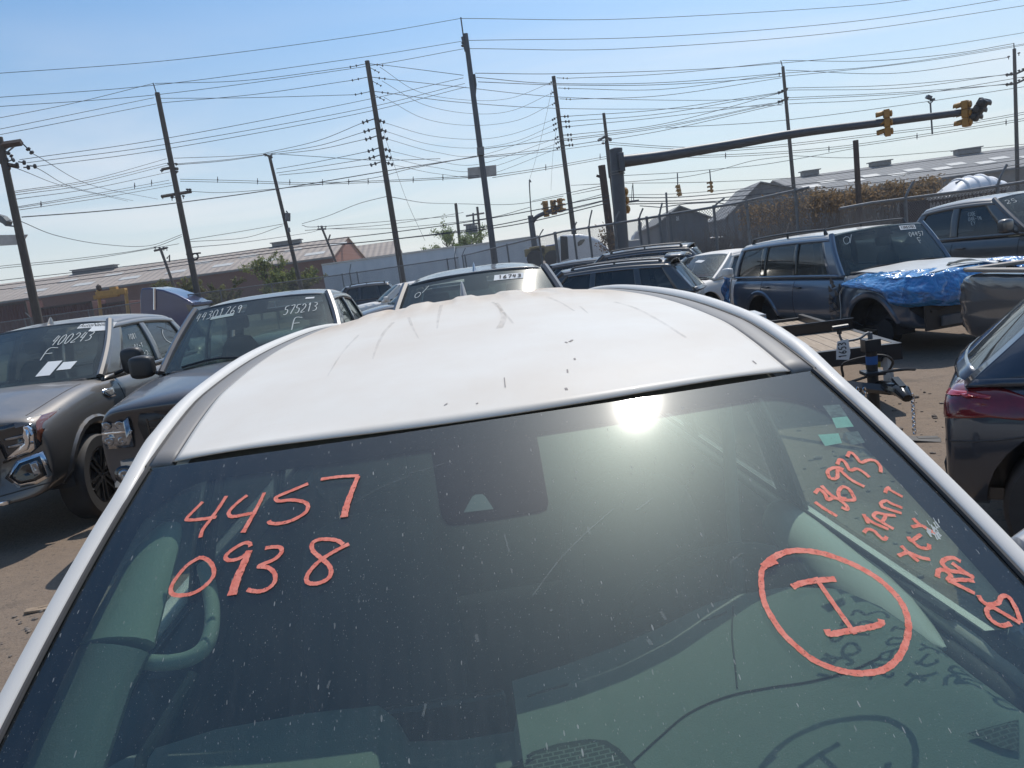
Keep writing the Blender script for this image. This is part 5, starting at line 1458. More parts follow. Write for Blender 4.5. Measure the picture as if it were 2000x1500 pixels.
def sheet(name, label, path, inset, hem, mat, seed, out=.05, solid=.004):
    """hangs from the bonnet edge: path of plan points, inset direction to the bonnet's middle, hem heights"""
    rg = random.Random(seed)
    PP = crom([(x, y, 0) for x, y in path], 10); n = len(PP)
    HH = crom([(h, 0, 0) for h in hem], 10)
    ph = [rg.uniform(0, 6) for _ in range(4)]
    mb = MB()
    def f(a, b):
        i = a * (n - 1); k = min(n - 2, int(i)); p = PP[k].lerp(PP[k + 1], i - k)
        j = a * (len(HH) - 1); q = min(len(HH) - 2, int(j)); hz = lerp(HH[q].x, HH[q + 1].x, j - q)
        fold = math.sin(a * 23 + ph[0]) * .5 + math.sin(a * 41 + ph[1] + b * 2) * .3 + math.sin(a * 67 + ph[2]) * .2
        q1 = Vector((a * 7 + seed * 3.1, b * 3.2 + a * 3, seed)); q2 = Vector((a * 24 - b * 9, b * 13 + a * 6, seed + 5.5))
        wr = .075 * (.5 - abs(mnoise.noise(q1))) + .014 * (.5 - abs(mnoise.noise(q2))) - .04
        cdir = (Vector((inset[0], inset[1], 0)) - p); cdir.normalize()
        if b < .45:
            t = 1 - b / .45
            z = 1.16 + .035 * (1 - (1 - t) ** 2) + wr * .8 + .02
            z += .05 * t * (1 - t)
            return Vector((p.x + cdir.x * .50 * t, p.y + cdir.y * .50 * t, z))
        t = (b - .45) / .55
        o = out * t ** .6 + .09 * math.sin(PI * t) + .035 * fold * t + wr
        return Vector((p.x - cdir.x * o, p.y - cdir.y * o, lerp(1.165, hz, t ** .85)))
    mb.grid(f, 190, 64)
    o = mb.build(name, mat, None, angle=180, solid=solid, off=1)
    o.matrix_world = BM_
    return tag(o, label, 'plastic sheet')
sheet('plastic_sheet', 'crumpled blue plastic sheet draped over the smashed near front corner of the blue off-roader', [(-.30, -1.0), (.25, -1.01), (.66, -.98), (.93, -.80), (.98, -.40), (.98, .10), (.96, .22)], (.1, 0), [1.05, .98, .80, .80, .76, .86, .98], pm, 4, .06)
sheet('plastic_sheet', 'blue plastic strip folded over the far corner of the blue off-roader bonnet', [(.97, .36), (.97, .55), (.88, .82), (.6, .97)], (.35, .2), [1.06, 1.0, .98, 1.02], pm, 9, .03)
mb = MB(); mb.grid(lambda a, b: Vector((-.45 + 1.30 * b, -.80 + 1.55 * a, 1.232 + .04 * math.cos((a - .5) * 3) - .05 * b + .004 * math.sin(a * 14 + b * 9))), 24, 16)
o = mb.build('masking_paper', pbr('pale_masking_film', (.56, .56, .54), rough=.35, var=.12, vscale=5, bump=.3, bscale=14), None, solid=.004, angle=180); o.matrix_world = BM_
tag(o, 'pale masking film spread flat over the bonnet of the blue off-roader', 'masking film')
def strip(label, pts, wd, seed=1, mat=None):
    rg = random.Random(seed); mb = MB(); P = crom(pts, 8)
    nr = [Vector((-.6, -.5, .8)).normalized()] * len(P)
    mb.ribbon(P, nr, [wd * rg.uniform(.75, 1.2) for _ in P])
    o = mb.build('tape_strip', mat or pbr('masking_tape', (.62, .61, .57), rough=.6) if 'masking_tape' not in bpy.data.materials else bpy.data.materials['masking_tape'], None, solid=.006, angle=180); o.matrix_world = BM_
    return tag(o, label, 'tape')
strip('white tape strip hanging down the fender in front of the blue off-roader door', [(-.36, -1.04, 1.20), (-.40, -1.06, 1.06), (-.47, -1.07, .95), (-.46, -1.08, .70), (-.50, -1.08, .50)], .06, 1)
strip('white tape strip along the upper edge of the crumpled blue sheet', [(.62, -.25, 1.25), (.70, -.02, 1.27), (.80, .10, 1.24), (.95, .20, 1.20)], .09, 2)
strip('short white tape patch joining the two blue plastic pieces on the grille', [(1.02, .12, 1.14), (1.04, .20, 1.05), (1.04, .30, .98)], .17, 3)
# rear end wrap
mb = MB()
def rw(a, b):
    y = -1.02 - .05 * math.sin(a * 9) - .03 * math.sin(b * 13 + a * 4)
    return Vector((-3.70 - .22 * a - .10 * math.sin(b * 3), y, lerp(1.20, .52, b) + .03 * math.sin(a * 8)))
mb.grid(rw, 14, 30); o = mb.build('plastic_sheet', pm, None, solid=.004, angle=180); o.matrix_world = BM_
tag(o, 'narrow blue plastic sheet hanging on the rear corner of the blue off-roader', 'plastic sheet')
strip('white tape strip edging the plastic on the rear corner of the blue off-roader', [(-3.62, -1.03, 1.24), (-3.66, -1.06, 1.10), (-3.72, -1.06, .85), (-3.72, -1.06, .55)], .05, 5)

# ---- grey pickup behind it at the right edge
P = paint('brown_grey_paint', (0.085, 0.08, 0.078), dust=0.34, metal=0.45)
rt = vehicle('pickup_truck', 'brownish grey crew cab pickup at the upper right behind the blue off-roader', 'pickup truck', (9.35, 11.7, 0), (.30, -.95),
    dict(kind='pickup', w=1.0, fo=.95, wb=3.6, ro=1.2, zb=.45, belt=1.28, hood_f=1.15, hood_c=1.28, xa0=-.60, xa1=-1.32, xd1=-2.75, xd0=-3.05, zr=1.92, ht=.72, hb=.90, tail=1.40, r=.40, paint=P,
         wins=[((-.98, -1.52), (-1.92, -1.95)), ((-2.05, -2.08), (-2.85, -2.62))], doors=[-.75, -1.98, -2.95], handles=[-1.8, -2.75], ms=(.13, .12), mz=1.42, mx=-.82, mirrorpaint=P, detail_sides=(-1,)))
mb = MB()
for txt, v0 in (('CODE', .66), ('OAR-TN', .52), ('KEY', .40)):
    lettering(mb, txt, lambda a, b: (rt.side(lerp(-1.92, -.98, a), lerp(-1.95, -1.52, a), b, -1, .006), Vector((0, -1, .3))), .30, v0, .10, .065, .007)
mb.build('marker_writing', MT['white_marker'], rt.root, smooth=False)
ws_write(rt, '25', .06, .20, .1, .1, .01)

# ---- pickup bed with decal, and the dark hatchback, at the right edge
P = paint('muted_grey_paint', (0.10, 0.105, 0.112), dust=0.25, metal=0.4)
tb = vehicle('pickup_truck', 'grey pickup at the right edge showing its bed side with a faded decal', 'pickup truck', (9.12, 6.75, 0), (.995, .02),
    dict(kind='pickup', w=.95, fo=.9, wb=3.45, ro=1.2, zb=.55, belt=1.16, hood_f=1.06, hood_c=1.16, xa0=-.55, xa1=-1.25, xd1=-2.0, xd0=-2.2, zr=1.74, ht=.66, hb=.84, tail=1.21, r=.40, arch=.50, paint=P, spokes=6,
         wins=[((-.9, -1.42), (-2.05, -1.9))], doors=[-.7, -2.1], detail_sides=(-1,)))
c = tb
mb = MB(); mb.box((c.end / 2 - 1.08, -.86, 1.235), (2.25, .14, .035)); mb.box((c.end / 2 - 1.08, .86, 1.235), (2.25, .14, .035)); mb.box((c.end + .10, 0, 1.235), (.10, 1.6, .035)); mb.build('bed_rail_cap', pbr('tan_rail_cap', (.26, .22, .18), rough=.7, dust=.6), c.root, bevel=.01)
def bedtxt(ox, oz):
    def f(x, y):
        h = c.bvh.ray_cast(Vector((ox + x, -4, oz + y)), Vector((0, 1, 0)))
        return (h[0] if h[0] is not None else Vector((ox + x, -.95, oz + y))) + Vector((0, -.004, 0))
    return f
print_text('TRD', .115, bedtxt(c.end + .14, 1.04), pbr('decal_grey', (.30, .30, .31), rough=.6), 'decal_lettering', c.root)
print_text('OFF', .10, bedtxt(c.end + .37, 1.045), pbr('decal_red', (.22, .05, .03), rough=.6), 'decal_lettering', c.root)

P = paint('dark_navy_paint', (0.032, 0.042, 0.062), dust=0.10, metal=0.45)
hb_ = vehicle('hatchback', 'glossy dark navy hatchback with red tail light at the right edge beside the white car', 'hatchback', (5.26, 2.74, 0), (.82, -.57),
    dict(kind='suv', w=.93, fo=.88, wb=2.55, ro=.62, zb=.30, belt=1.0, hood_f=.85, hood_c=1.0, xa0=-.3, xa1=-1.1, xd1=-2.55, xd0=-3.05, zr=1.60, ht=.58, hb=.82, r=.36, arch=.43, paint=P, tail=1.0, hoodline=False,
         wins=[((-.7, -1.25), (-1.40, -1.45)), ((-1.50, -1.54), (-2.0, -1.9))], doors=[-.5, -1.45, -2.1], handles=[-1.3, -1.95], detail_sides=(-1,)))
c = hb_
lp = [(-.16, .975), (-.05, .99), (.06, .985), (.16, .955), (.26, .915), (.28, .88), (.30, .83), (.24, .82), (.14, .835), (.04, .825), (-.16, .80)]
tl = c.patch('tail_light', c.dline(lp + lp[:1], 3)[:-1], 'corner', MT['lens_red'], .010, sgn=-1, cuts=6)
c.patch('lamp_segment', c.dline([(-.12, .95), (.04, .955), (.12, .935), (.12, .92), (.04, .935), (-.12, .925), (-.12, .95)], 3)[:-1], 'corner', pbr('bright_red_lens', (.42, .02, .03), rough=.1, coat=1), .016, sgn=-1, parent=tl)
c.line('bumper_seam', c.dline([(c.end + .02, .70), (c.end + .25, .72), (c.end + .48, .76)], 8), 'side', r=.005, sgn=-1)
c.line('edge_glint', c.dline([(c.end + .62, .74), (c.end + .60, .64), (c.end + .53, .56), (c.end + .46, .50)], 6), 'side', MT['chrome'], .006, sgn=-1)  # bright line stands in for the reflection along the arch edge
c.patch('bumper_insert', [(-.75, .55), (.75, .55), (.65, .36), (-.65, .36)], 'rear', MT['black_plastic'], .012)

# ---- flatbed trailer with tongue jack
tr = thing('flatbed_trailer', 'black flatbed trailer with pale plank deck in front of the blue off-roader', 'trailer', (3.05, 6.05, 0), R(-7))
bkm = pbr('black_trailer_paint', (0.016, 0.017, 0.02), rough=.4, dust=.1)
dk, t, b = newmat('deck_planks')
vec = objcoord(t); sp = t.nodes.new('ShaderNodeSeparateXYZ'); t.links.new(vec, sp.inputs[0])
fx = tmath(t, 'FRACT', tmath(t, 'MULTIPLY', sp.outputs['X'], 6.9))
gap = tmath(t, 'LESS_THAN', fx, .06)
cc = tmix(t, maprange(t, noise(t, objcoord(t, (14, 1.2, 1)), 3, 6, .6), .3, .7), (.30, .22, .15), (.46, .36, .26))
t.links.new(tmix(t, gap, cc, (.03, .025, .02)), b.inputs['Base Color']); b.inputs['Roughness'].default_value = .85
mb = MB(); mb.box((-.24, 2.12, .60), (1.54, 1.32, .05)); mb.build('deck', dk, tr, smooth=False)
mb = MB(); mb.box((-.24, 3.9, .52), (1.54, 2.1, .05)); mb.build('rear_deck', dk, tr, smooth=False)
mb = MB()
for x in (-1.04, .56): mb.box((x, 3.2, .55), (.06, 3.5, .16))
mb.box((-.24, 1.42, .55), (1.66, .08, .16)); mb.box((-.24, 4.98, .50), (1.66, .08, .16))
for a, b_ in (((-.9, 1.42, .50), (0, .10, .46)), ((.46, 1.42, .50), (0, .10, .46))): mb.tube([a, b_], .042, 4, flat=1.0)
mb.build('frame', bkm, tr, smooth=False)
mb = MB(); mb.box((-.24, 2.82, .66), (1.66, .07, .16)); mb.box((-.24, 2.82, .745), (1.70, .05, .012)); mb.build('front_rail', pbr('worn_black_rail', (.03, .03, .032), rough=.3, metal=.6), tr, smooth=False)
TI = (Matrix.Translation(Vector(tr.location)) @ Matrix.Rotation(R(-7), 4, 'Z')).inverted()
fp = TI @ at(1462, 627, 9.6)
mb = MB(); mb.box((fp.x, fp.y + .3, fp.z + .05), (.42, .7, .02)); mb.box((fp.x, fp.y - .06, fp.z - .05), (.42, .02, .24), Matrix.Rotation(-.35, 3, 'X')); mb.box((fp.x, fp.y + .4, .62), (.06, .06, .5))
fm, t, b = newmat('tread_plate')
b.inputs['Base Color'].default_value = (.42, .42, .42, 1); b.inputs['Metallic'].default_value = .9; b.inputs['Roughness'].default_value = .4
ch = t.nodes.new('ShaderNodeTexChecker'); ch.inputs['Scale'].default_value = 55; t.links.new(objcoord(t), ch.inputs['Vector'])
bp = t.nodes.new('ShaderNodeBump'); bp.inputs['Strength'].default_value = .6; t.links.new(ch.outputs['Fac'], bp.inputs['Height']); t.links.new(bp.outputs[0], b.inputs['Normal'])
mb.build('fender', fm, tr, smooth=False)
for y in (3.5, 4.25): wheel(tr, (-1.22, y, .36), .34, .22, -1, MT['galv'])
# coupler
mb = MB(); mb.tube([(0, .30, .47), (0, .05, .49), (0, -.16, .50), (0, -.26, .46)], [.05, .06, .065, .04], 10, flat=.8); mb.box((0, -.10, .555), (.05, .16, .03), Matrix.Rotation(.3, 3, 'X')); mb.build('coupler', pbr('coupler_steel', (.03, .03, .032), rough=.15, metal=.8), tr)
# jack
mb = MB(); mb.cyl((-.02, .42, .14), (-.02, .42, .78), .045, 14); mb.box((-.02, .42, .80), (.13, .13, .11)); mb.box((-.02, .42, .56), (.16, .18, .03)); mb.cyl((-.02, .42, .06), (-.02, .42, .14), .075, 14)
jk = mb.build('tongue_jack', bkm, tr, bevel=.004)
mb = MB(); mb.tube(crom([(-.02, .42, .85), (-.02, .42, .90), (-.05, .41, .905), (-.12, .40, .87), (-.24, .40, .865), (-.27, .40, .90), (-.275, .40, .96)], 4), .011, 6); mb.cyl((-.02, .42, .84), (-.02, .42, .91), .02, 8)
mb.build('crank_handle', MT['galv'], jk)
mb = MB(); mb.cyl((-.33, .40, .98), (-.20, .40, .985), .024, 8); mb.cyl((-.275, .40, .93), (-.275, .40, .98), .02, 8); mb.build('crank_knob', MT['black_plastic'], jk)
mb = MB(); mb.tube([(-.02 + .047 * math.cos(a), .42 + .047 * math.sin(a), .67) for a in [2 * PI * k / 20 for k in range(21)]], .002, 4)
mb = MB(); mb.lathe([(.0475, -.035), (.0485, -.035), (.0485, .035), (.0475, .035)], (-.02, .42, .67), (0, 0, 1), 20); mb.build('blue_tape', pbr('blue_tape', (.03, .12, .33), rough=.6), jk)
mb = MB(); mb.prism([(-.30, .385, .87), (-.21, .385, .88), (-.20, .385, .76), (-.215, .385, .70), (-.32, .385, .715), (-.315, .385, .79)], (0, .002, 0)); tg_ = mb.build('paper_tag', MT['paper'], jk, smooth=False)
mb = MB(); lettering(mb, '1653', lambda a, b: (Vector((-.235 - b, .382, .725 + a)), Vector((0, -1, 0))), 0, 0, .06, .034, .008, 0); mb.build('tag_lettering', MT['ink'], jk, smooth=False)
mb = MB()
mb.box((.32, 1.405, .46), (.14, .004, .10)); mb.build('warning_label', pbr('yellow_label', (.34, .32, .05), rough=.6, var=.3, vscale=30), tr, smooth=False)
# cables, chain
mb = MB(); mb.tube(crom([(-.12, .9, .46), (-.16, .7, .62), (.05, .45, .70), (.18, .5, .62), (.22, .8, .45)], 6), .011, 6); mb.tube(crom([(-.22, .7, .42), (.0, .35, .56), (.14, .2, .60), (.26, .25, .58)], 6), .013, 6); mb.build('brake_cable', MT['rubber'], tr)
mb = MB()
for ci, (x0, y0, z0, z1) in enumerate(((-.16, .22, .46, .22), (-.20, .26, .46, .26), (.09, -.12, .44, .12))):
    n = int((z0 - z1) / .032)
    for k in range(n):
        z = z0 - k * .032; a = (k % 2) * PI / 2 + .4
        mb.tube([(x0 + .014 * math.cos(q) * math.cos(a), y0 + .014 * math.cos(q) * math.sin(a), z + .023 * math.sin(q)) for q in [2 * PI * j / 10 for j in range(11)]], .0055, 5)
mb.build('safety_chain', MT['chrome'], tr)
# ================================================================== poles
def pole(label, top, low, Y, r0, r1, mat=None, name='utility_pole', cat='utility pole', group=None):
    a, b = at(*top, Y), at(*low, Y)
    d = (b - a) / (a.z - b.z)
    base = a + d * (a.z + .3)
    root = thing(name, label, cat, (base.x, base.y, 0), 0, group)
    o = Vector(root.location)
    mb = MB(); mb.tube([base - o, a - o], [r1 * .88, r0 * .88], 14); mb.build('pole', mat or MT['wood_pole'], root)
    def on(px, py, dy=0.0): return at(px, py, Y + dy) - o
    return root, on
def bar(root, name, pts, r, mat=None, n=6, flat=1.0):
    mb = MB(); mb.tube(pts, r, n, flat=flat); return mb.build(name, mat or MT['wood_pole'], root)
def insul(root, on, a, b, r, n=2, name='insulator'):
    """a rod from pixel a to pixel b with n bells near its outer end"""
    A, B = on(*a), on(*b)
    mb = MB(); mb.tube([A, B], r * .28, 5)
    d = (B - A).normalized(); L = (B - A).length
    for k in range(n):
        c = B - d * (k * L * .34 + r * .6)
        mb.lathe([(r * .3, -r * .6), (r, -r * .2), (r * .95, r * .3), (r * .35, r * .6)], c, d, 10)
    mb.build(name, MT['insulator'], root, smooth=True)
# leftmost
rA, onA = pole('thick leaning wooden pole with heavy crossarm at the left edge', (-2, 268), (75, 628), 28, .13, .19)
bar(rA, 'crossarm', [onA(-30, 292), onA(2, 284), onA(42, 278)], .12, MT['rust'], 4)
bar(rA, 'arm_brace', [onA(28, 286), onA(7, 303)], .025, MT['galv']); bar(rA, 'arm_brace', [onA(16, 288), onA(5, 296)], .025, MT['galv'])
insul(rA, onA, (44, 280), (64, 300), .085, 2); insul(rA, onA, (8, 292), (24, 306), .07, 2)
bar(rA, 'crossarm', [onA(-6, 314), onA(18, 322), onA(36, 326)], .07, MT['rust'], 4)
for a, b in (((14, 316), (28, 311)), ((10, 312), (16, 312)), ((36, 316), (50, 318)), ((28, 321), (36, 322)), ((46, 327), (58, 327)), ((58, 324), (71, 325)), ((12, 327), (20, 330))): insul(rA, onA, a, b, .085, 1)
mb = MB(); mb.prism([onA(-40, 459), onA(0, 459), onA(53, 458), onA(47, 468), onA(48, 477), onA(0, 480), onA(-40, 482)], (0, .06, 0)); mb.build('sign_board', MT['sign_back'], rA, smooth=False)
bar(rA, 'lamp_arm', [onA(27, 442), onA(10, 440)], .03, MT['galv'])
mb = MB(); mb.prism([onA(-18, 415), onA(2, 421), onA(13, 432), onA(10, 441), onA(4, 436), onA(-18, 426)], (0, .35, 0)); mb.build('lamp_head', MT['galv'], rA, smooth=False)
# second
rB, onB = pole('tall wooden pole with two crossarms above the dark pickup roof', (307, 181), (386, 574), 45, .15, .22)
bar(rB, 'top_spike', [onB(308, 190), onB(299, 162)], .03, MT['steel_grey'])
bar(rB, 'crossarm', [onB(316, 331), onB(332, 328), onB(348, 330)], .08, None, 4); bar(rB, 'crossarm', [onB(315, 384), onB(345, 379), onB(374, 374)], .09, None, 4)
for a in ((330, 318), (344, 318), (316, 331), (345, 333)): insul(rB, onB, (a[0], a[1] + 6), a, .1, 1)
for a in ((318, 383), (336, 386), (358, 383), (366, 370), (371, 370)): insul(rB, onB, (a[0], a[1] + 6), (a[0], a[1] - 2), .09, 1)
bar(rB, 'arm_brace', [onB(330, 382), onB(350, 388)], .03, MT['galv'])
mb = MB(); mb.tube([onB(381 + 6 * math.cos(a), 501 + 6 * math.sin(a)) for a in [2 * PI * k / 14 for k in range(15)]], .05, 6); mb.tube([onB(364, 497), onB(392, 494)], .05, 6); mb.build('cable_coil', MT['rubber'], rB)
# third, with transformer
rC, onC = pole('slimmer wooden pole carrying one grey transformer can', (526, 304), (588, 562), 55, .12, .19)
bar(rC, 'crossarm', [onC(516, 301), onC(532, 308)], .07, None, 4)
insul(rC, onC, (518, 306), (516, 300), .09, 1); insul(rC, onC, (531, 308), (530, 301), .09, 1)
mb = MB(); mb.cyl(onC(562, 432, -.3), onC(562, 416, -.3), .19, 12); mb.cyl(onC(562, 416, -.3), onC(559, 412, -.3), .05, 6); mb.build('transformer', MT['galv'], rC)
mb = MB(); mb.box(onC(564, 449, -.2), (.18, .18, .3)); mb.build('meter_box', MT['galv'], rC)
# fourth and sixth: dead-end poles with insulator strings on both sides
rD, onD = pole('tall bare pole with stacked insulator strings left of the central pole', (717, 119), (779, 500), 45, .15, .21)
for x, y in ((717, 124), (721, 150), (727, 178)):
    insul(rD, onD, (x, y), (x - 34, y + 7), .07, 2); insul(rD, onD, (x, y), (x + 32, y + 4), .07, 2); insul(rD, onD, (x + 2, y + 6), (x + 24, y + 18), .06, 2)
for x, y in ((731, 232), (734, 250), (737, 265), (742, 288), (744, 302), (747, 315)):
    insul(rD, onD, (x, y), (x - 24, y + 8), .11, 2); insul(rD, onD, (x, y), (x + 21, y + 7), .11, 2)
rF, onF = pole('tall bare pole with stacked insulator strings right of the central pole', (1081, 149), (1121, 455), 55, .15, .22)
for x, y in ((1083, 156), (1086, 176), (1089, 197)):
    insul(rF, onF, (x, y), (x - 11, y + 8), .07, 2); insul(rF, onF, (x + 4, y - 4), (x + 26, y - 3), .07, 2)
for x, y in ((1089, 228), (1091, 238), (1092, 248), (1095, 264), (1096, 274), (1098, 284)):
    insul(rF, onF, (x, y), (x - 11, y + 7), .09, 2); insul(rF, onF, (x + 4, y), (x + 22, y - 1), .11, 2)
# central dark steel pole
rE, onE = pole('dark central pole with a pale sign board halfway up', (909, 66), (967, 516), 37, .13, .19, MT['steel_grey'])
bar(rE, 'top_spike', [onE(906, 78), onE(900, 34)], .035, MT['steel_grey'])
bar(rE, 'bracket', [onE(904, 72), onE(911, 100)], .10, MT['steel_grey']); insul(rE, onE, (905, 76), (904, 92), .09, 2)
bar(rE, 'conduit', [onE(926, 145), onE(929, 165), onE(927, 190)], .06, MT['steel_grey'])
mb = MB(); mb.prism([onE(913, 328, .4), onE(969, 322, .4), onE(970, 343, .4), onE(914, 350, .4)], (0, .04, 0)); mb.build('sign_board', MT['sign_back'], rE, smooth=False)
mb = MB(); mb.prism([onE(931, 288, -.3), onE(945, 286, -.3), onE(946, 302, -.3), onE(932, 303, -.3)], (0, .2, 0)); mb.build('junction_box', MT['galv'], rE, smooth=False)
# seventh
rG, onG = pole('thin pole with a side arm rising behind the signal mast', (1179, 221), (1213, 510), 60, .13, .2)
bar(rG, 'crossarm', [onG(1168, 275), onG(1180, 268), onG(1194, 272)], .1, MT['steel_grey'], 5); bar(rG, 'conduit', [onG(1182, 275), onG(1190, 348)], .05, MT['steel_grey'])
for a in ((1170, 276), (1178, 282), (1192, 276)): insul(rG, onG, (a[0], a[1] - 6), a, .13, 1)
# right hand poles
rH, onH = pole('wooden pole with small double crossarms behind the long signal arm', (1529, 130), (1557, 440), 60, .13, .19)
bar(rH, 'top_spike', [onH(1529, 134), onH(1525, 118)], .035, MT['steel_grey'])
for y in (178, 196): bar(rH, 'crossarm', [onH(1521, y + 4), onH(1538, y - 4)], .07, None, 4)
for a in ((1521, 181), (1528, 178), (1537, 174), (1521, 199), (1528, 197), (1539, 192), (1522, 145)): insul(rH, onH, (a[0], a[1] + 4), (a[0], a[1] - 3), .10, 1)
rI, onI = pole('wooden pole with two crossarms close to the right edge', (1981, 95), (1987, 330), 60, .13, .18)
bar(rI, 'top_spike', [onI(1981, 98), onI(1980, 84)], .035, MT['steel_grey'])
for y in (144, 163): bar(rI, 'crossarm', [onI(1965, y + 3), onI(1985, y), onI(2002, y - 8)], .07, None, 4)
for a in ((1967, 147), (1975, 145), (1990, 140), (1998, 137), (1967, 166), (1975, 164), (1990, 159), (1998, 154), (1970, 113), (1990, 106)): insul(rI, onI, (a[0], a[1] + 3), (a[0], a[1] - 4), .10, 1)
# stubs
rJ, onJ = pole('cut-off brown steel post left of the signal mast', (1175, 323), (1195, 480), 29, .15, .17, MT['rust'], 'steel_post', 'post')
bar(rJ, 'bracket', [onJ(1165, 343), onJ(1174, 346)], .05, MT['rust'])
rK, onK = pole('cut-off square brown steel post above the ivy on the right', (1671, 274), (1680, 440), 31, .12, .13, MT['rust'], 'steel_post', 'post')
# small far poles
rL, onL = pole('short leaning pole with a crossarm in front of the left warehouse', (313, 485), (342, 565), 75, .14, .18)
bar(rL, 'crossarm', [onL(301, 490), onL(326, 484)], .10, None, 4)
for x in (303, 311, 320, 326): insul(rL, onL, (x, 490), (x, 482), .13, 1)
bar(rL, 'bracket', [onL(326, 505), onL(331, 498), onL(331, 512)], .07)
rM, onM = pole('short pole with a small arm in front of the brick gable', (627, 441), (656, 512), 80, .12, .16)
bar(rM, 'crossarm', [onM(620, 448), onM(637, 447)], .09, None, 4)
for x in (622, 630, 636): insul(rM, onM, (x, 447), (x, 441), .12, 1)
bar(rM, 'bracket', [onM(641, 470), onM(645, 458)], .08)
rN, onN = pole('plain grey pole standing beside the green tree', (890, 397), (901, 500), 80, .17, .2)
rO, onO = pole('far pole with blue-grey transformers behind the green tree', (932, 404), (942, 495), 90, .16, .2)
bar(rO, 'crossarm', [onO(910, 422), onO(946, 416)], .10, MT['steel_grey'], 4); bar(rO, 'crossarm', [onO(905, 440), onO(936, 436)], .10, MT['steel_grey'], 4)
mb = MB()
for x in (915, 922, 929): mb.cyl(onO(x, 458, -.4), onO(x - 1, 440, -.4), .28, 10)
mb.build('transformer', MT['galv'], rO)
bar(rO, 'riser', [onO(924, 416), onO(927, 470)], .12, MT['steel_grey'])
rP, onP = pole('thin grey post standing by the shed gable fence', (1301, 376), (1306, 470), 40, .06, .07, MT['galv'], 'steel_post', 'post')

# ---- traffic signal mast with its long arm
ms = thing('signal_mast', 'black traffic signal mast with a long arm reaching right over the yard', 'signal mast', (0, 0, 0))
YM = 24
a, b = at(1203, 296, YM), at(1216, 500, YM); d = (b - a) / (a.z - b.z); base = a + d * a.z
ms.location = (base.x, base.y, 0); o = Vector(ms.location)
def onS(px, py, dy=0.0): return at(px, py, YM + dy) - o
mb = MB(); mb.tube([base - o, a - o], [.22, .19], 18); mb.lathe([(.20, 0), (.20, .08), (.05, .12)], a - o, (0, 0, 1), 18); mb.build('pole', MT['steel_grey'], ms)
armp = crom([onS(1212, 316, -.1), onS(1300, 304, -.1), (onS(1420, 284, -.3)), onS(1560, 260, -.5), onS(1735, 238, -.8), onS(1900, 217, -1.0)], 6)
mb = MB(); mb.tube(armp, [lerp(.185, .095, (k / (len(armp) - 1)) ** .8) for k in range(len(armp))], 14); mb.build('mast_arm', MT['steel_grey'], ms)
mb = MB(); mb.box(onS(1212, 318, -.12), (.16, .5, .55)); 
for dz in (-.2, .2): mb.cyl(onS(1205, 318, -.1) + Vector((0, -.2, dz)), onS(1216, 318, -.1) + Vector((0, -.2, dz)), .03, 6)
mb.build('arm_flange', MT['steel_grey'], ms, bevel=.01)
mb = MB()
for py in (335, 340): mb.lathe([(.215, -.015), (.225, -.015), (.225, .015), (.215, .015)], onS(1206, py), (0, 0, 1), 18)
mb.build('band_clamp', MT['galv'], ms)
def signal(label, c, h, wd, yaw, mat, name='traffic_signal', visors=True, plate=False, roll=0.0):
    """three-lamp head; yaw 0 shows its back to the camera"""
    r = thing(name, label, 'traffic signal', c, yaw)
    r.rotation_euler = (0, roll, yaw)
    mb = MB()
    for k in (-1, 0, 1):
        mb.box((0, 0, k * h / 3), (wd, wd * .55, h / 3 * .97))
        mb.lathe([(wd * .30, 0), (wd * .36, wd * .1), (wd * .28, wd * .22), (.01, wd * .26)], (0, -wd * .27, k * h / 3), (0, -1, 0), 12)
    mb.build('housing', mat, r, bevel=wd * .06)
    for k in (-1, 0, 1):
        mb = MB()
        for a_ in range(11):
            pass
        mb.grid(lambda u, v: Vector((wd * .40 * math.cos(lerp(-.15, PI + .15, u)), wd * .27 + wd * .75 * v, k * h / 3 + wd * .40 * math.sin(lerp(-.15, PI + .15, u)) - v * wd * .08)), 12, 3)
        mb.build('visor', mat, r, solid=.012)
        mb = MB(); mb.lathe([(wd * .36, 0), (wd * .3, wd * .08), (.01, wd * .1)], (0, wd * .28, k * h / 3), (0, 1, 0), 14); mb.build('lens', MT['lens_dark'], r)
    if plate:
        mb = MB(); mb.box((0, wd * .30, 0), (wd * 1.5, .02, h * 1.15)); mb.build('back_plate', MT['gloss_black'], r, smooth=False)
    return r
signal('yellow signal head with dark edge plate fixed midway along the long arm', at(1733, 240, YM - .85), .76, .29, R(62), MT['signal_yellow'])
signal('yellow signal head at the tip of the long arm behind a black one', at(1887, 222, YM - 1.05), .74, .30, R(40), MT['signal_yellow'])
sg = signal('black signal head with flared hoods at the very tip of the long arm', at(1911, 214, YM - 1.25), .62, .28, R(-62), MT['black_plastic'], roll=R(38))
signal('yellow signal head mounted low on the mast pole', at(1219, 392, YM + .2), .80, .30, R(60), MT['signal_yellow'])
mb = MB(); mb.tube([onS(1211, 368, .1), onS(1216, 365, .1), onS(1218, 376, .1)], .05, 6); mb.build('bracket', MT['galv'], ms)
# camera pole seen over the arm
cp = thing('camera_mount', 'thin pole topped with small cameras just left of the arm tip signals', 'camera', at(1821, 262, 34))
o = Vector(cp.location)
mb = MB(); mb.tube([Vector((0, 0, 0)), at(1817, 200, 34) - o], .035, 8); mb.build('pole', MT['steel_grey'], cp)
mb = MB(); mb.box(at(1814, 190, 34) - o, (.2, .2, .12), Matrix.Rotation(.5, 3, 'Y')); mb.box(at(1821, 195, 34) - o, (.12, .2, .1)); mb.tube([at(1812, 198, 34) - o, at(1817, 203, 34) - o, at(1822, 197, 34) - o], .025, 6); mb.build('camera_head', MT['steel_grey'], cp, smooth=False)

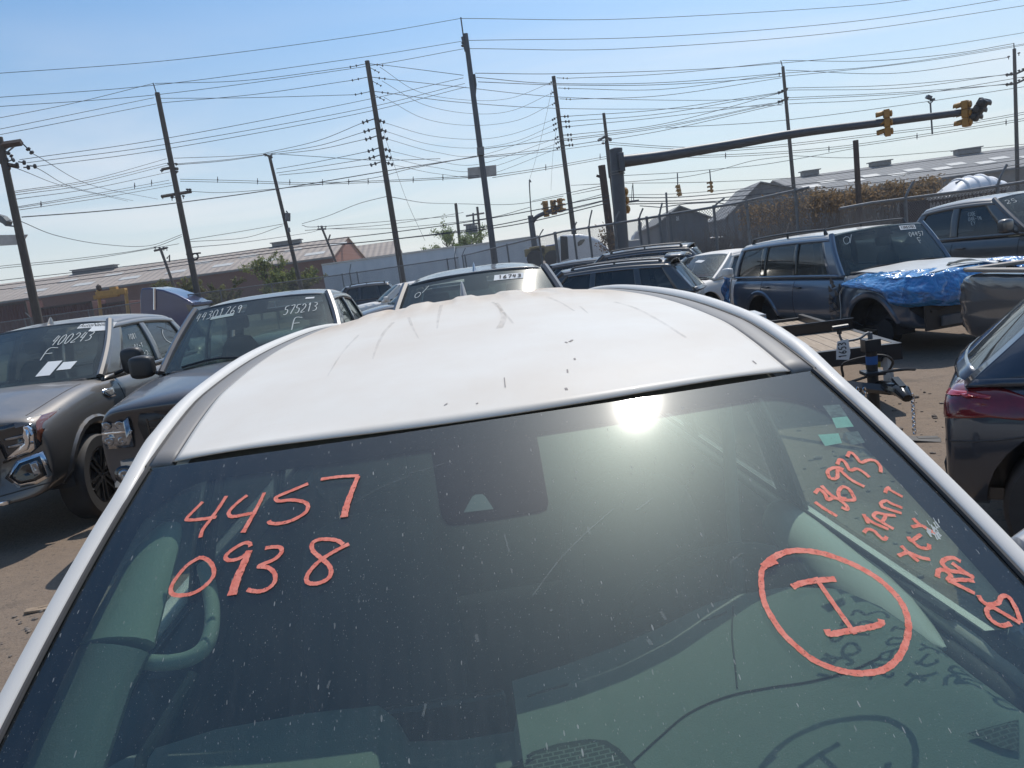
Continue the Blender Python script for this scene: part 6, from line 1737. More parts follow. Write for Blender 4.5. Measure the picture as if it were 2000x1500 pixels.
# ---- far mast with three heads
fm_ = thing('signal_mast', 'far bluish signal mast with a short curved arm beside the white truck cab', 'signal mast', (0, 0, 0))
YF = 62
a, b = at(1036, 421, YF), at(1044, 480, YF); d = (b - a) / (a.z - b.z); base = a + d * a.z
fm_.location = (base.x, base.y, 0); o = Vector(fm_.location)
mb = MB(); mb.tube([base - o, a - o], [.26, .22], 12); mb.build('pole', MT['steel_grey'], fm_)
mb = MB(); mb.tube(crom([at(1040, 434, YF) - o, at(1048, 424, YF) - o, at(1062, 417, YF) - o, at(1080, 410, YF) - o, at(1098, 404, YF) - o], 4), .16, 8); mb.build('mast_arm', MT['steel_grey'], fm_)
mb = MB(); mb.tube(crom([at(1038, 424, YF) - o, at(1035, 380, YF) - o, at(1034, 352, YF) - o, at(1037, 356, YF) - o], 4), .05, 6); mb.build('camera_rod', MT['steel_grey'], fm_)
signal('leftmost of three yellow signal heads on the far curved arm', at(1066, 408, YF), 1.25, .42, R(25), MT['signal_yellow'])
signal('middle one of three yellow signal heads on the far curved arm', at(1081, 405, YF), 1.15, .42, R(-160), MT['signal_yellow'])
signal('rightmost of three yellow signal heads on the far curved arm', at(1094, 401, YF), 1.1, .42, R(-60), MT['signal_yellow'])
YS = 56
for px, py, px2, py2, lab in ((1326, 372, 1323, 338, 'small yellow signal head hanging on the span wire, left of a pair above the shed'), (1389, 365, 1386, 331, 'small yellow signal head hanging on the span wire, right of a pair above the shed')):
    s_ = signal(lab, at(px, py, YS), .82, .28, R(15 if px < 1350 else 75), MT['signal_yellow'])
    s_.rotation_euler.y = R(-7)
    mb = MB(); mb.tube([Vector((0, 0, .41)), s_.rotation_euler.to_matrix().inverted() @ (at(px2, py2, YS) - at(px, py, YS))], .04, 6)
    mb.build('hanger', MT['steel_grey'], s_)
fx = thing('street_lamp', 'flat lamp fixture hanging from wires right of the signal mast', 'lamp', at(1238, 393, 50))
o = Vector(fx.location)
mb = MB(); mb.box((0, 0, 0), (.62, .2, .12)); mb.build('lamp_head', MT['steel_grey'], fx, smooth=False)
mb = MB(); mb.tube([Vector((0, 0, .06)), at(1236, 358, 50) - o], .03, 5); mb.tube([Vector((-.15, 0, .06)), at(1235, 362, 50) - o], .02, 5); mb.build('hanger', MT['steel_grey'], fx)

# ================================================================== wires
def wires(group, label, lst, r=None, name='power_line', cat='wire', mat=None):
    for pts, Y0, Y1 in lst:
        n = len(pts)
        x0, x1 = pts[0][0], pts[-1][0]
        P = crom([at(x, y, lerp(Y0, Y1, (x - x0) / (x1 - x0))) for x, y in pts], 10 if n > 2 else 1)
        if n == 2:
            P = [P[0].lerp(P[1], k / 8) for k in range(9)]
        mb = MB()
        base = P[0].copy()
        mb.tube([p - base for p in P], r or (.00034 * (Y0 + Y1) / 2), 5)
        o = mb.build(name, mat or MT['wire'], None); o.location = base
        tag(o, label, cat, group)
wires('upper trunk lines', 'long thin line from the left edge up to the dark central pole', [
    ([(-60, 146), (0, 143), (350, 116), (700, 70), (900, 36)], 30, 37), ([(-60, 196), (0, 190), (315, 165), (700, 113), (906, 80)], 30, 37), ([(-60, 214), (0, 208), (315, 184), (700, 132), (907, 95)], 30, 37)])
wires('upper right trunk lines', 'long thin line running from the dark central pole across the top right sky', [
    ([(900, 36), (1225, 37), (1650, 13), (1800, -3)], 37, 45), ([(916, 79), (1300, 71), (1700, 38), (2060, -18)], 37, 45), ([(917, 95), (1225, 95), (1650, 62), (2060, 2)], 37, 45)])
wires('lines from the left edge to the second pole', 'thin line from the left edge to the top of the pole above the dark pickup', [
    ([(-60, 240), (0, 230), (150, 200), (299, 163)], 36, 45), ([(-60, 262), (0, 252), (300, 191)], 36, 45), ([(-60, 274), (0, 263), (305, 203)], 36, 45)])
wires('lines between the second and fourth poles', 'thin line between the tall pole above the dark pickup and the insulator pole', [
    ([(302, 163), (480, 157), (683, 131)], 45, 45), ([(314, 192), (480, 191), (694, 185)], 45, 45), ([(314, 201), (500, 184), (687, 157)], 45, 45)])
wires('crossing lines left to centre', 'thin line climbing from the leftmost pole past two poles to the central pole', [
    ([(38, 312), (325, 270), (700, 198), (905, 152)], 28, 37), ([(52, 318), (330, 281), (700, 214), (908, 163)], 28, 37), ([(72, 325), (330, 290), (700, 222), (910, 170)], 28, 37)])
wires('lines from the leftmost to the second pole', 'dark line sagging between the leftmost pole and the crossarms of the next pole', [
    ([(25, 374), (180, 350), (325, 310)], 28, 45), ([(25, 377), (180, 354), (328, 318)], 28, 45), ([(28, 381), (180, 359), (330, 322)], 28, 45), ([(30, 389), (180, 368), (335, 335)], 28, 45),
    ([(34, 404), (200, 376), (330, 352)], 28, 45), ([(36, 406), (200, 380), (335, 357)], 28, 45), ([(38, 410), (200, 386), (337, 362)], 28, 45)])
wires('lines from the second to the third pole', 'dark line running between the double crossarm pole and the transformer pole', [
    ([(340, 309), (450, 305), (516, 300)], 45, 55), ([(345, 320), (440, 312), (518, 302)], 45, 55), ([(372, 374), (460, 375), (700, 352), (800, 330), (930, 305)], 45, 37), ([(345, 322), (440, 314), (517, 303)], 45, 55)])
wires('lines right of the transformer pole', 'thin line from the transformer pole toward the insulator pole', [
    ([(530, 300), (620, 306), (735, 313), (860, 310)], 55, 50), ([(518, 299), (620, 275), (708, 240)], 55, 45), ([(518, 301), (620, 285), (710, 258)], 55, 45), ([(520, 303), (620, 292), (713, 272)], 55, 45),
    ([(540, 330), (620, 316), (718, 296)], 55, 45), ([(540, 338), (620, 326), (720, 310)], 55, 45), ([(545, 342), (620, 335), (723, 322)], 55, 45)])
wires('cable with spacers', 'bundled cable with small spacers strung level between the poles', [
    ([(352, 350), (480, 353), (600, 357), (760, 352), (935, 343)], 45, 37), ([(352, 354), (480, 357), (600, 360), (760, 355), (935, 346)], 45, 37), ([(960, 343), (1070, 326), (1188, 305)], 37, 50), ([(962, 347), (1070, 330), (1188, 309)], 37, 50),
    ([(1210, 304), (1420, 302), (1620, 288), (1800, 263), (2060, 222)], 40, 40), ([(1210, 307), (1420, 306), (1620, 292), (1800, 267), (2060, 226)], 40, 40)], name='bundled_cable')
for px, py, Y in ((425, 350, 43), (503, 353, 42.5), (566, 355, 42), (630, 355, 41), (681, 354, 40.5), (719, 353, 40), (807, 350, 39), (865, 346, 38), (1066, 326, 43), (1172, 305, 49), (1417, 303, 40), (1619, 290, 40), (1791, 265, 40), (1965, 238, 40), (80, 398, 32), (263, 362, 40), (296, 356, 42)):
    mb = MB(); c_ = at(px, py, Y); mb.tube([at(px, py - 5, Y) - c_, at(px, py + 7, Y) - c_], .018, 5); mb.box((0, 0, -.02), (.05, .03, .10)); o = mb.build('cable_spacer', MT['wire'], None, smooth=False); o.location = c_
    tag(o, 'small upright spacer clipped on the bundled cables', 'cable spacer', 'cable spacers')
wires('heavy telephone cable', 'heavy cable rising from the leftmost pole to the dark central pole', [([(42, 424), (200, 412), (340, 397), (550, 368), (760, 333), (938, 305)], 28, 37)], r=.019)
wires('long cable right of the centre', 'cable rising from the dark central pole toward the thin side arm pole', [([(942, 306), (1060, 292), (1176, 274)], 37, 58), ([(942, 308), (1060, 297), (1178, 281)], 37, 58), ([(944, 291), (1060, 276), (1300, 245), (1528, 198)], 37, 60)])
wires('slack service cable', 'slack grey cable drooping between the leftmost pole and the next', [([(40, 432), (110, 460), (200, 477), (290, 480), (355, 458)], 28, 45)], r=.014)
wires('diagonal lines at the left', 'faint line slanting down right from the leftmost pole insulators', [([(64, 300), (180, 362), (308, 389)], 28, 60), ([(36, 330), (130, 365), (250, 393)], 28, 60), ([(72, 328), (150, 368), (260, 392)], 28, 60)], r=.013)
wires('low lines across the warehouse', 'thin low line crossing in front of the left warehouse roof', [
    ([(370, 468), (470, 452), (555, 437)], 45, 55), ([(372, 472), (480, 464), (552, 441)], 45, 55), ([(375, 483), (470, 474), (600, 455), (627, 447)], 45, 78), ([(590, 437), (640, 422), (700, 398), (758, 383)], 55, 45), ([(766, 385), (830, 396), (890, 398)], 45, 80), ([(895, 398), (1000, 399), (1100, 383)], 80, 60),
    ([(-60, 530), (0, 520), (150, 505), (290, 485), (355, 462)], 40, 45), ([(-60, 532), (0, 524), (180, 505), (350, 476)], 40, 45), ([(590, 440), (620, 443), (760, 432), (890, 422)], 60, 80), ([(596, 450), (760, 438), (905, 415)], 60, 80), ([(640, 447), (760, 446), (940, 428), (1035, 405)], 78, 62)])
wires('thick communication cables', 'thick black cable crossing low above the fences and trailers', [
    ([(-60, 557), (0, 548), (180, 528), (370, 505), (610, 472), (780, 452), (960, 426), (1190, 382)], 40, 26), ([(-60, 566), (0, 558), (200, 534), (400, 506), (610, 479), (700, 474), (860, 456), (1000, 434), (1190, 389)], 40, 26), ([(-60, 572), (0, 566), (200, 541), (400, 512), (610, 484), (800, 464), (1000, 440), (1190, 396)], 40, 26),
    ([(1212, 385), (1300, 386), (1400, 379), (1600, 356), (1900, 325), (2060, 300)], 26, 45), ([(1214, 393), (1300, 393), (1400, 387), (1640, 364), (1900, 335), (2060, 309)], 26, 45), ([(1216, 399), (1400, 393), (1640, 371), (1900, 341), (2060, 318)], 26, 45)], r=.017)
wires('catenary lines between insulator poles', 'thin line sagging between the two insulator poles behind the central pole', [
    ([(742, 131), (820, 180), (923, 196), (1000, 191), (1070, 164)], 45, 55), ([(746, 158), (830, 205), (923, 222), (1000, 216), (1073, 184)], 45, 55), ([(750, 190), (830, 232), (923, 245), (1010, 235), (1076, 205)], 45, 55),
    ([(752, 240), (840, 265), (930, 272), (1000, 262), (1078, 235)], 45, 55), ([(755, 257), (840, 282), (930, 289), (1010, 275), (1080, 245)], 45, 55), ([(758, 272), (850, 297), (940, 303), (1081, 256)], 45, 55), ([(763, 295), (850, 314), (940, 320), (1084, 271)], 45, 55), ([(766, 309), (850, 327), (940, 332), (1086, 281)], 45, 55), ([(768, 322), (860, 340), (950, 342), (1087, 291)], 45, 55)], r=.012)
wires('lines fanning right from the fourth pole', 'thin line fanning from the left insulator pole far to the right', [([(750, 127), (905, 147)], 45, 38), ([(753, 154), (900, 170), (1100, 190), (1350, 196), (1528, 192)], 45, 60), ([(759, 182), (900, 200), (1100, 212), (1350, 212), (1528, 205)], 45, 60)])
wires('lines right of the sixth pole', 'thin line from the right insulator pole toward the crossarm pole', [
    ([(1108, 153), (1300, 144), (1526, 121)], 55, 60), ([(1112, 173), (1300, 174), (1526, 144)], 55, 60), ([(1115, 194), (1300, 186), (1526, 152)], 55, 60), ([(1111, 227), (1300, 213), (1526, 180)], 55, 60), ([(1113, 237), (1300, 221), (1526, 181)], 55, 60), ([(1114, 247), (1300, 228), (1530, 199)], 55, 60),
    ([(1117, 263), (1300, 241), (1526, 181)], 55, 60), ([(1118, 273), (1300, 248), (1526, 200)], 55, 60), ([(1120, 283), (1300, 254), (1530, 202)], 55, 60)])
wires('upper lines right of the central pole', 'long thin line from the upper central pole to the poles at the right edge', [
    ([(928, 143), (1100, 144), (1350, 136), (1530, 123), (1800, 95), (2060, 54)], 37, 60), ([(930, 151), (1080, 163), (1300, 161), (1530, 143), (1750, 125), (2060, 76)], 37, 60), ([(934, 160), (1100, 166), (1300, 165), (1530, 149), (1800, 120), (2060, 78)], 37, 60)])
wires('lines from the crossarm pole to the right edge', 'thin line between the crossarm pole and the pole at the right edge', [
    ([(1528, 118), (1700, 119), (1860, 105), (1980, 85)], 60, 60), ([(1535, 137), (1750, 143), (1970, 112)], 60, 60), ([(1537, 172), (1750, 166), (1967, 146)], 60, 60), ([(1538, 176), (1760, 172), (1975, 144)], 60, 60), ([(1539, 191), (1750, 181), (1967, 165)], 60, 60), ([(1540, 195), (1800, 181), (1975, 163)], 60, 60), ([(1541, 203), (1750, 190), (2060, 140)], 60, 60),
    ([(1300, 250), (1530, 235), (1800, 200), (2060, 160)], 50, 55), ([(1190, 278), (1300, 286), (1420, 290)], 60, 50), ([(1190, 282), (1300, 290), (1400, 294)], 60, 50)])
wires('lower right lines', 'line running low behind the long signal arm to the right edge', [
    ([(1230, 303), (1500, 285), (1700, 262), (1880, 240), (2060, 208)], 45, 45), ([(1230, 306), (1500, 289), (1700, 266), (1880, 244), (2060, 212)], 45, 45), ([(1216, 343), (1325, 337), (1390, 331), (1500, 320), (1668, 290)], 54, 56), ([(1216, 356), (1326, 347), (1400, 333), (1470, 314), (1540, 305)], 54, 58), ([(1545, 304), (1670, 308), (1840, 296), (2060, 276)], 58, 58), ([(1218, 358), (1400, 355), (1600, 343), (1800, 316), (2060, 283)], 55, 58), ([(1218, 381), (1330, 378), (1480, 366)], 55, 58),
    ([(1115, 362), (1180, 359)], 55, 30), ([(1118, 380), (1178, 368)], 55, 30), ([(1120, 395), (1182, 378)], 55, 30), ([(1040, 392), (1180, 362)], 62, 30), ([(1040, 425), (1120, 408), (1178, 393)], 62, 30)])
wires('guy wires', 'faint straight guy wire slanting down from the insulator poles', [([(1078, 175), (1052, 290), (1034, 352)], 55, 62), ([(1087, 250), (1080, 300), (1076, 372)], 55, 62), ([(740, 230), (790, 380), (830, 470)], 45, 42)], r=.009)

# ================================================================== fences
lm = bpy.data.materials.new('chain_link'); lm.use_nodes = True
t = lm.node_tree; b = t.nodes['Principled BSDF']; out = t.nodes['Material Output']
b.inputs['Base Color'].default_value = (.17, .17, .175, 1); b.inputs['Metallic'].default_value = .6; b.inputs['Roughness'].default_value = .5
uvn = t.nodes.new('ShaderNodeUVMap'); sp = t.nodes.new('ShaderNodeSeparateXYZ'); t.links.new(uvn.outputs[0], sp.inputs[0])
u_, v_ = sp.outputs['X'], sp.outputs['Y']
def dia(a):
    f = tmath(t, 'FRACT', tmath(t, 'MULTIPLY', a, 1 / .075))
    return tmath(t, 'LESS_THAN', tmath(t, 'ABSOLUTE', tmath(t, 'SUBTRACT', f, .5)), .075)
al = tmath(t, 'MAXIMUM', dia(tmath(t, 'ADD', u_, v_)), dia(tmath(t, 'SUBTRACT', u_, v_)))
tr_ = t.nodes.new('ShaderNodeBsdfTransparent'); mm = t.nodes.new('ShaderNodeMixShader')
t.links.new(al, mm.inputs[0]); t.links.new(tr_.outputs[0], mm.inputs[1]); t.links.new(b.outputs[0], mm.inputs[2]); t.links.new(mm.outputs[0], out.inputs['Surface'])
def fence(label, tops, posts, midrail=False, thick=.03, mesh=True, arms=()):
    """tops: (px, py, Y) along the top rail; posts: (px, rise_px, lean_px) by x on the rail"""
    P = [at(*q) for q in tops]
    base = Vector((P[0].x, P[0].y, 0))
    root = thing('chain_link_fence', label, 'fence', base)
    mb = MB(); mb.tube([p - base for p in P], thick, 8); mb.build('top_rail', MT['galv'], root)
    if midrail:
        mb = MB(); mb.tube([Vector((p.x, p.y, p.z * .55)) - base for p in P], thick * .8, 6); mb.build('mid_rail', MT['galv'], root)
    def rail_at(px):
        for (x0, y0, Y0), (x1, y1, Y1) in zip(tops, tops[1:]):
            if x0 <= px <= x1:
                f = (px - x0) / (x1 - x0)
                # linear in 3-D along the rail
                A, B = at(x0, y0, Y0), at(x1, y1, Y1)
                lo, hi = 0, 1
                for _ in range(30):
                    m_ = (lo + hi) / 2
                    if proj(A.lerp(B, m_))[0] < px: lo = m_
                    else: hi = m_
                return A.lerp(B, lo)
        return P[0]
    for q in posts:
        p = rail_at(q[0])
        k = p.y / FPX
        mb = MB(); mb.tube([Vector((p.x, p.y, 0)) - base, p - base + Vector((0, 0, .05))], thick * 1.15, 8)
        po = mb.build('post', MT['galv'], root)
        if q[1]:
            mb = MB(); mb.tube([p - base, p - base + Vector((q[2] * k * .35, 0, q[1] * k * .45)), p - base + Vector((q[2] * k, 0, q[1] * k))], thick * .8, 6); mb.build('barb_arm', MT['galv'], po)
    if mesh:
        me = bpy.data.meshes.new('wire_mesh'); vs_, fs, uv = [], [], []
        s = 0
        for i, p in enumerate(P):
            if i: s += ((p - P[i - 1]).xy).length
            vs_ += [(p.x - base.x, p.y - base.y, .03), (p.x - base.x, p.y - base.y, p.z)]; uv.append((s, p.z))
            if i: fs.append((2 * i - 2, 2 * i, 2 * i + 1, 2 * i - 1))
        me.from_pydata(vs_, [], fs); ul = me.uv_layers.new(name='UVMap')
        for pl in me.polygons:
            for li in pl.loop_indices:
                vi = me.loops[li].vertex_index; ul.data[li].uv = (uv[vi // 2][0], .03 if vi % 2 == 0 else uv[vi // 2][1])
        me.materials.append(lm)
        o = bpy.data.objects.new('wire_mesh', me); COL.objects.link(o); o.parent = root
    for pts in arms:
        mb = MB(); mb.tube([at(*q) - base for q in pts], .012, 4); mb.build('barbed_wire', MT['galv'], root)
    return root
fence('low chain-link fence running behind the pickups at the left', [(-150, 648, 50), (0, 630, 48), (200, 602, 46), (366, 576, 44), (640, 540, 44), (740, 526, 44), (895, 503, 42)],
      [(48, 0, 0), (60, 12, -8), (64, 12, 8), (172, 0, 0), (290, 0, 0), (430, 0, 0), (530, 0, 0), (668, 0, 0), (683, 17, 5), (697, 0, 0), (779, 18, 5), (873, 0, 0), (888, 20, 6)])
fence('chain-link fence climbing from the central pole to the signal mast', [(902, 500, 42), (1000, 476, 32), (1100, 452, 25), (1200, 437, 21.5)],
      [(903, 14, 8), (908, 0, 0), (990, 0, 0), (1053, 14, 10), (1083, 0, 0), (1085, 0, 0), (1120, 14, 8), (1150, 32, 10)], True)
fence('tall chain-link fence with bent arms in front of the grey sheds', [(1200, 437, 21.5), (1300, 420, 20), (1440, 397, 18.5), (1580, 366, 17)],
      [(1248, 20, 10), (1263, 0, 0), (1288, 24, 8), (1309, 0, 0), (1394, 14, 22), (1458, 0, 0), (1553, 0, 0), (1584, 22, 12)], True,
      arms=([(1250, 402, 21), (1290, 405, 20.2), (1340, 398, 19.6), (1395, 395, 19), (1440, 402, 18.5), (1480, 392, 18.1), (1560, 385, 17.3)],))
fence('thick-railed fence with slanted arms behind the pickups at the right', [(1640, 408, 19), (1700, 397, 19.5), (1800, 384, 20), (1900, 371, 20), (2060, 346, 20)],
      [(1768, 30, 18), (1948, 38, 20), (2020, 0, 0)], False, .04)
# ================================================================== buildings
def sheetroof(name, col, step=.6, var=.15, dirt=.3):
    m, t, b = newmat(name)
    vec = objcoord(t)
    n1 = maprange(t, noise(t, objcoord(t, (.12, 1, 1)), 1.2, 6, .6), .3, .7)
    c = tmix(t, n1, tuple(x * (1 - var) for x in col), tuple(x * (1 + var) for x in col))
    t.links.new(c, b.inputs['Base Color']); b.inputs['Roughness'].default_value = .8
    sp = t.nodes.new('ShaderNodeSeparateXYZ'); t.links.new(vec, sp.inputs[0])
    bp = t.nodes.new('ShaderNodeBump'); bp.inputs['Strength'].default_value = .5; bp.inputs['Distance'].default_value = .1
    t.links.new(tmath(t, 'SINE', tmath(t, 'MULTIPLY', sp.outputs['X'], 2 * PI / step)), bp.inputs['Height']); t.links.new(bp.outputs[0], b.inputs['Normal'])
    return m
def brick(name, c1, c2, sc=1.0):
    m, t, b = newmat(name)
    br = t.nodes.new('ShaderNodeTexBrick'); br.inputs['Scale'].default_value = 4 * sc
    br.inputs['Color1'].default_value = (*c1, 1); br.inputs['Color2'].default_value = (*c2, 1); br.inputs['Mortar'].default_value = (.16, .12, .10, 1)
    mp = t.nodes.new('ShaderNodeMapping'); mp.inputs['Rotation'].default_value = (PI / 2, 0, 0)
    tc_ = t.nodes.new('ShaderNodeTexCoord'); t.links.new(tc_.outputs['Object'], mp.inputs[0]); t.links.new(mp.outputs[0], br.inputs['Vector'])
    t.links.new(br.outputs['Color'], b.inputs['Base Color']); b.inputs['Roughness'].default_value = .9
    return m
def gable_hall(label, A, B, eave, ridge, depth, roofm, wallm, gablem, name='warehouse', slots=None, slotm=None, vents=(), over=.3):
    """A, B: front eave corners on the ground plan (left, right as seen); depth goes back"""
    A, B = Vector(A), Vector(B)
    dx = (B - A).normalized(); back = Vector((-dx.y, dx.x, 0)); L = (B - A).length
    root = thing(name, label, 'building', A, math.atan2(dx.y, dx.x))
    h = depth / 2
    mb = MB()
    mb.prism([(0, 0, 0), (L, 0, 0), (L, 0, eave), (0, 0, eave)], (0, .3, 0)); mb.build('wall', wallm, root, smooth=False)
    mb = MB(); mb.prism([(0, depth - .3, 0), (L, depth - .3, 0), (L, depth - .3, eave), (0, depth - .3, eave)], (0, .3, 0))
    mb.build('wall', wallm, root, smooth=False)
    mb = MB(); mb.box((L / 2, -over - .08, eave - over * (ridge - eave) / h + .06), (L + .4, .16, .16)); mb.build('gutter', MT['galv'], root, smooth=False)
    for k in range(int(L / 16)):
        mb = MB(); mb.box((6 + k * 16, -.03, 1.5), (3.2, .08, 3.0)); mb.build('door', MT['trim_grey'], root, smooth=False)
    for x in (0, L - .3):
        mb = MB(); mb.prism([(x, .3, 0), (x, depth - .3, 0), (x, depth - .3, eave), (x, h, ridge - .1), (x, .3, eave)], (.3, 0, 0)); mb.build('gable_wall', gablem, root, smooth=False)
    for sgn in (0, 1):
        mb = MB()
        y0 = -over if sgn == 0 else depth + over
        z0 = eave - over * (ridge - eave) / h
        mb.prism([(-.2, y0, z0 + .1), (L + .2, y0, z0 + .1), (L + .2, h, ridge + .1), (-.2, h, ridge + .1)], (0, 0, .15))
        ro = mb.build('roof', roofm, root, smooth=False)
        if sgn == 0:
            for (x, f0, f1, wd) in (slots or []):
                mb = MB()
                za, zb_ = lerp(z0, ridge, f0) + .26, lerp(z0, ridge, f1) + .26
                ya, yb = lerp(y0, h, f0), lerp(y0, h, f1)
                mb.prism([(x, ya, za), (x + wd, ya, za), (x + wd, yb, zb_), (x, yb, zb_)], (0, 0, .05)); mb.build('skylight', slotm, ro, smooth=False)
    for (x, w_, hh) in vents:
        mb = MB(); mb.box((x, h, ridge + .2 + hh / 2), (w_, 1.2, hh)); mb.box((x, h, ridge + .25 + hh), (w_ + .4, 1.6, .12)); mb.build('ridge_vent', MT['galv'], root, smooth=False)
    return root
skyl = pbr('skylight_panel', (.50, .48, .44), rough=.6, var=.1)
tanroof = sheetroof('tan_sheet_roof', (.35, .285, .235), 1.0)
greyroof = sheetroof('grey_sheet_roof', (.20, .195, .19), .8)
greywall = sheetroof('grey_sheet_wall', (.135, .14, .15), .9)
redbrick = brick('dark_red_brick', (.11, .045, .035), (.15, .06, .045))
redgable = brick('red_gable_cladding', (.27, .11, .075), (.31, .135, .095), .3)
YL = 100
A, B = at(-260, 700, YL), at(660, 560, YL); A.z = B.z = 0
ev = at(620, 507, YL).z; rd = at(683, 465, YL + 12).z
rg = random.Random(4)
L = (B - A).length
slots = []
x = 1.5
while x < L - 3:
    slots.append((x, .18 if int(x) % 2 else .24, .30 if int(x) % 2 else .36, 2.6)); slots.append((x + 2.4, .55, .66, 2.4)); x += 6.2
gable_hall('long low warehouse with tan skylit roof and brick gable at the left', A, B, ev, rd, 24, tanroof, redbrick, redgable, slots=slots, slotm=skyl, vents=((L * .41, 6, .5), (L * .86, 4, .5)))
# little gable beyond
A2, B2 = at(712, 552, 128), at(738, 548, 128); A2.z = B2.z = 0
gable_hall('smaller pale-roofed gable just right of the brick gable', A2 - Vector((2, 0, 0)), B2 + Vector((3.2, 0, 0)), at(715, 505, 128).z, at(730, 478, 133).z, 12, tanroof, redgable, greywall)
# dark red yard containers at the left
cm = sheetroof('dark_red_container', (.10, .035, .03), .28)
for i, (x0, x1, yt, lab) in enumerate(((-160, 62, 600, 'dark red shipping container behind the leftmost pole'), (74, 190, 592, 'dark red shipping container between the leftmost pole and the yellow frame'), (192, 262, 588, 'short dark red container under the yellow frame'))):
    a, b_ = at(x0, 640, 66 + i), at(x1, 640, 66 + i); top = at((x0 + x1) / 2, yt + 4, 66 + i).z
    a.z = b_.z = 0
    r_ = thing('shipping_container', lab, 'container', a, math.atan2(b_.y - a.y, b_.x - a.x))
    L_ = (b_ - a).length
    mb = MB(); mb.box((L_ / 2, 1.2, top / 2 + .05), (L_, 2.4, top)); mb.build('body', cm, r_, smooth=False, bevel=.03)
    mb = MB()
    for x in (0.05, L_ - .05): mb.box((x, -.02, top / 2 + .05), (.16, .1, top + .06))
    mb.box((L_ / 2, -.02, top + .02), (L_, .1, .16)); mb.build('frame', MT['rust'], r_, smooth=False)
ym = pbr('yellow_machine_paint', (.46, .24, .05), rough=.55, var=.15)
a = at(212, 610, 58); a.z = 0
yf = thing('gantry_loader', 'yellow steel lifting frame in front of the dark red containers', 'loader', a)
def onY(px, py, dy=0): return at(px, py, 58 + dy) - a
mb = MB(); mb.box((onY(218, 572)), (2.2, .5, .42)); mb.box(onY(223, 565), (.5, .4, .35)); mb.box(onY(208, 578), (1.8, .4, .3)); mb.build('boom', ym, yf, smooth=False, bevel=.03)
mb = MB()
for px in (191, 245): mb.tube([onY(px, 566), Vector((onY(px + 6, 640).x, 0, 0))], .14, 4)
mb.build('leg', ym, yf, smooth=False)
mb = MB(); mb.blob(onY(193, 562), (.22, .2, .28), 1); mb.build('beacon', MT['rust'], yf)
# blue semi tractor
bs = paint('semi_blue_paint', (.014, .024, .10), dust=.05, metal=.2)
a = at(322, 640, 44); a.z = 0
st_ = thing('semi_truck', 'dark blue semi truck cab with tall fairing behind the pickups', 'semi truck', a)
def on_(px, py, dy=0, Y=44, a=a): return at(px, py, Y + dy) - a
outl = [(274, 640), (273, 575), (276, 563), (292, 562), (318, 566), (345, 575), (365, 585), (378, 592), (380, 597), (372, 600), (384, 613), (392, 640)]
mb = MB(); mb.prism([on_(x, y, -1.2) for x, y in outl], (0, 2.4, 0)); mb.build('cab', bs, st_, bevel=.12, angle=50)
mb = MB(); mb.prism([on_(362, 592, -1.23), on_(376, 598, -1.23), on_(384, 612, -1.23), on_(368, 608, -1.23)], (0, 2.46, 0)); mb.build('cab_window', MT['lens_dark'], st_, smooth=False)
mb = MB(); mb.prism([on_(352, 588, -1.4), on_(378, 592, -1.4), on_(379, 596, -1.4), on_(366, 595, -1.4)], (0, 2.8, 0)); mb.build('sun_visor', bs, st_, smooth=False)
mb = MB(); mb.tube([on_(302, 563, -1.25), on_(302, 605, -1.25)], .07, 6); mb.build('exhaust_stack', MT['chrome'], st_)
mb = MB()
for px in (292, 380): mb.cyl(Vector((on_(px, 630).x, -1.2, .5)), Vector((on_(px, 630).x, 1.2, .5)), .5, 16)
mb.build('wheel', MT['rubber'], st_)
# white trailers
wtm = sheetroof('white_trailer_side', (.74, .74, .74), 1.2, .05)
for i, (x0, x1, yt0, lab) in enumerate(((642, 899, 514, 'long white box trailer above the dark suvs left of the central pole'), (903, 1066, 480, 'white box trailer right of the central pole behind the fence'))):
    Y = 68 + i * 1.0
    a, b_ = at(x0, 600, Y), at(x1, 600 - (x1 - x0) * .136, Y); a.z = b_.z = 0
    L_ = (b_ - a).length; top = at(x0, yt0, Y).z
    r_ = thing('box_trailer', lab, 'trailer', a, math.atan2(b_.y - a.y, b_.x - a.x))
    mb = MB(); mb.box((L_ / 2, 1.3, (top + 1.1) / 2), (L_, 2.6, top - 1.1)); mb.build('body', wtm, r_, smooth=False, bevel=.04)
    mb = MB(); mb.box((L_ / 2, -.02, top - .06), (L_, .08, .14)); mb.box((L_ / 2, -.02, 1.15), (L_, .08, .2)); mb.build('trim_rail', MT['satin_metal'], r_, smooth=False)
    mb = MB()
    for x in (1.6, 2.9, L_ - 2.2): mb.cyl(Vector((x, -.02, .5)), Vector((x, 2.5, .5)), .5, 14)
    mb.build('wheel', MT['rubber'], r_)
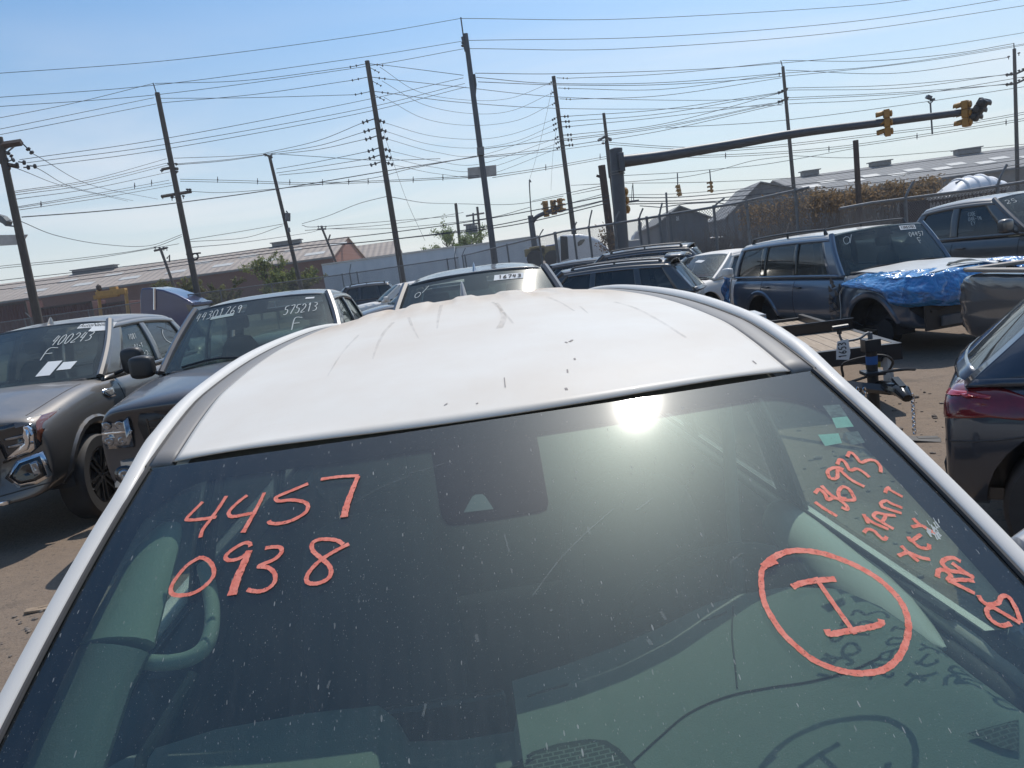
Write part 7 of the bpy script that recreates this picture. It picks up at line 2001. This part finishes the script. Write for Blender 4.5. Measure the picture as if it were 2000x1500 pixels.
# white semi cab
a = at(1145, 500, 40); a.z = 0
ws_ = thing('semi_truck', 'white semi truck cab with rounded roof fairing behind the fence by the mast', 'semi truck', a)
outl = [(1094, 540), (1094, 461), (1100, 459), (1130, 457), (1152, 460), (1170, 468), (1184, 480), (1192, 490), (1206, 496), (1214, 540)]
mb = MB(); mb.prism([on_(x, y, -1.2, 40, a) for x, y in outl], (0, 2.4, 0)); mb.build('cab', pbr('semi_white', (.72, .73, .74), rough=.35, coat=.6), ws_, bevel=.15, angle=50)
mb = MB(); mb.prism([on_(x, y, -1.22, 40, a) for x, y in ((1128, 474), (1133, 469), (1142, 467), (1142, 471), (1136, 478), (1129, 481))], (0, .04, 0)); mb.build('cab_window', MT['lens_dark'], ws_, smooth=False)
mb = MB(); mb.prism([on_(x, y, -1.22, 40, a) for x, y in ((1094, 461), (1108, 462), (1111, 505), (1096, 510))], (0, .04, 0)); mb.build('side_fairing', MT['black_plastic'], ws_, smooth=False)
mb = MB()
for px in (1108, 1200): mb.cyl(Vector((on_(px, 530, 0, 40, a).x, -1.2, .5)), Vector((on_(px, 530, 0, 40, a).x, 1.2, .5)), .5, 16)
mb.build('wheel', MT['rubber'], ws_)
# clutter left of the white cab
a = at(1070, 510, 52); a.z = 0
yl = thing('loader', 'dull yellow machine with blue tarp beside the white semi cab', 'loader', a)
mb = MB(); mb.box(on_(1060, 490, 0, 52, a), (2.4, 1.5, .5)); mb.box(on_(1050, 496, 0, 52, a), (1.0, 1.5, 1.0)); mb.build('body', pbr('dull_yellow', (.30, .22, .09), rough=.7, var=.3), yl, smooth=False, bevel=.05)
mb = MB(); mb.box(on_(1083, 483, 0, 52, a), (1.2, .8, .4)); mb.build('tarp', pbr('blue_tarp', (.03, .08, .28), rough=.5), yl, smooth=False, bevel=.08)
mb = MB(); mb.cyl(on_(1045, 505, -.9, 52, a), on_(1045, 505, .9, 52, a), .55, 14); mb.cyl(on_(1080, 505, -.9, 52, a), on_(1080, 505, .9, 52, a), .55, 14); mb.build('wheel', MT['rubber'], yl)

# right hand: long warehouse, second gable, shed
YW = 92
A, B = at(1586, 450, YW), at(2260, 358, YW); A.z = B.z = 0
ev = at(1800, 355, YW).z; rd = at(1740, 324, YW + 11).z
L = (B - A).length; slots = []
x = 1.0
while x < L - 3:
    slots.append((x, .34, .46, 2.1)); slots.append((x + 2.6, .46, .58, 2.1)); x += 5.4
concr = pbr('grey_block_wall', (.16, .155, .15), rough=.9, var=.25, vscale=.6)
gable_hall('long grey-roofed warehouse with rows of skylights at the right', A, B, ev, rd, 22, greyroof, concr, greywall, slots=slots, slotm=skyl, vents=((L * .115, 2.0, .55), (L * .34, 2.4, .5), (L * .62, 3, .6)))
A, B = at(1440, 470, 80), at(1590, 450, 80); A.z = B.z = 0
def frontgable(label, xl, xr, xa, ya, yl, yr, Y, depth, wallm, roofm, name='shed'):
    """gable wall facing the camera; roof runs back"""
    pl, pr, pa = at(xl, yl, Y), at(xr, yr, Y), at(xa, ya, Y)
    base = Vector((pl.x, Y, 0))
    root = thing(name, label, 'building', base)
    mb = MB(); mb.prism([Vector((pl.x, Y, 0)) - base, Vector((pr.x, Y, 0)) - base, pr - base, pa - base, pl - base], (0, .3, 0)); mb.build('gable_wall', wallm, root, smooth=False)
    dv = Vector((depth * .12, depth, 0))
    up = Vector((0, 0, .12))
    for a_, b_ in ((pl, pa), (pa, pr)):
        e = (b_ - a_).normalized() * .3
        s_ = a_ - (e if a_ is pl else Vector()), b_ + (e if b_ is pr else Vector())
        mb = MB(); f = Vector((0, -.3, 0))
        mb.prism([s_[0] + f - base, s_[1] + f - base, s_[1] + dv - base, s_[0] + dv - base], up); mb.build('roof', roofm, root, smooth=False)
    mb = MB()
    mb.prism([Vector((pr.x, Y + .3, 0)) - base, pr + Vector((0, .3, 0)) - base, pr + dv - base, Vector((pr.x + dv.x, Y + depth, 0)) - base], (-.2, 0, 0))
    mb.prism([Vector((pl.x, Y + .3, 0)) - base, pl + Vector((0, .3, 0)) - base, pl + dv - base, Vector((pl.x + dv.x, Y + depth, 0)) - base], (.2, 0, 0)); mb.build('side_wall', wallm, root, smooth=False)
    return root, base
frontgable('larger grey gabled shed at the near end of the right warehouse', 1418, 1640, 1484, 357, 425, 385, 78, 12, greywall, greyroof)
sh, sb = frontgable('smaller grey gabled shed with one pale wall sign behind the fence', 1286, 1382, 1326, 404, 437, 424, 66, 26, greywall, sheetroof('pale_sheet_roof', (.26, .25, .235), .8))
mb = MB(); mb.box(at(1323, 427, 66) - sb + Vector((0, -.08, 0)), (.22, .08, .35)); mb.build('wall_sign', MT['sign_back'], sh, smooth=False)
for px in (1338, 1378):
    mb = MB(); p = at(px, 424, 66) - sb; mb.box((p.x, -.06, p.z / 2 - .6), (.10, .08, p.z)); mb.build('downpipe', MT['galv'], sh, smooth=False)
# skylights on the small shed roof's right slope
pl, pr, pa = at(1286, 437, 66), at(1382, 424, 66), at(1326, 404, 66)
mb = MB()
for k in range(4):
    for f0 in (.30, .55):
        q = lambda f, y: (pa.lerp(pr, f) + Vector((y * .12, y, .20))) - sb
        y0 = 5 + k * 5
        mb.prism([q(f0, y0), q(f0 + .16, y0), q(f0 + .16, y0 + 1.8), q(f0, y0 + 1.8)], (0, 0, .05))
mb.build('skylight', skyl, sh, smooth=False)
# ribbed white dome shelter and dark stall below
a = at(1880, 420, 34); a.z = 0
dm = thing('dome_shelter', 'white ribbed dome cover behind the fence at the right', 'shelter', a)
def on2(px, py, dy=0): return at(px, py, 34 + dy) - a
p0, p1 = on2(1818, 386), on2(1944, 366)
wm_ = pbr('white_dome_skin', (.80, .79, .78), rough=.5, var=.05)
mb = MB()
def domef(u, v):
    x = lerp(p0.x, p1.x, u); zb_ = lerp(p0.z, p1.z, u)
    hgt = .72 * (smooth(0, .5, u) ** .8 if u < .5 else 1 - .45 * smooth(.75, 1, u))
    an = lerp(0, PI, v)
    return Vector((x, -math.cos(an) * .9, zb_ - .1 + hgt * math.sin(an) ** .8))
mb.grid(domef, 30, 16); mb.build('shell', wm_, dm, solid=.03)
mb = MB()
for u in (.42, .58, .74, .88):
    mb.tube([domef(u, k / 14) * 1.0 + Vector((0, 0, .02)) for k in range(15)], .05, 6)
mb.build('rib', wm_, dm)
mb = MB(); mb.prism([domef(.36, .40) + Vector((-.12, -.05, .0)), domef(.46, .40) + Vector((0, -.05, 0)), domef(.46, .40) + Vector((0, -.05, -.22)), domef(.36, .40) + Vector((-.12, -.05, -.22))], (0, -.03, 0)); mb.build('vent_hatch', MT['trim_grey'], dm, smooth=False)
a = at(1880, 440, 31); a.z = 0
sl_ = thing('market_stall', 'dark stall with fringed awning and pale lettering under the white dome', 'stall', a)
def on3(px, py, dy=0): return at(px, py, 31 + dy) - a
t0, t1 = on3(1808, 390), on3(1965, 368)
mb = MB(); mb.prism([t0, t1, Vector((t1.x, 0, 0)), Vector((t0.x, 0, 0))], (0, 2, 0)); mb.build('wall', pbr('stall_wall', (.045, .03, .035), rough=.8), sl_, smooth=False)
mb = MB(); n = 22
for k in range(n):
    q = t0.lerp(t1, (k + .5) / n); mb.cyl(q + Vector((0, -.15, -.06)), q + Vector((0, -.15, .04)), .055, 8)
mb.prism([t0 + Vector((0, -.22, .03)), t1 + Vector((0, -.22, .03)), t1 + Vector((0, .1, .06)), t0 + Vector((0, .1, .06))], (0, 0, .05)); mb.build('awning', pbr('awning_white', (.40, .39, .38), rough=.8), sl_)
mb = MB()
def stf(x, z): 
    return (lambda u, v: (t0.lerp(t1, x) + Vector((u, -.02, z + v)), Vector((0, -1, 0))))
lettering(mb, 'MAUI', stf(.05, -.42), 0, 0, .26, .22, .055); lettering(mb, 'MANHATTAN', stf(.38, -.36), 0, 0, .26, .20, .055)
mb.build('lettering', pbr('stall_lettering', (.30, .28, .28), rough=.8), sl_, smooth=False)
# far wagon
bg_ = paint('beige_paint', (.22, .20, .18), dust=.3)
smallcar('parked_wagon', 'small beige suv parked far away in front of the grey shed', 'suv', tuple(at(1347, 500, 68).xy) + (0,), (-.98, -.2), bg_, zr=1.75, belt=1.05, sideglass=MT['glass_tint'])
# far ship superstructure over the fence
a = at(1250, 480, 190); a.z = 0
bo = thing('tug_boat', 'small bluish boat with white wheelhouse far behind the fence', 'boat', a)
def on4(px, py, dy=0): return at(px, py, 190 + dy) - a
mb = MB(); mb.prism([on4(1222, 468), on4(1232, 470), on4(1268, 466), on4(1274, 461), on4(1272, 485), on4(1224, 490)], (0, 6, 0)); mb.build('hull', pbr('hull_blue', (.06, .09, .14), rough=.6), bo, smooth=False)
mb = MB(); mb.prism([on4(1237, 468), on4(1240, 458), on4(1256, 456), on4(1256, 466)], (0, 4, 0)); mb.prism([on4(1242, 458), on4(1245, 451), on4(1254, 450), on4(1254, 457)], (0, 3, 0)); mb.build('wheelhouse', pbr('boat_white', (.35, .37, .40), rough=.5), bo, smooth=False)
mb = MB(); mb.tube([on4(1248, 452), on4(1247, 440)], .25, 6); mb.tube([on4(1252, 452), on4(1252, 434)], .2, 6); mb.build('mast', MT['steel_grey'], bo)
# low dark bank behind the boat and shed
def bank():
    mb = MB(); rg = random.Random(7)
    mb.grid(lambda u, v: Vector((lerp(-10, 70, u), lerp(44, 50, v), max(0, math.sin(PI * v)) * (.55 + .25 * math.sin(u * 40) * math.sin(u * 17)))), 80, 6)
    tag(mb.build('earth_bank', pbr('earth_bank', (.13, .115, .10), rough=.95, var=.4, vscale=2, bump=.6, bscale=6), None), kind='structure')
bank()

# ================================================================== plants
def leafmat(name, c1, c2):
    m, t, b = newmat(name)
    oi = noise(t, objcoord(t), 1.3, 3, .6)
    t.links.new(tmix(t, maprange(t, oi, .35, .65), c1, c2), b.inputs['Base Color']); b.inputs['Roughness'].default_value = .7
    b.inputs['Subsurface Weight'].default_value = 0.0
    # leaves let light through
    tl = t.nodes.new('ShaderNodeBsdfTranslucent'); t.links.new(tmix(t, maprange(t, oi, .35, .65), tuple(min(1, x * 1.6) for x in c1), tuple(min(1, x * 1.6) for x in c2)), tl.inputs[0])
    ms_ = t.nodes.new('ShaderNodeMixShader'); ms_.inputs[0].default_value = .4
    out = t.nodes['Material Output']
    t.links.new(b.outputs[0], ms_.inputs[1]); t.links.new(tl.outputs[0], ms_.inputs[2]); t.links.new(ms_.outputs[0], out.inputs['Surface'])
    return m
bark = pbr('bark', (.05, .04, .032), rough=.95, var=.3, vscale=8)
def leaf(mb, p, s, rg):
    n = Vector((rg.gauss(0, 1), rg.gauss(0, 1), rg.gauss(0, 1))).normalized()
    a = n.orthogonal().normalized(); b_ = n.cross(a)
    an = rg.uniform(0, 6.28); a, b_ = a * math.cos(an) + b_ * math.sin(an), b_ * math.cos(an) - a * math.sin(an)
    l, w_ = s * rg.uniform(.7, 1.3), s * rg.uniform(.35, .6)
    mb.face([mb.v(p - a * l * .5), mb.v(p + b_ * w_ * .5), mb.v(p + a * l * .5), mb.v(p - b_ * w_ * .5)])
def tree(name, label, base, h, spread, seed, lm_, nleaf=2200, lsize=.16, trunk=.16, levels=4, open_=.6, lean=0, crown0=.3):
    rg = random.Random(seed)
    root = thing(name, label, 'tree' if name.endswith('tree') else 'shrub', base)
    tw, lf = MB(), MB()
    tips = []
    def grow(p, d, L, r, lev):
        n = 4; pts = [p]; q = p
        for k in range(n):
            d = (d + Vector((rg.gauss(0, .16), rg.gauss(0, .16), rg.gauss(.03, .10)))).normalized()
            q = q + d * L / n; pts.append(q)
            if lev >= levels - 2: tips.append(q)
        tw.tube(pts, [lerp(r, r * .55, k / n) for k in range(n + 1)], 6 if lev < 2 else 4)
        if lev >= levels: return
        for k in range(rg.choice((2, 3, 3)) if lev else rg.choice((3, 4))):
            a_ = rg.uniform(0, 2 * PI); ti = rg.uniform(.35, .95)
            nd = (d * math.cos(ti) + (Vector((math.cos(a_), math.sin(a_), .1)) * math.sin(ti)) * Vector((spread, spread, 1)).length / 1.6).normalized()
            grow(pts[rg.choice((2, 3, 4))], nd, L * rg.uniform(.58, .82), r * .55, lev + 1)
    grow(Vector((0, 0, 0)), Vector((lean, 0, 1)).normalized(), h * .36, trunk, 0)
    # keep inside the wanted size
    mz = max(p.z for p in tips); k_ = h / mz
    for mbx in (tw,):
        for v in mbx.bm.verts: v.co *= k_
    tips = [p * k_ for p in tips if p.z * k_ > h * crown0]
    for _ in range(nleaf):
        p = rg.choice(tips)
        if math.sin(p.x * 2.1 + seed) * math.sin(p.z * 2.7) * math.sin(p.y * 2.3 + 1) > open_: continue
        leaf(lf, p + Vector((rg.gauss(0, .16), rg.gauss(0, .16), rg.gauss(0, .13))) * h * .11, lsize, rg)
    tw.build('trunk', bark, root); lf.build('crown', lm_, root, smooth=False, recalc=False)
    return root
spring = leafmat('spring_leaves', (.10, .13, .03), (.20, .21, .06))
green = leafmat('fresh_leaves', (.08, .12, .03), (.16, .20, .06))
olive = leafmat('olive_leaves', (.07, .075, .025), (.16, .15, .05))
def gp(px, Y): 
    q = at(px, 560, Y); q.z = 0; return q
tree('bare_tree', 'open-branched green tree left of the transformers above the white trailer', gp(868, 77), at(870, 420, 77).z, 1.2, 21, green, 5200, .20, .22, 5, .8, .1, .2)
tree('bare_tree', 'small green tree hidden under the transformers by the far poles', gp(932, 79), at(930, 452, 79).z, 1.1, 5, green, 2600, .20, .14, 4, .8)
for i, (px, Y, yt, wd, sd, m_, lab) in enumerate(((500, 64, 497, 1.2, 31, spring, 'pale leafed tree in front of the left warehouse between two poles'), (535, 60, 530, 1.3, 7, spring, 'low yellow-green bush tree left of the transformer pole foot'), (440, 62, 545, 1.5, 9, olive, 'low olive bush behind the dark pickup roof'),
        (345, 60, 545, 1.4, 12, olive, 'olive bush behind the blue semi truck cab'), (612, 62, 520, 1.4, 17, spring, 'yellow-green bush at the left end of the white trailer'), (580, 64, 528, 1.2, 19, olive, 'olive bush right of the transformer pole foot'), (295, 66, 548, 1.3, 23, olive, 'dim olive bush above the back of the blue semi'))):
    tree('leafy_shrub' if i else 'spring_tree', lab, gp(px, Y), at(px, yt, Y).z, wd, sd, m_, 3600 if i else 3000, .20, .10, 4, .75, 0, .12)
# ivy-covered bank at the right: trailing vines over the wall
def hedge(label, px0, px1, yt0, yt1, Y0, Y1, seed, dens, m_, name='ivy_hedge', dz=.9):
    rg = random.Random(seed)
    a_, b_ = at(px0, yt0, Y0), at(px1, yt1, Y1)
    base = Vector((a_.x, a_.y, 0)); root = thing(name, label, 'hedge', base)
    lf, tw = MB(), MB()
    for k in range(dens):
        u = rg.random(); top = a_.lerp(b_, u) - base
        hh = top.z * (1 + .08 * math.sin(u * 23) + .05 * math.sin(u * 57))
        f = rg.random() ** 1.5
        if math.sin(u * 60) * math.sin(f * 9 + u * 20) > .55: continue
        p = Vector((top.x + rg.gauss(0, .2), top.y + rg.gauss(0, .45), hh - f * dz * rg.uniform(.5, 1.5) + rg.gauss(0, .08)))
        leaf(lf, p, .17, rg)
    for k in range(int(dens / 22)):
        u = rg.random(); top = a_.lerp(b_, u) - base
        x0, y0 = top.x + rg.gauss(0, .3), top.y + rg.gauss(0, .4)
        pts = [Vector((x0 + rg.gauss(0, .25) * j / 4, y0 + rg.gauss(0, .1), top.z * (1.02 - j / 4 * rg.uniform(.85, 1.0)))) for j in range(5)]
        tw.tube(pts, .014, 4)
    tw.build('stems', pbr('dry_stems', (.15, .125, .105), rough=.95) if 'dry_stems' not in bpy.data.materials else bpy.data.materials['dry_stems'], root); lf.build('foliage', m_, root, smooth=False, recalc=False)
    return root
rg = random.Random(44); mb = MB(); cj = onJ(1186, 466, -.25)
for _ in range(420): leaf(mb, cj + Vector((rg.gauss(0, .16), rg.gauss(0, .14), rg.gauss(-.1, .26))), .11, rg)
mb.build('vine_clump', leafmat('dry_vine_leaves', (.12, .075, .04), (.20, .13, .07)), rJ, smooth=False, recalc=False)
rusty = leafmat('rusty_ivy_leaves', (.12, .078, .04), (.21, .145, .08))
hedge('rust-coloured ivy sprawling over the wall left of the ribbed dome', 1590, 1835, 386, 358, 33, 36, 3, 5200, rusty, dz=.55)
hedge('sparser reddish vines on the fence in front of the larger shed', 1455, 1600, 412, 384, 31, 33, 6, 1900, rusty, dz=.9)
def scrub(label, px0, px1, y0, y1, Y, seed, n):
    rg = random.Random(seed); a_, b_ = at(px0, y0, Y), at(px1, y1, Y); base = Vector((a_.x, Y, 0))
    root = thing('dry_scrub', label, 'scrub', base); tw = MB()
    for k in range(n):
        u = rg.random(); top = a_.lerp(b_, u) - base; x = top.x; h_ = top.z * rg.uniform(.5, 1.0)
        q = Vector((x, rg.uniform(-1, 1), 0)); pts = [q]
        for j in range(4): q = q + Vector((rg.gauss(0, .16), rg.gauss(0, .1), h_ / 4)); pts.append(q)
        tw.tube(pts, [.02, .017, .014, .01, .006], 4)
        for j in range(2):
            p = pts[rg.choice((1, 2, 3))]; tw.tube([p, p + Vector((rg.gauss(0, .3), rg.gauss(0, .2), rg.uniform(.1, .45)))], .007, 3)
    tw.build('twigs', bpy.data.materials['dry_stems'], root)
scrub('tangle of dry grey twigs behind the fence below the reddish vines', 1400, 1700, 440, 400, 28, 8, 420)
scrub('thin dry twigs in front of the smaller shed', 1300, 1420, 452, 430, 45, 12, 160)

# ================================================================== thin bright air over the yard
hz_ = MB(); hz_.box((20, 62, 19), (420, 216, 40))
hm = bpy.data.materials.new('haze_air'); hm.use_nodes = True
t = hm.node_tree; t.nodes.clear()
ho = t.nodes.new('ShaderNodeOutputMaterial'); pv = t.nodes.new('ShaderNodeVolumePrincipled')
pv.inputs['Color'].default_value = (.93, .95, .98, 1); pv.inputs['Density'].default_value = .0008; pv.inputs['Anisotropy'].default_value = .45
t.links.new(pv.outputs[0], ho.inputs['Volume'])
tag(hz_.build('haze', hm, None, smooth=False), kind='stuff')
